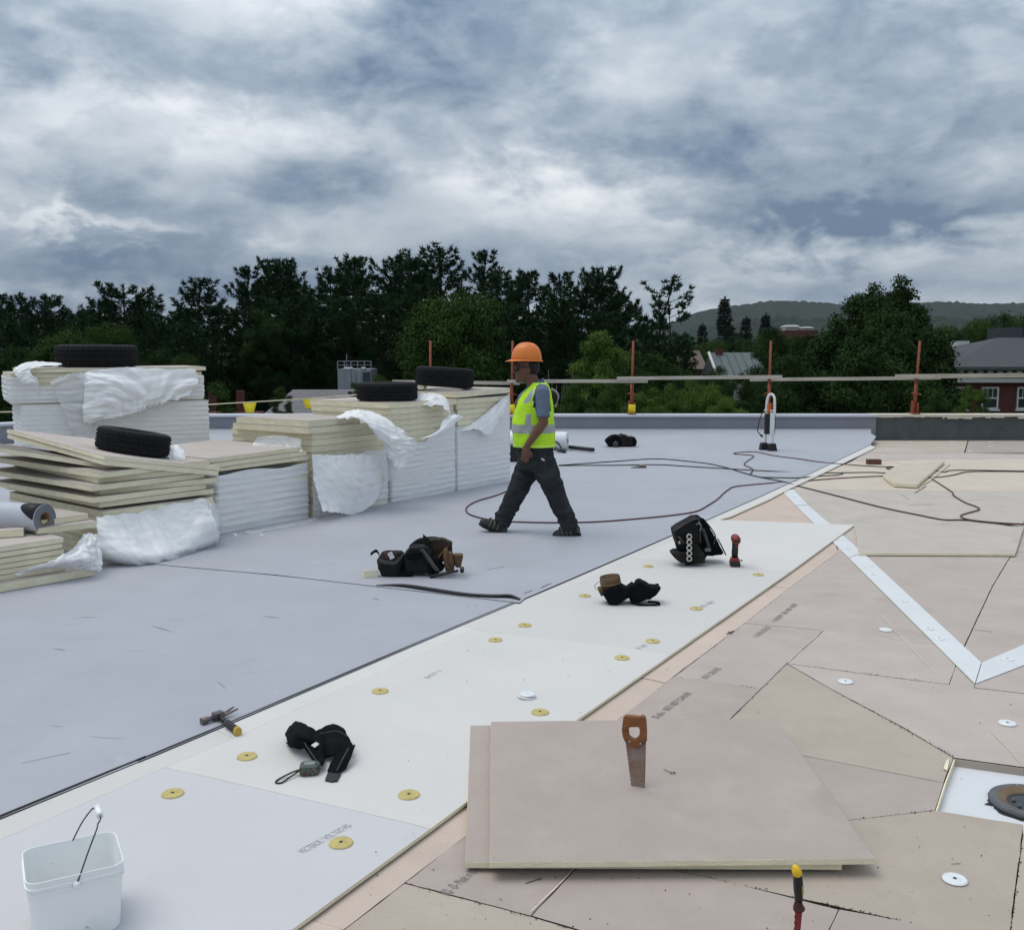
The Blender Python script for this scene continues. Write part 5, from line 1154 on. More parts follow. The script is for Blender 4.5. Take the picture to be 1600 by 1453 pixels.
def ellip(mb, c, r, rot=None, m=0, nu=16, nv=10):
    M = Matrix.Translation(c) @ (rot.to_4x4() if rot else Matrix())
    vs, fs = [], []
    for i in range(nv+1):
        a = math.pi*i/nv
        for j in range(nu):
            b = 2*math.pi*j/nu; vs.append(M @ V((r[0]*math.sin(a)*math.cos(b), r[1]*math.sin(a)*math.sin(b), r[2]*math.cos(a))))
    for i in range(nv):
        for j in range(nu): fs.append([i*nu+j, (i+1)*nu+j, (i+1)*nu+(j+1) % nu, i*nu+(j+1) % nu])
    return mb.add(vs, fs, m, True)
def loft(mb, rings, m=0, n=22, e=2.3):
    "rings: (centre, half size along x, half size along y); flat rings, closed at both ends"
    vs, fs = [], []
    for c, a, b in rings:
        for j in range(n):
            q = 2*math.pi*j/n; cx, sy = math.cos(q), math.sin(q)
            vs.append(V((c[0]+a*math.copysign(abs(cx)**(2/e), cx), c[1]+b*math.copysign(abs(sy)**(2/e), sy), c[2])))
    k = len(rings)
    for i in range(k-1):
        for j in range(n): fs.append([i*n+j, i*n+(j+1) % n, (i+1)*n+(j+1) % n, (i+1)*n+j])
    fs.append([j for j in range(n)][::-1]); fs.append([(k-1)*n+j for j in range(n)])
    return mb.add(vs, fs, m, True)
YM = 8.78; BX = P(835, 700, YM)
ORG = V((BX.x, YM, 0.027))
def B(px, py, dy=0.0):
    p = P(px, py, YM); return V((p.x-ORG.x, dy, p.z-ORG.z))
worker = thing('person', 'worker in orange hard hat, yellow-green safety vest and dark trousers walking across the membrane', 'person', ORG)
m_skin = pm('tanned_skin', (0.140, 0.063, 0.040), 0.5, 0.1, 20, spec=.35)
m_shirt = pm('blue_grey_shirt', (0.115, 0.15, 0.215), 0.85, 0.12, 9, 0.9, 20)
m_vest = pm('hi_vis_yellow', (0.48, 0.80, 0.03), 0.8, 0.10, 9, 0.9, 17, spots=[(7, .58, .15, (.36, .60, .035), .6)])
m_refl = pm('grey_reflective_tape', (0.33, 0.35, 0.35), 0.4, 0.06, 30, spec=.6)
m_trim = pm('yellow_trim', (0.62, 0.95, 0.12), 0.7, 0.05, 14)
m_trous = pm('charcoal_trousers', (0.027, 0.030, 0.033), 0.9, 0.3, 9, 1.0, 18, spec=.15, spots=[(6, .54, .2, (.06, .064, .067), .7)])
m_shoe = pm('dark_shoe', (0.03, 0.03, 0.03), 0.65, 0.3, 30)
m_shoe2 = pm('tan_shoe_strap', (0.10, 0.09, 0.07), 0.7, 0.2, 30)
m_sole = pm('black_sole', (0.014, 0.014, 0.014), 0.7)
m_hat = pm('orange_plastic_hat', (0.70, 0.19, 0.030), 0.42, 0.07, 9, spec=.4, spots=[(14, .64, .08, (.45, .13, .03), .5)])
m_hair = pm('black_hair', (0.012, 0.010, 0.009), 0.6, 0.3, 60)
m_lens = pm('dark_lens', (0.008, 0.008, 0.009), 0.12, 0.1, 5, spec=.6)

# skeleton points, read off the photo; y is toward the far side
NECK = B(835, 598); HEADC = B(823, 575); HIP = B(838, 702)
SHN, SHF = B(846, 612, -.185), B(836, 610, .19)
ELN, ELF = B(848, 657, -.235), B(812, 632, .27)
WRN, WRF = B(822, 694, -.225), B(818, 664, .20)
KNF, KNN = B(809, 768, .09), B(867, 768, -.09)
ANF, ANN = B(784, 823, .09), B(891, 823, -.09)
HPF, HPN = B(834, 712, .085), B(844, 712, -.085)

b = MB()
ellip(b, HEADC + V((.012, 0, .018)), (.098, .076, .108))                       # skull
ellip(b, HEADC + V((-.028, 0, -.052)), (.066, .060, .080))                     # jaw and face
ellip(b, B(810, 594), (.030, .032, .026))                                      # chin
b.tube([B(808, 569), B(803.5, 577), B(802.2, 580.5), B(806.5, 583)], [.008, .012, .0165, .010], 8)   # nose
ellip(b, B(807, 588), (.018, .026, .012))                                      # lips
for s in (-1, 1):
    ellip(b, B(825.5, 578, s*.075), (.017, .012, .030), Euler((0, R(-12), 0)).to_matrix())    # ears
    ellip(b, B(812, 583, s*.038), (.03, .02, .028))                            # cheeks
    ellip(b, B(806.5, 569.5, s*.026), (.016, .026, .010))                      # brows
b.tube([B(827, 585), B(832, 597), B(838, 608)], [.058, .057, .075], 12)
loft(b, [(HIP + V((0, 0, -.08)), .125, .15), (HIP, .14, .16), (B(833, 665), .15, .155), (B(835, 635), .13, .165), (B(838, 615), .10, .16), (B(840, 605), .07, .11)])
def arm(sh, el, wr, hand_dir, side, curl):
    d = (el-sh).normalized(); f = (wr-el).normalized()
    b.tube([sh, sh.lerp(el, .5), el, el.lerp(wr, .25), el.lerp(wr, .65), wr], [.058, .050, .041, .043, .034, .026], 12)
    ellip(b, el, (.042, .042, .042))
    h = hand_dir.normalized(); lat = V((0, 1, 0)); fw = h.cross(lat).normalized()       # fw: toward the fingers' row direction
    palm = wr + h*.05
    M = Matrix((( fw.x, lat.x, h.x), (fw.y, lat.y, h.y), (fw.z, lat.z, h.z)))
    b.tube([wr - h*.01, wr + h*.03, wr + h*.085], [.027, .036, .034], 12, flat=.62, up=(0, 1, 0))
    for k, (off, ln) in enumerate([(.030, .070), (.010, .080), (-.010, .074), (-.028, .058)]):
        a0 = wr + h*.078 + fw*off; s1 = h*1.0 + lat*curl*.25*side; s2 = h*.75 + lat*curl*.8*side; s3 = h*.35 + lat*curl*1.1*side
        p1 = a0 + s1.normalized()*ln*.45; p2 = p1 + s2.normalized()*ln*.33; p3 = p2 + s3.normalized()*ln*.25
        b.tube([a0, p1, p2, p3], [.0105, .0098, .0090, .0078], 8); ellip(b, p3, (.0078,)*3, None, 0, 8, 6)
    t0 = wr + h*.025 + fw*.028; t1 = t0 + (h*.7+fw*.55).normalized()*.04; t2 = t1 + (h*.95+fw*.1+lat*.3*side).normalized()*.03
    b.tube([t0 - fw*.015, t1, t2], [.015, .0115, .009], 8); ellip(b, t2, (.009,)*3, None, 0, 8, 6)
arm(SHN, ELN, WRN, V((-.12, .02, -1)), 1, .8)
arm(SHF, ELF, WRF, V((.3, -.1, -.8)), -1, .8)
for hp, kn, an in ((HPF, KNF, ANF), (HPN, KNN, ANN)):
    b.tube([hp, hp.lerp(kn, .5), kn, kn.lerp(an, .35), an], [.088, .075, .055, .055, .036], 12)
body = child('body', fused(b, .0065, 3, m_skin, 'body'), worker)
# hair below the hat
h = MB(); ellip(h, HEADC + V((.032, 0, .012)), (.084, .081, .092)); hm = fused(h, .008, 2, m_hair, 'hair', lambda c, n: .004*noise.noise(c*60))
child('hair', hm, worker)
bm = bmesh.new(); bm.from_mesh(hm)                                          # keep only the cap of hair behind the face
kill = [f for f in bm.faces if (f.calc_center_median() - HEADC).x < -.0 and (f.calc_center_median()-HEADC).z < .045 or (f.calc_center_median()-HEADC).z < -.055]
bmesh.ops.delete(bm, geom=kill, context='FACES'); bm.to_mesh(hm); bm.free()
g = MB()
for s in (-1, 1):
    ellip(g, B(806.5, 575, s*.034), (.012, .030, .019), Euler((0, 0, R(-28*s))).to_matrix(), 0, 12, 8)
    g.tube([B(808.5, 573.5, s*.060), B(815, 573, s*.076), B(825, 574, s*.080)], [.008, .005, .004], 6)
g.tube([B(803.5, 574, -.02), B(803, 574, .02)], .004, 6)
g.build('sunglasses', m_lens, worker)

# hard hat
hat = thing('hard_hat', None, None); hat.parent = worker; hat.location = B(822, 563)
hat.rotation_euler = (0, R(1.5), 0)
del_ = [k for k in ('label', 'category', 'group') if k in hat.keys()]
dm = MB(); vs, fs = [], []; n, k = 40, 12
for i in range(k+1):
    a = math.pi/2*i/k
    for j in range(n):
        q = 2*math.pi*j/n; r = math.cos(a)**.80
        x, y, z = .132*r*math.cos(q), .108*r*math.sin(q), .148*math.sin(a)**.95
        z += .008*max(0, 1-abs(y)/.02)*(math.sin(a)**.5)
        vs.append((x+.004, y, z))
for i in range(k):
    for j in range(n): fs.append([i*n+j, i*n+(j+1) % n, (i+1)*n+(j+1) % n, (i+1)*n+j])
dm.add(vs, fs, 0, True).build('shell', m_hat, hat, solid=.004)
rows = [[], [], []]
for j in range(41):
    q = 2*math.pi*j/40; fr = max(0, -math.cos(q))**2.2
    for i, (ex, dz) in enumerate(((0, .006), (.5, .0), (1.0, -.006))):
        e = (.016+.040*fr)*ex; rows[i].append(V(((.131+e)*math.cos(q)+.004, (.107+e*.8)*math.sin(q), dz - .010*fr*ex)))
MB().grid(rows).build('brim', m_hat, hat, solid=.004)
MB().box((-.122, 0, .055), (.004, .034, .028), 0).build('front_badge', pm('pale_badge', (.7, .66, .6), .5), hat)

# shirt with collar and sleeves
s = MB()
loft(s, [(B(836, 690), .170, .170), (B(834, 665), .170, .172), (B(834, 640), .155, .182), (B(837, 622), .128, .19), (B(840, 610), .10, .17), (B(840, 602), .07, .10)])
for sh, el in ((SHN, ELN), (SHF, ELF)):
    hem = sh.lerp(el, .84)
    s.tube([sh + V((0, (.06 if sh.y < 0 else -.06), .015)), sh, sh.lerp(el, .45), hem], [.066, .069, .061, .060], 16)
child('shirt', fused(s, .009, 5, m_shirt, 'shirt', lambda c, n: .004*noise.noise(c*16)+.003*noise.noise(V((c.x*40, c.y*12, c.z*26)))), worker)
rows = [[], [], []]
for j in range(25):
    q = 2*math.pi*j/24
    base = B(833, 601); up = B(838, 594)
    for i, (r1, r2, dz) in enumerate(((.085, .085, -.012), (.066, .066, .028), (.078, .078, .006))):
        rows[i].append(base + V((.012+r1*math.cos(q)+.018*(i == 1), r2*math.sin(q), dz+.030*math.cos(q)-.01*(math.cos(q) < -.6))))
MB().grid(rows).build('collar', m_shirt, worker, solid=.004)

# safety vest: one shell with arm holes, neck opening and tape
VR = [(697, 803, 867.5, .190), (686, 801.5, 867, .191), (675, 800.5, 866.5, .192), (665, 800.5, 866, .194), (655, 801.5, 865.5, .198), (645, 803.5, 865, .203), (635, 807, 864, .207), (625, 811, 862.5, .210), (616, 816, 861, .210), (609, 822, 859.5, .195), (603, 827.5, 857, .155), (598, 832, 854, .115)]
n = 72; vv, ff, mm = [], [], []
fine = []
for i in range(len(VR)-1):
    for q in range(3):
        t = q/3; fine.append(tuple(VR[i][k]*(1-t)+VR[i+1][k]*t for k in range(4)))
fine.append(VR[-1])
for (py, xl, xr, lat) in fine:
    a, c2 = B(xl, py), B(xr, py); cx = (a.x+c2.x)/2; hx = (c2.x-a.x)/2
    for j in range(n):
        q = 2*math.pi*j/n; cx_, sy = math.cos(q), math.sin(q); e = 2.35
        x, y = cx + hx*math.copysign(abs(cx_)**(2/e), cx_), lat*math.copysign(abs(sy)**(2/e), sy)
        fold = .008*noise.noise(V((q*2.5, py*.05, 3))) + .009*max(0, (py-640)/40)*noise.noise(V((q*4+1, py*.16, 7))) + .003*noise.noise(V((q*9, py*.1, 1)))
        vv.append(V((x, y, a.z)) + V((cx_, sy, 0))*fold)
for i in range(len(fine)-1):
    for j in range(n):
        py = (fine[i][0]+fine[i+1][0])/2; q = 2*math.pi*(j+.5)/n; pr = (vv[i*n+j]+vv[(i+1)*n+(j+1) % n])/2
        px = 800 + F*(pr.x+ORG.x)/YM
        sidew = abs(math.sin(q))
        if sidew > .55:
            u_ = (px-(848 if math.sin(q) < 0 else 843))/15.5; w_ = (py-624)/23.0
            if u_*u_+w_*w_ < 1: continue                                       # arm holes
            edge_ = u_*u_+w_*w_ < 1.28
        else: edge_ = False
        if math.cos(q) < -.55 and sidew < .42*(618-py)/20.0: continue           # neck opening
        m = 0
        if 660.5 < py < 674: m = 1
        if 644 < py <= 661 and abs(px-825.5) < 4.5 and sidew > .4: m = 1
        if 606 < py < 630 and abs((px-(835-(py-606)*.62))) < 4.0 and sidew > .25 and math.cos(q) < .1: m = 1
        if edge_ or py > 694.5: m = 2
        ff.append([i*n+j, i*n+(j+1) % n, (i+1)*n+(j+1) % n, (i+1)*n+j]); mm.append(m)
vb = MB(); vb.v = [tuple(p) for p in vv]; vb.f = ff; vb.m = mm; vb.sm = [True]*len(ff)
vb.build('safety_vest', [m_vest, m_refl, m_trim], worker, solid=.006)
# unidentified dark shape with a grey rim showing behind the back
hb = MB(); ellip(hb, B(866, 622, .12), (.045, .06, .075)); hd = hb.build('dark_rimmed_shape', m_hair, worker)
MB().tube(spline([B(862, 609, .10), B(868, 612, .09), B(872.5, 619, .09), B(870, 629, .10), B(868, 637, .10)], 4), .012, 8).build('shape_rim', pm('grey_rim', (.30, .29, .31), .8), hd)

# trousers
t = MB()
loft(t, [(B(834, 688), .155, .165), (B(835, 700), .162, .175), (B(837, 716), .165, .18), (B(838, 732), .155, .175)])
for hp, kn, an, hem in ((HPF, KNF, ANF, B(783, 821, .09)), (HPN, KNN, ANN, B(891, 823, -.09))):
    mid = hp.lerp(kn, .5); cf = kn.lerp(hem, .5)
    t.tube(spline([hp + V((0, 0, -.02)), mid, kn, cf, hem], 3), [.122, .119, .115, .110, .104, .098, .093, .089, .086, .083, .081, .080, .080], 18)
def tf(c, n): 
    low = max(0, 1-abs(c.z-.16)/.22); kneez = max(0, 1-abs(c.z-.47)/.2); hipz = max(0, 1-abs(c.z-.8)/.2)
    return (.008+.014*low)*noise.noise(V((c.x*7, c.y*7, c.z*(24+14*low)))) + .012*(kneez+hipz)*noise.noise(V((c.x*12+c.z*20, c.y*9, c.z*14-c.x*16))) + .003*noise.noise(c*45)
child('trousers', fused(t, .010, 5, m_trous, 'trousers', tf), worker)
MB().box((0, 0, 0), (.034, .004, .014), 0, Matrix.Translation(B(847, 714, -.205)) @ Matrix.Rotation(R(32), 4, 'Y')).build('pocket_tag', m_white, worker)

# shoes
def shoe(toe, heel, ank, side):
    ax = (toe-heel); L_ = ax.length; ax.normalize(); lat = V((0, 1, 0)); up = ax.cross(lat).normalized()
    if up.z < 0: up = -up
    q = lambda f, u_: heel + ax*L_*f + up*u_
    s = MB()
    s.tube([q(.02, .045), q(.2, .05), q(.45, .045), q(.7, .04), q(.9, .033), q(1.0, .026)], [.042, .047, .050, .052, .046, .022], 14, 0, flat=.95)
    s.tube([q(.18, .05), ank + V((0, 0, .02))], [.050, .052], 14)
    s.tube([q(.6, .05), q(.32, .09), ank], [.036, .046, .046], 12)
    so = thing('shoe', None, None); so.parent = worker
    child('upper', fused(s, .007, 3, m_shoe, 'upper', lambda c, n: .0015*noise.noise(c*70)), so)
    prof = [(0.0, .030), (.03, .040), (.25, .041), (.5, .044), (.72, .051), (.9, .043), (1.0, .016)]
    rowsT, rowsB = [], []
    sb = MB(); left = [(f, w_) for f, w_ in prof]; poly = [(f, w_) for f, w_ in prof] + [(f, -w_) for f, w_ in prof[::-1]]
    vs = [heel + ax*L_*f + lat*w_ + up*.0 for f, w_ in poly] + [heel + ax*L_*f + lat*w_*1.03 + up*.024 for f, w_ in poly]; k = len(poly)
    fs = [[i for i in range(k)], [k+i for i in range(k)][::-1]] + [[i, k+i, k+(i+1) % k, (i+1) % k] for i in range(k)]
    sb.add(vs, fs, 0).build('sole', m_sole, so)
    st = MB()
    for f in (.38, .52, .66, .12):
        r_ = .056 if f > .3 else .05
        st.tube([q(f+.05*math.cos(R(a_)) + .03, .05) + lat*(r_*math.cos(R(a_))) + up*(r_*.95*math.sin(R(a_))) for a_ in range(-20, 201, 20)], .008, 6)
    st.build('strap', m_shoe2, so); return so
shoe(B(747, 822, .09), B(787, 842.5, .09), ANF, 1)
shoe(B(864, 840.5, -.09), B(907, 834, -.09), ANN, -1)
# ------------------------------------------------------------------ tools and small things on the roof
m_blk = pm('black_nylon', (0.0065, 0.0065, 0.008), 0.9, 0.35, 25, 0.6, 180, spec=.1)
m_blk2 = pm('worn_highlit_leather', (0.012, 0.011, 0.011), 0.7, 0.4, 14, 0.5, 90, spec=.2, spots=[(9, .58, .15, (.035, .032, .03), .6)])  # the paler spots also put highlights into the black
m_gband = pm('grey_webbing', (0.06, 0.06, 0.058), 0.8, 0.3, 40, .4, 200)
m_brn = pm('brown_leather', (0.105, 0.060, 0.028), 0.65, 0.35, 14, 0.5, 70, spots=[(8, .55, .15, (.045, .027, .015), .7)])
m_steel = pm('dull_steel', (0.28, 0.28, 0.28), 0.42, 0.25, 25, metal=.7)
m_rust = pm('rusty_steel', (0.20, 0.075, 0.03), 0.75, 0.35, 12, .3, 80, col2=(.30, .27, .24), spots=[(7, .5, .2, (.24, .085, .03), .9)])
m_red = pm('red_plastic', (0.20, 0.022, 0.018), 0.45, 0.15, 12, spec=.4)
m_blkp = pm('black_plastic', (0.014, 0.014, 0.015), 0.5, 0.2, 20, spec=.4)
def extr(mb, poly, Y, d0, d1, org, m=0, lean=0.0):
    "a solid slab with the outline of poly (photo pixels at distance Y), from depth d0 to d1"
    n = len(poly); vs = []
    for d in (d0, d1):
        for x, y in poly: p = P(x, y, Y); vs.append(p + V((0, d, 0)) - org)
    fs = [[i for i in range(n)], [n+i for i in range(n)][::-1]] + [[i, n+i, n+(i+1) % n, (i+1) % n] for i in range(n)]
    return mb.add(vs, fs, m)
def soft(name, parent, mb, mat, voxel=.008, smooth=4, amp=.004, sc=22):
    return child(name, fused(mb, voxel, smooth, mat, name, lambda c, n: amp*noise.noise(c*sc)+amp*.6*noise.noise(c*sc*2.3)), parent)
def strap(parent, pts, wd, mat, name='strap', up=(0, 0, 1), th=.004, n=5):
    "a flat band along pts, its width along up"
    sp_ = spline(pts, n); r0, r1 = [], []
    upv = [V(u) for u in up] if isinstance(up, list) else None
    for i, p in enumerate(sp_):
        w_ = (upv[min(len(upv)-1, i//n)] if upv else V(up)).normalized()*wd/2
        r0.append(p+w_); r1.append(p-w_)
    return MB().grid([r0, r1]).build(name, mat, parent, solid=th)

# --- white pail
yf = G(197, 1447, WZ1).y
FR, FL = P(193, 1345, yf), P(53, 1378, yf-.13)
zr = FR.z
BR_, BL_ = G(163, 1300, zr), G(40, 1331, zr)
FR = G(193, 1346, zr); FL = G(53, 1378, zr)
ctr = (FR+FL+BR_+BL_)/4
ang = math.atan2(FR.y-FL.y, FR.x-FL.x); lx = ((FR-FL).length+(BR_-BL_).length)/2*1.15; ly = ((FR-BR_).length+(FL-BL_).length)/2*1.12
hp = zr-WZ1-.0005
pail = thing('pail', 'square white plastic pail with wire handle at the lower left corner', 'pail', (ctr.x, ctr.y, WZ1+.0008), ang)
m_pail = pm('white_pail_plastic', (0.87, 0.88, 0.87), 0.35, 0.03, 3, spec=.45, spots=[(5, .62, .12, (.62, .64, .64), .5), (28, .70, .03, (.2, .2, .19), .6)])
def rrect(lx, ly, r, n=6):
    out = []
    for cx, cy, a0 in ((lx/2-r, ly/2-r, 0), (-lx/2+r, ly/2-r, 90), (-lx/2+r, -ly/2+r, 180), (lx/2-r, -ly/2+r, 270)):
        for k in range(n+1): q = R(a0+90*k/n); out.append((cx+r*math.cos(q), cy+r*math.sin(q)))
    return out
prof = [(0.0, .86, 1), (.004, .875, 1), (hp*.80, .97, 1), (hp*.805, 1.0, 1), (hp*.825, 1.0, 1), (hp*.83, .975, 1), (hp*.875, .98, 1), (hp*.88, 1.01, 1), (hp*.905, 1.01, 1), (hp*.91, .985, 1), (hp*.985, .995, 1), (hp*1.0, .995, 1), (hp*1.0, .975, 1), (hp*.9, .955, 1), (.006, .845, 1)]
mb = MB(); n = None; vs = []; fs = []
for z, k, _ in prof:
    pts = rrect(lx*k, ly*k, .035*k); n = len(pts); vs += [(x, y, z) for x, y in pts]
for i in range(len(prof)-1):
    for j in range(n): fs.append([i*n+j, i*n+(j+1) % n, (i+1)*n+(j+1) % n, (i+1)*n+j])
fs.append([j for j in range(n)][::-1]); fs.append([(len(prof)-1)*n+j for j in range(n)])
mb.add(vs, fs, 0, True); mb.sm[-1] = mb.sm[-2] = False
o = mb.build('tub', m_pail, pail); o.data.set_sharp_from_angle(angle=R(38))
inv = pail.matrix_basis.inverted()
a = inv @ P(129, 1384, (G(129, 1384, zr-.03)).y); a = V((0.0, -ly/2-.004, hp*.86)); c = V((0.0, ly/2+.004, hp*.86))
gy = .055
hpts = [a, V((.035, -ly*.42, hp+.05)), V((.062, -ly*.30, hp+.098)), V((.066, -.055, hp+.105)), V((.075, -.045, hp+.118)), V((.075, .045, hp+.118)), V((.066, .055, hp+.105)), V((.062, ly*.30, hp+.098)), V((.035, ly*.42, hp+.05)), c]
MB().tube(spline(hpts, 5), .0022, 8).build('wire_handle', pm('dark_wire', (.10, .10, .11), .4, metal=.6), pail)
MB().tube([V((.075, -.034, hp+.118)), V((.075, .034, hp+.118))], .0095, 12).build('grip', m_pail, pail)
for e in (a, c): MB().lathe([(0, .006), (.006, .006), (.009, .003), (.0095, -.004)], 12, 0, Matrix.Translation(e) @ Matrix.Rotation(R(90 if e.y < 0 else -90), 4, 'X')).build('pivot', m_pail, pail)
MB().box((-.01, .02, .0078), (lx*.55, ly*.4, .003)).build('residue', pm('dark_residue', (.25, .26, .26), .8), pail)

# --- hammer
hz_ = MZ+.004
h0, h1 = G(341, 1124, hz_), G(372, 1149, WZ1); L_ = (h1-h0).length*1.0
ham = thing('claw_hammer', 'claw hammer with a dark grip and yellow butt across the membrane edge', 'hammer', (h0.x, h0.y, MZ+.019), math.atan2(h1.y-h0.y, h1.x-h0.x))
MB().tube([(-.01, 0, 0), (L_*.45, 0, 0)], [.010, .009], 10, flat=1.2).build('shaft', m_blkp, ham)
MB().tube([(L_*.42, 0, 0), (L_*.5, 0, 0), (L_*.75, 0, -.001), (L_*.96, 0, -.002)], [.011, .0155, .0145, .0175], 12, flat=1.15).build('grip', pm('grey_black_rubber', (.035, .035, .037), .7, .3, 30), ham)
MB().tube([(L_*.95, 0, -.002), (L_*1.02, 0, -.002)], [.0182, .0165], 12, flat=1.15).build('butt', pm('yellow_rubber', (.5, .33, .06), .55), ham)
MB().tube([(L_*.44, 0, 0), (L_*.455, 0, 0)], .0135, 12).build('collar', m_steel, ham)
hd_a = math.atan2(G(305, 1126, .03).y-G(352, 1112, .03).y, G(305, 1126, .03).x-G(352, 1112, .03).x) - math.atan2(h1.y-h0.y, h1.x-h0.x)
M = Matrix.Rotation(hd_a, 4, 'Z') @ Matrix.Scale(1.25, 4)
hm_ = MB()
hm_.box((0, 0, 0), (.036, .026, .032), 0, M).tube([M @ V((.015, 0, 0)), M @ V((.035, 0, 0)), M @ V((.045, 0, 0)), M @ V((.066, 0, 0))], [.013, .011, .015, .0155], 12)
for s in (-1, 1):
    hm_.tube([M @ V((-.014, s*.004, 0)), M @ V((-.04, s*.009, .004)), M @ V((-.072, s*.014, .012))], [.010, .0075, .004], 8, flat=.8)
hm_.build('head', pm('old_steel', (.16, .14, .14), .45, .3, 25, metal=.6), ham)

# --- black belt with buckle tail and white tag
Yb_ = G(505, 1205, WZ1).y; org = G(505, 1200, WZ1)
belt = thing('tool_belt', 'crumpled black fabric tool belt with a white tag beside the tape measure', 'tool belt', org)
k_ = lambda x, y, d=0.0: P(x, y, Yb_+d)-org
g0 = lambda x, y, z=0.0: G(x, y, WZ1+z)-org
def pad(ctrl, mat, name, parent, th=.010, amp=.006, nu=7, nv=7, scale=14, folds=.6, seed=1):
    return MB().grid(crumple(patch(ctrl, nu, nv), amp, scale, seed, (1, 1, 1), 0, folds)).build(name, mat, parent, solid=th)
pad([[g0(449, 1150, .02), g0(450, 1140, .045), g0(462, 1128, .04)], [g0(452, 1163, .03), g0(464, 1148, .10), g0(484, 1135, .085)], [g0(468, 1169, .012), g0(486, 1160, .07), g0(496, 1146, .05)]], m_blk, 'hip_pad', belt, .010, .009)
pad([[g0(462, 1148, .055), g0(478, 1146, .075), g0(500, 1140, .07)], [g0(478, 1172, .035), g0(492, 1170, .055), g0(506, 1160, .05)], [g0(494, 1194, .015), g0(504, 1196, .025), g0(508, 1186, .02)]], m_blk, 'belt_band', belt, .007, .007)
pad([[g0(496, 1142, .05), g0(520, 1134, .065), g0(536, 1140, .055)], [g0(500, 1166, .035), g0(524, 1160, .06), g0(548, 1158, .05)], [g0(506, 1184, .012), g0(528, 1178, .035), g0(553, 1170, .03)]], m_blk, 'hip_pad', belt, .010, .009, seed=4)
pad([[g0(530, 1172, .055), g0(544, 1166, .055), g0(555, 1164, .05)], [g0(518, 1190, .03), g0(532, 1186, .035), g0(548, 1184, .03)], [g0(512, 1206, .006), g0(524, 1208, .008), g0(540, 1202, .008)]], m_blk, 'belt_band', belt, .008, .002, seed=6)
pad([[g0(513, 1206, .006), g0(524, 1208, .007), g0(533, 1208, .006)], [g0(508, 1219, .004), g0(518, 1221, .004), g0(527, 1220, .004)]], m_blkp, 'buckle', belt, .008, .0005)
strap(belt, [g0(470, 1150, .085), g0(482, 1170, .063), g0(496, 1190, .036)], .004, m_gband, 'stitching', up=(1, .3, 0), th=.002)
strap(belt, [g0(500, 1146, .082), g0(526, 1142, .080), g0(543, 1150, .07)], .005, m_gband, 'stitching', up=(0, 1, 0), th=.002)
strap(belt, [g0(545, 1168, .066), g0(535, 1186, .046), g0(526, 1204, .02)], .005, m_gband, 'stitching', up=(1, .3, 0), th=.002)
pad([[g0(486, 1164, .072), g0(494, 1159, .078)], [g0(492, 1168, .068), g0(499, 1162, .074)]], m_white, 'white_tag', belt, .002, .0, 3, 3)
for x, y in ((451, 1160), (456, 1165), (464, 1166), (460, 1158)): MB().tube(spline([g0(x-3, y, .01), g0(x, y+2, .025), g0(x+5, y+1, .02)], 4), .004, 6).build('hook', m_blkp, belt)

# --- tape measure with wrist loop
tp = G(484, 1208, WZ1); tape = thing('tape_measure', 'green-grey tape measure with a black wrist loop', 'tape measure', tp, R(8))
m_cam = pm('camouflage_plastic', (.075, .095, .08), .5, .3, 30, spots=[(24, .5, .03, (.03, .035, .03), .8), (31, .57, .03, (.16, .14, .11), .8), (50, .68, .02, (.4, .1, .03), .7)])
pr = [(-.038, -.03), (.02, -.034), (.038, -.02), (.042, .005), (.034, .028), (.012, .038), (-.02, .036), (-.038, .022)]
MB().prism(pr, .002, .040, 0).build('case', m_cam, tape, bevel=.008)
MB().prism([(p[0]*.55, p[1]*.5) for p in pr], .0395, .0425, 0).build('label_plate', pm('grey_label', (.22, .24, .23), .5), tape, bevel=.001)
MB().box((-.018, -.034, .014), (.010, .006, .008)).build('red_slot', pm('red_mark', (.14, .03, .02), .6), tape)
MB().tube(spline([(-.036, -.005, .02), (-.07, -.012, .012), (-.115, -.05, .005), (-.122, -.075, .004), (-.10, -.078, .004), (-.065, -.035, .01), (-.036, -.012, .02)], 5), .0034, 6).build('wrist_loop', m_blkp, tape)

# --- loose white plates
st = thing('plate_stack', 'small stack of loose white fastener plates on the white board', 'plate stack', G(823, 1090, WZ1))
for i in range(3): child('plate', pl_n, st, (.003*(-1)**i, .002*i, .0006+.0075*i), (R(1.5*(i-1)), 0, i*.7))

# --- brown and black tool belt near the worker
YA = G(650, 903, MZ).y; orgA = G(650, 900, MZ+.007); orgA.z = MZ+.0072
ta = thing('tool_belt', 'black tool belt with brown leather pouches in front of the worker', 'tool belt', orgA)
A = lambda x, y, d=0.0: P(x, y, YA+d)-orgA
mb = MB(); loft(mb, [(A(611, 900.5, .05), .065, .05), (A(609, 888, .05), .085, .06), (A(610, 874, .06), .098, .065), (A(614, 861, .08), .075, .055)], 0, 18, 2.6); soft('pouch', ta, mb, m_blk2)
mb = MB(); extr(mb, [(630, 868), (640, 857), (668, 855), (675, 866), (672, 895), (660, 899), (634, 897)], YA, .02, .16, orgA); soft('pouch', ta, mb, m_blk2, .008, 3)
mb = MB(); extr(mb, [(634, 866), (650, 862), (661, 864), (661, 872), (648, 876), (634, 873)], YA, .0, .03, orgA); soft('pocket_flap', ta, mb, m_blk, .006, 2, .002)
strap(ta, [A(592, 876, -.01), A(602, 879, -.02), A(616, 880, -.015), A(624, 874, .0), A(632, 864, .02)], .028, m_gband, 'grey_band')
strap(ta, [A(640, 860, .12), A(655, 849, .2), A(680, 846, .26), A(698, 852, .24), A(706, 862, .16), A(702, 872, .10)], .075, m_blk2, 'waist_belt', th=.008)
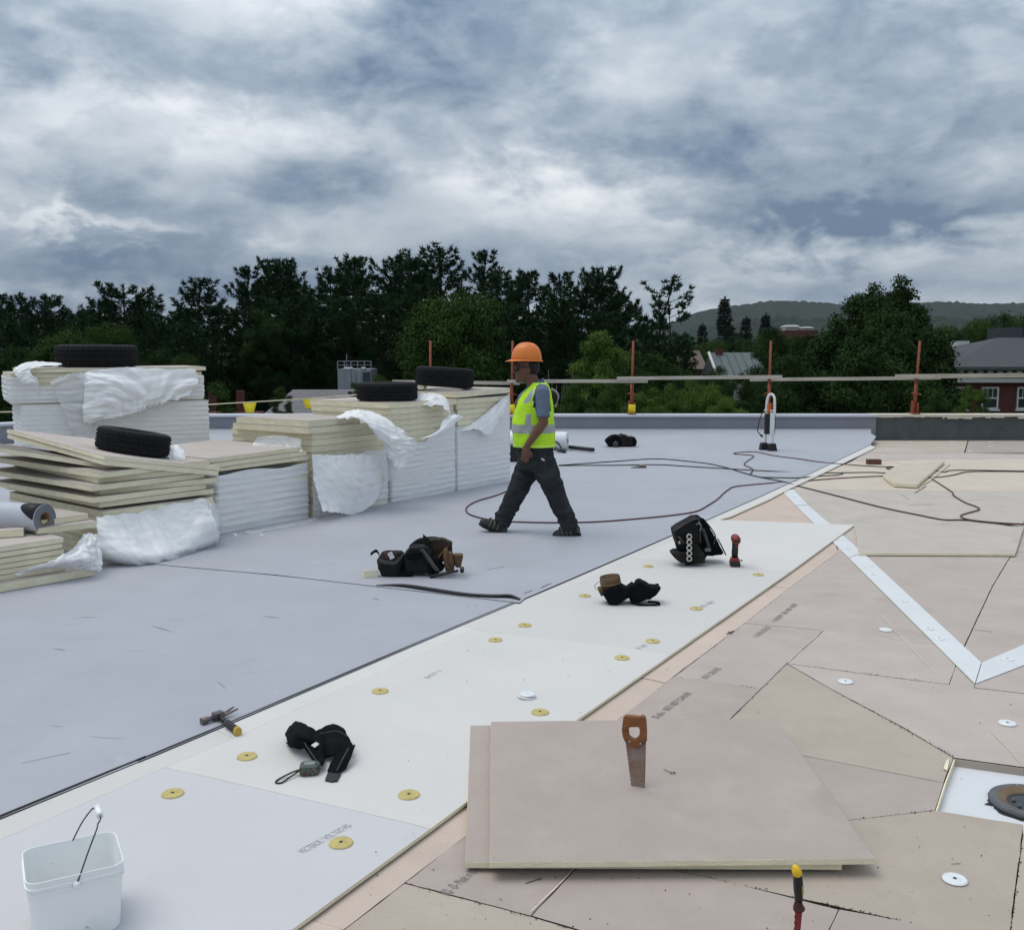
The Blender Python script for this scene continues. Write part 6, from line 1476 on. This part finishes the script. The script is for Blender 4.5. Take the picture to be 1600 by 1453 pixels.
strap(ta, [A(658, 858, .02), A(668, 870, .0), A(676, 882, -.02), A(684, 892, -.03)], .03, m_gband, 'side_strap', up=(1, 0, .5))
mb = MB(); extr(mb, [(659, 838), (668, 845), (675, 852), (664, 856), (660, 850)], YA, .08, .10, orgA); mb.build('pointed_flap', m_blk2, ta, bevel=.003)
mb = MB(); extr(mb, [(660, 850), (676, 846), (692, 846), (705, 853), (702, 870), (690, 884), (672, 882)], YA, .09, .17, orgA); soft('leather_back', ta, mb, pm('dark_brown_leather', (.028, .018, .011), .7, .4, 12, .5, 80), .008, 3, .005)
mb = MB(); extr(mb, [(670, 868), (684, 872), (694, 890), (682, 898), (668, 898)], YA, .0, .10, orgA); soft('side_pouch', ta, mb, m_blk, .008, 3, .005)
mb = MB(); extr(mb, [(624, 872), (638, 868), (638, 898), (622, 900)], YA, .04, .12, orgA); soft('side_pouch', ta, mb, m_blk, .008, 3, .005)
strap(ta, [A(593, 868, .04), A(590, 862, .04), A(586, 861, .04), A(579, 866, .03)], .022, m_blk, 'strap_end')
mb = MB(); loft(mb, [(A(703, 892, .04), .032, .04), (A(702, 880, .05), .040, .045), (A(700, 862, .06), .036, .04)], 0, 14, 2.8); soft('leather_pouch', ta, mb, m_brn, .007, 2, .003)
mb = MB(); loft(mb, [(A(716, 886, .06), .020, .03), (A(716, 876, .06), .032, .035), (A(716, 865, .07), .038, .04)], 0, 14, 2.8); soft('leather_pouch', ta, mb, m_brn, .007, 2, .003)
strap(ta, [A(684, 874, .03), A(690, 864, .04), A(697, 856, .06)], .05, m_brn, 'leather_strap', up=(.7, 0, .7))
strap(ta, [A(697, 856, .03), A(696, 870, .0), A(698, 884, -.01), A(704, 893, -.01)], .03, m_brn, 'leather_strap', up=(1, 0, 0))
mb = MB(); extr(mb, [(618, 898), (632, 893), (646, 897), (644, 902), (622, 902)], YA, .0, .1, orgA); soft('pouch_bottom', ta, mb, m_blk, .007, 2)
MB().box((0, 0, 0), (.035, .006, .05), 0, Matrix.Translation(A(611, 868, .0)) @ Matrix.Rotation(R(-25), 4, 'Y')).build('paper_label', m_white, ta)
MB().box((0, 0, 0), (.008, .006, .045), 0, Matrix.Translation(A(603, 867, .0)) @ Matrix.Rotation(R(-25), 4, 'Y')).build('red_stripe', m_red, ta)
MB().tube([A(672, 901, -.03), A(690, 897, -.035), A(716, 891.5, -.04)], [.013, .011, .009], 10).tube([A(722, 887, -.05), A(722, 893, -.03)], .015, 10).build('hammer_handle', m_blkp, ta)
o = child('foam_offcut', board_mesh(.11, .08, .045), None, G(568, 903, MZ+.0069), (0, 0, R(18))); tag(o, 'small cut foam block beside the black and brown tool belt', 'foam offcut')

# --- tool belt with a brown leather cup on the white board
YB = G(985, 945, WZ1).y; orgB = G(985, 940, WZ1)
tb = thing('tool_belt', 'black tool belt with a brown leather cup on the white board', 'tool belt', orgB)
Bq = lambda x, y, d=0.0: P(x, y, YB+d)-orgB
Mt = Matrix.Translation(Bq(956, 926, .06)) @ Matrix.Rotation(R(-8), 4, 'Y')
MB().lathe([(.055, 0), (.060, .02), (.062, .055), (.066, .06), (.068, .075), (.066, .112), (.060, .112), (.058, .03), (.0, .02)], 22, 0, Mt).build('leather_cup', m_brn, tb)
MB().lathe([(.066, .062), (.0705, .066), (.066, .072)], 22, 0, Mt).build('cup_rim', pm('pale_leather', (.22, .15, .08), .6), tb)
MB().tube(spline([Bq(946, 912, .0), Bq(936, 909, .0), Bq(929, 916, .0), Bq(933, 922, .0)], 4), .0022, 6).build('wire_ring', m_steel, tb)
mb = MB(); extr(mb, [(941, 926), (952, 917), (968, 914), (984, 922), (978, 936), (962, 946), (950, 943)], YB, -.02, .12, orgB); soft('pouch', tb, mb, m_blk, .007, 4, .004)
mb = MB(); extr(mb, [(975, 925), (990, 913), (998, 922), (992, 931), (974, 939)], YB, .0, .10, orgB); soft('pouch', tb, mb, m_blk, .007, 3, .004)
mb = MB(); extr(mb, [(986, 931), (997, 911), (1004, 910), (1018, 919), (1034, 918), (1028, 928), (1017, 937), (1000, 941), (986, 944)], YB, .0, .13, orgB); soft('hip_pad', tb, mb, m_blk, .007, 4, .005)
strap(tb, [Bq(985, 941, -.02), Bq(1000, 945, -.03), Bq(1020, 945.5, -.03), Bq(1031, 944, -.02), Bq(1026, 941, .01), Bq(1012, 940, .02)], .016, m_blk, 'strap_end')
mb = MB(); extr(mb, [(934, 922), (943, 919), (946, 931), (940, 934)], YB, .02, .08, orgB); soft('leather_pouch', tb, mb, m_brn, .006, 2, .003)

# --- standing black tool bag with five eyelets
YC = G(1090, 884, WZ1).y; orgC = G(1085, 880, WZ1)
tc_ = thing('tool_bag', 'black tool bag standing on the white board, five steel eyelets down its strap', 'tool bag', orgC)
Cq = lambda x, y, d=0.0: P(x, y, YC+d)-orgC
mb = MB(); extr(mb, [(1053, 830), (1088, 810), (1093, 814), (1094, 880), (1076, 881), (1062, 862), (1057, 845)], YC, .02, .20, orgC); soft('main_pouch', tc_, mb, m_blk2, .009, 4, .006, 16)
mb = MB(); extr(mb, [(1086, 813), (1100, 812), (1110, 824), (1118, 838), (1114, 862), (1104, 877), (1088, 878)], YC, .05, .26, orgC); soft('back_pouch', tc_, mb, m_blk, .009, 4, .006, 16)
mb = MB(); extr(mb, [(1112, 842), (1121, 841), (1134, 867), (1130, 870), (1108, 872)], YC, .06, .24, orgC); soft('side_flap', tc_, mb, m_blk, .008, 3, .004)
mb = MB(); extr(mb, [(1048, 864), (1054, 860), (1072, 861), (1076, 879), (1063, 878), (1053, 871)], YC, -.05, .10, orgC); soft('front_pocket', tc_, mb, m_blk2, .008, 3, .004)
mb = MB(); extr(mb, [(1056, 852), (1062, 848), (1074, 850), (1075, 859), (1060, 859)], YC, -.03, .08, orgC); soft('front_pocket', tc_, mb, m_blk, .008, 3, .003)
mb = MB(); extr(mb, [(1078, 846), (1090, 852), (1101, 866), (1100, 878), (1080, 880)], YC, -.04, .06, orgC); soft('front_pouch', tc_, mb, m_blk2, .008, 3, .004)
strap(tc_, [Cq(1076, 832, -.01), Cq(1077, 845, -.045), Cq(1077.5, 860, -.06), Cq(1077.5, 874, -.055), Cq(1075, 883, -.04)], .046, m_blk, 'eyelet_strap', up=(1, 0, 0))
for y, d in ((838.5, -.038), (847, -.052), (856, -.064), (864.5, -.066), (873, -.062)):
    child('eyelet', mesh_of(MB().lathe([(.012, 0), (.013, .003), (.0175, .0045), (.022, .003), (.023, 0)], 18), 'eyelet', pm('bright_steel', (.5, .48, .43), .35, .1, 30, metal=.8)), tc_, Cq(1077, y, d-.004), (R(90), 0, 0))
MB().tube(spline([Cq(1089, 818, .03), Cq(1092, 811, .03), Cq(1099, 811, .03), Cq(1102, 818, .03)], 4), .006, 6).build('carry_loop', m_blk, tc_)
MB().tube(spline([Cq(1088, 820, .0), Cq(1093, 817, -.01), Cq(1096, 824, -.01), Cq(1093, 829, .0)], 4), .004, 6).build('clip_ring', m_steel, tc_)
for pts_ in ([(1053, 830), (1070, 819), (1088, 810), (1093, 814)], [(1093, 814), (1094, 830), (1094, 848)], [(1100, 812), (1110, 824), (1118, 838), (1115, 850)], [(1121, 841), (1128, 854), (1134, 867)]):
    MB().tube(spline([Cq(x, y, .012 if x < 1096 else .045) for x, y in pts_], 4), .0055, 6).build('edge_highlight', m_gband, tc_)  # grey tubes added along the edges to act as highlights
strap(tc_, [Cq(1060, 838, .004), Cq(1066, 846, .0), Cq(1070, 856, -.01)], .02, m_gband, 'side_strap', up=(1, 0, .3))
strap(tc_, [Cq(1098, 826, .03), Cq(1104, 842, .03), Cq(1108, 856, .03)], .024, m_gband, 'side_strap', up=(1, 0, .3))
MB().box(Cq(1106, 859, .02), (.045, .01, .024)).build('grey_tab', pm('grey_tab', (.16, .16, .16), .7), tc_)
MB().tube([Cq(1061, 846, -.03), Cq(1062, 850, -.03)], .008, 8).build('tool_tip', pm('tool_tip', (.4, .33, .26), .5), tc_)

# --- cordless driver standing on its battery
YD = G(1148, 884.5, WZ1).y; orgD = G(1148, 884, WZ1)
dr = thing('impact_driver', 'red and black cordless driver standing upright on its battery', 'cordless driver', orgD, R(-6)); k = YD/F
MB().box((0, .0, 4.2*k), (15.5*k, .105, 8.4*k)).build('battery', m_blkp, dr, bevel=.007)
MB().box((0, .0, 11.0*k), (15*k, .09, 5.0*k), 0, taper=.80).build('battery_foot', m_red, dr, bevel=.006)
MB().tube([(0, .01, 13*k), (.0, .012, 22*k), (0, .0, 31*k), (0, -.005, 40*k)], [.0175, .0185, .0175, .020], 14, flat=1.35).build('grip', m_blkp, dr)
mb = MB().lathe([(0, .095), (.018, .093), (.031, .08), (.034, .055), (.034, 0), (.032, -.03), (.026, -.055), (.018, -.07), (.011, -.075), (.010, -.10), (0, -.10)], 22, 0, Matrix.Translation((0, 0, 44*k)) @ Matrix.Rotation(R(90), 4, 'X'))
mb.build('motor_housing', m_red, dr)
MB().box((0, -.098, 43*k), (.045, .01, .012)).build('vent_slot', m_blkp, dr)
MB().box((0, -.035, 34*k), (.014, .016, .03)).build('trigger', m_red, dr, bevel=.003)
MB().tube([(.042, 0, 9*k), (.056, 0, 9*k)], .006, 8).build('belt_clip', m_blkp, dr)

# --- black tool bag near the parapet
YE = G(972, 699, MZ).y; orgE = G(972, 699, MZ+.0068)
te = thing('tool_bag', 'small black tool bag lying on the membrane near the far parapet', 'tool bag', orgE)
mb = MB(); extr(mb, [(946, 690), (950, 685), (958, 680), (966, 680), (972, 690), (968, 700), (952, 699)], YE, -.02, .25, orgE); soft('pouch', te, mb, m_blk, .018, 3, .012, 10)
mb = MB(); extr(mb, [(968, 682), (973, 679), (984, 682), (990, 683), (988, 698), (969, 699)], YE, .0, .3, orgE); soft('pouch', te, mb, m_blk2, .018, 3, .01, 10)
mb = MB(); extr(mb, [(987, 684), (992, 682.5), (996, 690), (994, 697), (988, 697)], YE, .0, .2, orgE); soft('side_pouch', te, mb, m_blk, .016, 2, .006, 10)
mb = MB(); extr(mb, [(957, 692), (962, 688), (966, 692), (963, 700), (958, 699)], YE, -.1, -.02, orgE); soft('front_pocket', te, mb, m_gband, .014, 2, .004, 10)
MB().box(P(984, 682, YE)-orgE+V((0, .05, .01)), (.08, .1, .025)).build('pale_tool', m_board_top, te)
# --- pliers
pp = G(996, 731, MZ+.007); pl = thing('pliers', 'pliers with black and tan handles lying under the black cords', 'pliers', pp)
k = pp.y/F
MB().tube([V((2*k, 0, .012)), V((14*k, .02, .012))], .014, 8).build('handle', m_blkp, pl); MB().tube([V((1*k, .0, .02)), V((12*k, .16, .024))], .014, 8).build('handle', pm('tan_grip', (.35, .27, .2), .7), pl)
MB().tube([V((2*k, 0, .014)), V((-3*k, -.01, .014)), V((-11*k, -.02, .012))], [.018, .016, .006], 8).build('jaws', m_steel, pl)

# --- upright seam tool with a white loop handle
YW = G(1200, 704.5, MZ).y; orgW = G(1200, 704, MZ+.0068)
wt = thing('seam_welder', 'upright roofing seam tool with a white loop handle and black feet near the parapet', 'seam tool', orgW)
Wq = lambda x, y, d=0.0: P(x, y, YW+d)-orgW
m_wpipe = pm('white_tube', (.68, .69, .68), .4, .04, 5)
MB().tube(spline([Wq(1195.5, 700, .12), Wq(1197, 660, .10), Wq(1198.5, 628, .08), Wq(1201, 618.5, .06), Wq(1205, 616, .03), Wq(1209, 619, .0), Wq(1210.5, 628, -.02), Wq(1209.5, 660, -.03), Wq(1206.5, 700, -.04)], 6), .021, 10).build('loop_handle', m_wpipe, wt)
MB().box(Wq(1206.5, 662, -.045), (.075, .03, .36)).build('side_panel', m_wpipe, wt, bevel=.006)
MB().box(Wq(1199.5, 662.5, .0), (.095, .09, .335)).build('control_box', m_blkp, wt, bevel=.01)
MB().box(Wq(1201.5, 638, .02), (.05, .05, .15)).build('orange_grip', pm('orange_part', (.55, .12, .03), .5), wt, bevel=.008)
MB().tube([Wq(1194, 641, .06), Wq(1211, 642, -.04)], .012, 8).build('cross_bar', m_wpipe, wt)
for xs, d in (((1189.5, 1192, 1201, 1202.5), .06), ((1198, 1201, 1210, 1212.5), -.10)):
    mb = MB(); extr(mb, [(xs[0], 704), (xs[1], 693), (xs[2], 692), (xs[3], 704)], YW, d, d+.14, orgW); mb.build('foot', m_blkp, wt, bevel=.01)
MB().tube(spline([Wq(1196, 642, 0), Wq(1190, 647, -.02), Wq(1185, 664, -.03), Wq(1184, 674, -.03), Wq(1190, 681, -.02)], 5), .008, 6).build('cable', m_blkp, wt)
MB().tube([Wq(1188.5, 679.5, -.02), Wq(1191.5, 682.5, -.02)], .018, 8).build('plug', m_blkp, wt)
MB().tube(spline([Wq(1210.5, 645, -.05), Wq(1211.5, 660, -.06), Wq(1210, 678, -.05)], 4), .006, 6).build('cable', m_blkp, wt)

# --- extension cords
def cord(label, pts, col, r=.0072, z=None):
    w3 = []
    for x, y in pts:
        on_mem = True
        for (xa, ya), (xb, yb) in zip(A_LINE, A_LINE[1:]):
            if xa <= x <= xb and y > ya + (yb-ya)*(x-xa)/(xb-xa): on_mem = False
        if x > 1360: on_mem = False
        w3.append(G(x, y, (MZ+.0075 if on_mem else .001) + r))
    o_ = w3[0].copy(); o = MB().tube([p-o_ for p in spline(w3, 6)], r, 7).build('extension_cord', col); o.location = o_
    return tag(o, label, 'cord', 'extension cords across the roof')
m_cord = pm('black_cord', (.013, .012, .014), .55, .2, 8); m_cordr = pm('maroon_cord', (.075, .018, .022), .55, .3, 6)
cord("maroon cord looping round the worker's feet and off toward the cord crossing", [(800, 764), (775, 774), (745, 783), (729, 793), (733, 803), (760, 811), (800, 815), (870, 816.5), (935, 815), (1000, 810), (1050, 805), (1087, 799), (1107, 789), (1122, 779), (1128, 773), (1138, 765), (1150, 760), (1200, 755), (1262, 751), (1312, 747), (1375, 744), (1437, 742), (1450, 745), (1470, 757), (1488, 769), (1490, 774), (1508, 785), (1524, 791), (1530, 796), (1510, 802), (1501, 806), (1512, 811.5), (1550, 816), (1600, 819), (1700, 823)], m_cordr)
cord('black cord running from the rolls across to the lower right edge of the board area', [(873, 727), (915, 724), (958, 721), (1026, 717), (1087, 722), (1115, 726), (1140, 732), (1177, 743), (1221, 752), (1250, 760), (1317, 777), (1375, 792), (1437, 805), (1475, 812), (1507, 812.5), (1560, 818), (1600, 823), (1700, 829)], m_cord)
cord('black cord lying straight past the pliers and ending in a small loop', [(873, 727.6), (915, 727), (958, 727), (1026, 726), (1080, 729), (1140, 732.5), (1200, 736), (1275, 739), (1360, 738), (1390, 739.5), (1397, 736.5), (1392, 733.5), (1385, 731.2), (1400, 730.6), (1437, 732), (1462, 735.5), (1475, 737.5), (1495, 734.5), (1600, 736), (1700, 737)], m_cord)
cord('maroon cord zigzagging near the upright tool then running to the right edge', [(1172, 741), (1176, 733), (1163, 726), (1168, 720), (1178, 712.6), (1165, 710.5), (1150, 709.5), (1149, 707.5), (1180, 706), (1210, 712), (1250, 717), (1282, 722), (1340, 727), (1375, 729), (1425, 731), (1450, 744), (1465, 745.5), (1490, 742), (1512, 737.2), (1560, 736.6), (1600, 737), (1700, 738)], m_cordr)
cord('short black cord lying close beside the straight cord at the membrane edge', [(1187, 745.6), (1220, 746.4), (1250, 746.5), (1275, 744), (1305, 742.5), (1317, 740.3)], m_cord)

# --- two square boards with the hand saw stuck in them
lo = [(727, 1346), (1316, 1349), (1180, 1128), (735, 1133)]; up_ = [(765, 1346), (1368, 1340), (1213, 1122), (767, 1127)]
def loose_board(px, z0, z1, label, mat=None, front=0.0):
    poly = ragged(inset([G(x, y, z1).xy for x, y in px], 0), .08, .0015, px[0][0])
    c = sum((p for p in poly), V((0, 0)))/len(poly)
    y0 = min(p.y for p in poly)
    o = MB().prism([(p.x-c.x, p.y-c.y) for p in poly], 0, z1-z0, 1, 0).build('insulation_board', [mat or m_tan, m_foam], bevel=.0025)
    o.location = (c.x, c.y, z0); o.rotation_euler = (R(front), 0, 0)
    return tag(o, label, 'insulation board')
loose_board(lo, .012, .034, 'lower of two square tan boards under the upright hand saw', m_tan_near)
saw_b = loose_board(up_, .0405, .0625, 'upper square tan board with the hand saw stuck upright in it', m_tan_near)
ZS = .0625
sb_ = G(998, 1229, ZS); saw = thing('hand_saw', 'rusty wooden-handled hand saw stuck upright in the square board', 'hand saw', (sb_.x, sb_.y, ZS), R(-22))
k = sb_.y/F*1.03
Sx = lambda x, y: ((x-998)*k*1.06, -(y-1229)*k)
def plate_xz(mb, poly, th, m=0):
    n = len(poly); vs = [(x, -th/2, z) for x, z in poly] + [(x, th/2, z) for x, z in poly]
    return mb.add(vs, [[i for i in range(n)], [n+i for i in range(n)][::-1]] + [[i, n+i, n+(i+1) % n, (i+1) % n] for i in range(n)], m)
bl_ = [Sx(976.5, 1152), Sx(1008, 1152), Sx(1007.5, 1240)]
teeth = []
for i in range(27):
    t = i/26; x = 988.5+(976.5-988.5)*t; y = 1240+(1152-1240)*t; teeth.append(Sx(x + (0 if i % 2 else -1.0), y))
mb = MB(); plate_xz(mb, bl_ + teeth[:-1], .0016); mb.build('blade', m_rust, saw)
outer = [(973, 1149), (971.5, 1138), (973.5, 1117), (977, 1114), (990, 1113), (998, 1113), (1001, 1110.5), (1006, 1112), (1007.5, 1117), (1009, 1135), (1009, 1152), (1004, 1158), (996, 1163), (990, 1166), (983, 1160), (976, 1156)]
inner = [(982, 1146), (981, 1137), (983.5, 1132), (990, 1131), (997, 1129.5), (999, 1134), (998.5, 1142), (994, 1149), (989.5, 1151), (985, 1149)]
hb = bmesh.new(); th = .022
def ring_verts(poly, y): return [hb.verts.new((Sx(*p)[0], y, Sx(*p)[1])) for p in poly]
loops = {}
for nm, poly in (('o', outer), ('i', inner)):
    for sgn in (-1, 1): loops[nm, sgn] = ring_verts(poly, sgn*th/2)
for sgn in (-1, 1):
    es = []
    for nm in 'oi':
        lp = loops[nm, sgn]; es += [hb.edges.new((lp[i], lp[(i+1) % len(lp)])) for i in range(len(lp))]
    bmesh.ops.triangle_fill(hb, edges=es, use_beauty=True)
for nm in 'oi':
    a_, b_2 = loops[nm, -1], loops[nm, 1]
    for i in range(len(a_)): hb.faces.new((a_[i], a_[(i+1) % len(a_)], b_2[(i+1) % len(b_2)], b_2[i]))
bmesh.ops.recalc_face_normals(hb, faces=hb.faces)
hme = bpy.data.meshes.new('handle'); hb.to_mesh(hme); hb.free(); hme.materials.append(pm('worn_orange_wood', (.22, .085, .03), .55, .3, 14, .2, 60, stretch=(1, 1, 3), spots=[(9, .55, .12, (.08, .032, .016), .8)]))
ho_ = child('handle', hme, saw); bv = ho_.modifiers.new('b', 'BEVEL'); bv.width = .005; bv.segments = 2; bv.limit_method = 'ANGLE'; bv.angle_limit = R(50)
for x, y in ((984, 1155), (1001, 1156)): MB().lathe([(0, .0135), (.004, .013), (.005, .011)], 10, 0, Matrix.Translation((Sx(x, y)[0], 0, Sx(x, y)[1])) @ Matrix.Rotation(R(90), 4, 'X')).build('bolt', m_steel, saw)
dbr = thing('wire_scrap', 'dark scrap of twisted wire lying on the board right of the saw', 'scrap', G(1048, 1208, ZS))
MB().tube(spline([(-.022, .03, .003), (-.012, .012, .006), (.0, .0, .004)], 4), .0012, 5).build('bent_wire', m_pencil, dbr)
mb = MB(); rr = random.Random(4)
for i in range(7): mb.tube([V((rr.uniform(-.004, .02), rr.uniform(-.01, .006), .002)), V((rr.uniform(-.004, .02), rr.uniform(-.01, .006), .006))], .001, 4)
o = mb.build('wire_tangle', m_pencil, dbr); o['kind'] = 'stuff'

# --- jab saw stuck in the deck at the bottom edge
YJ = G(1240, 1490, 0).y; js_o = G(1240, 1490, 0); k = YJ/F
js = thing('jab_saw', 'jab saw with yellow-tipped black handle stuck upright at the bottom edge', 'jab saw', js_o)
J = lambda x, y, d=0.0: P(x, y, YJ+d)-js_o
mb = MB(); bp = [J(1243, 1418), J(1254, 1418), J(1250, 1460), J(1244, 1492)]
tt = []
for i in range(17): t = i/16; tt.append(J(1240+(1243-1240)*t + (-1.6 if i % 2 else 0), 1492+(1418-1492)*t))
pts = bp + tt
n = len(pts); mb.add([p+V((0, -.0008, 0)) for p in pts] + [p+V((0, .0008, 0)) for p in pts], [[i for i in range(n)], [n+i for i in range(n)][::-1]] + [[i, n+i, n+(i+1) % n, (i+1) % n] for i in range(n)])
mb.build('blade', pm('red_blade', (.22, .03, .03), .45, .3, 30, spots=[(25, .58, .06, (.3, .28, .27), .8)]), js)
q = k
MB().tube(spline([J(1248.5, 1419), J(1247.5, 1413), J(1248, 1405)], 3), [13*q, 12.5*q, 11*q, 9.5*q, 8.5*q, 8*q, 8*q], 14, flat=.75).build('collar', pm('maroon_rubber', (.06, .018, .018), .6), js)
MB().tube(spline([J(1248, 1406), J(1247.5, 1392), J(1247, 1376), J(1246, 1364)], 3), [8.2*q, 8.2*q, 8.6*q, 9.2*q, 9.6*q, 9.8*q, 9.6*q, 9.2*q, 8.8*q, 8.6*q], 14, flat=.8).build('grip', m_blkp, js)
MB().tube(spline([J(1246.5, 1366), J(1244.5, 1360), J(1241.5, 1355), J(1238, 1353.5)], 3), [8.8*q, 9.2*q, 9.4*q, 9.2*q, 8.6*q, 7.8*q, 6.6*q, 5*q, 3.4*q, 1.5*q], 14, flat=.85).build('yellow_butt', pm('yellow_rubber_bright', (.75, .48, .02), .45), js)
MB().grid([[J(1252.5, 1384, -.0175), J(1255.5, 1384, -.012)], [J(1253, 1398, -.017), J(1256, 1398, -.012)]]).build('yellow_print', pm('olive_print', (.35, .3, .08), .6), js)

# --- roof drain in the sump
dc = G(1612, 1257, SZ); drn = thing('roof_drain', 'cast roof drain ring with ragged black collar in the white sump', 'roof drain', (dc.x, dc.y, SZ))
m_iron = pm('cast_iron', (.11, .115, .125), .6, .2, 14, .3, 60); m_irust = pm('rust_stain', (.16, .115, .07), .8, .3, 10)
n = 64; col = MB(); vs = []; rr = random.Random(2)
for j in range(n):
    q = 2*math.pi*j/n; r_ = .150 + .012*noise.noise(V((math.cos(q)*3, math.sin(q)*3, 1))) + .004*rr.uniform(-1, 1) + (.03 if abs(q-math.pi) < .08 else 0) + (.014 if 3.3 < q < 4.6 else 0)
    vs += [(r_*math.cos(q), r_*math.sin(q), .0035), (.10*math.cos(q), .10*math.sin(q), .006)]
col.add(vs, [[2*j, 2*((j+1) % n), 2*((j+1) % n)+1, 2*j+1] for j in range(n)]).build('black_collar', m_black_edge, drn)
MB().lathe([(.148, .004), (.146, .016), (.135, .022), (.118, .021)], 48, 0).build('clamp_ring', m_iron, drn)
MB().lathe([(.118, .021), (.104, .014), (.090, .010), (.084, .004)], 48, 0).build('rusty_rim', m_irust, drn)
MB().lathe([(.084, .0055), (.080, .0045), (.074, .004)], 40, 0).build('bowl', pm('drain_bowl', (.015, .016, .018), .35), drn)
MB().lathe([(.0, .0035), (.080, .0035)], 40, 0).build('dark_hole_disc', pm('dark_hole_disc', (.006, .007, .008), .06, .1, 5, spec=.6), drn)  # flat dark disc standing in for the shaded depth of the drain hole
for q in (2.6, 3.5, 4.4): MB().lathe([(0, .012), (.007, .012), (.008, .003)], 8, 0, Matrix.Translation((.060*math.cos(q), .060*math.sin(q), 0))).build('bolt', m_iron, drn)
sheetp = [[V((-.03, -.152, .004)), V((.0, -.158, .006))], [V((-.035, -.175, .003)), V((.01, -.178, .003))]]
MB().grid(patch(sheetp, 3, 3)).build('paper_scrap', m_white, drn)

# --- other boards lying loose
loose_board([(1342, 864), (1586, 865), (1600, 822), (1337, 822)], .006, .027, 'long tan board lying loose beyond the valley strip, cream edge showing', m_tan_far)
loose_board([(1380, 742), (1398, 755), (1433, 757), (1476, 720), (1400, 727)], .008, .05, 'cream offcut board lying under the crossing cords', m_cream)
loose_board([(1452, 752), (1436, 760), (1447, 752), (1481, 723), (1485, 725)], .004, .012, 'thin pale strip beside the cream offcut board', m_cream)
bk = G(1365, 725, 0.001); o = MB().box((0, 0, .035), (.2, .1, .07)).build('brick', pm('dark_brick', (.13, .06, .045), .85), bevel=.004); o.location = bk; tag(o, 'single dark brick lying on the boards beyond the crossing cords', 'brick')
tz_ = G(1490, 1200, SZ); o = MB().grid(crumple(patch([[G(1484, 1184, .004), G(1480, 1204, .006)], [G(1479, 1186, .01), G(1474, 1200, .004)]], 4, 4), .006, 20, 3)).build('facer_scrap', m_foam); tag(o, 'torn cream scrap of foam at the corner of the sump', 'foam scrap')

# --- rolls, pipe and bin behind the worker
Yr = 16.6
def white_roll(label, pa, pb, r, zc):
    a, b2 = P(*pa, Yr), P(*pb, Yr-.25); a.z = b2.z = MZ+.007+zc; t = thing('wrapped_roll', label, 'roll', a, 0, 'white wrapped rolls'); d = b2-a
    MB().tube([V((0, 0, 0)), d*.02, d*.5, d*.97, d], [r*.9, r, r, r, r*.93], 20).build('wrapped_sheet', m_film2 if False else pm('white_roll_wrap', (.72, .75, .77), .35, .05, 4, .15, 12), t)
    MB().tube([d*1.0, d*1.004], [r*.3, r*.3], 14).build('core', pm('cardboard', (.24, .14, .07)), t); return t
white_roll('white wrapped membrane roll behind the worker', (780, 690), (887, 690), .15, .15)
white_roll('second white wrapped roll lying lower behind the worker', (778, 700), (872, 701), .12, .12)
pq = P(890, 688, 16.4); pq.z = MZ+.05; o = MB().tube([V((0, 0, 0)), V((.36, -.45, -.0))], .032, 10).build('black_pipe', m_blkp); o.location = pq; tag(o, "black pipe lying beside the white rolls behind the worker", 'pipe')
bn = G(803, 722, MZ+.0068); bin_ = thing('black_bin', 'open black bin beside the tallest bundle, behind the worker', 'bin', bn)
MB().box((0, .15, .12), (.26, .26, .24), 0, taper=1.1).build('bin_body', m_blkp, bin_, bevel=.01); MB().tube([(-.1, .1, .2), (-.14, .02, .36)], .012, 6).build('tool_shaft', m_blkp, bin_)
cc = G(872, 707, MZ+.0068); o = MB().tube(spline([(.0, 0, .02), (.05, .12, .05), (.02, .24, .12), (-.06, .2, .16), (-.04, 0, .06), (.06, -.12, .02), (.12, -.05, .02), (.05, .08, .03)], 6), .014, 7).build('cable_coil', m_cord); o.location = cc; tag(o, 'short coil of black cable at the foot of the white rolls', 'cable')
# ------------------------------------------------------------------ thin summer haze over the town and hills
hz = MB().box((0, 1500, 60), (7600, 4600, 290)).build('haze', [])
hm = bpy.data.materials.new('haze_air'); hm.use_nodes = True; hn = hm.node_tree; hn.nodes.clear()
ho = hn.nodes.new('ShaderNodeOutputMaterial'); hv = hn.nodes.new('ShaderNodeVolumePrincipled')
hv.inputs['Color'].default_value = (0.80, 0.88, 1.0, 1); hv.inputs['Density'].default_value = 0.000035; hv.inputs['Anisotropy'].default_value = 0.0
hn.links.new(hv.outputs[0], ho.inputs['Volume']); hz.data.materials.append(hm)
tag(hz, 'thin bluish haze in front of the far hills', 'haze', kind='stuff')
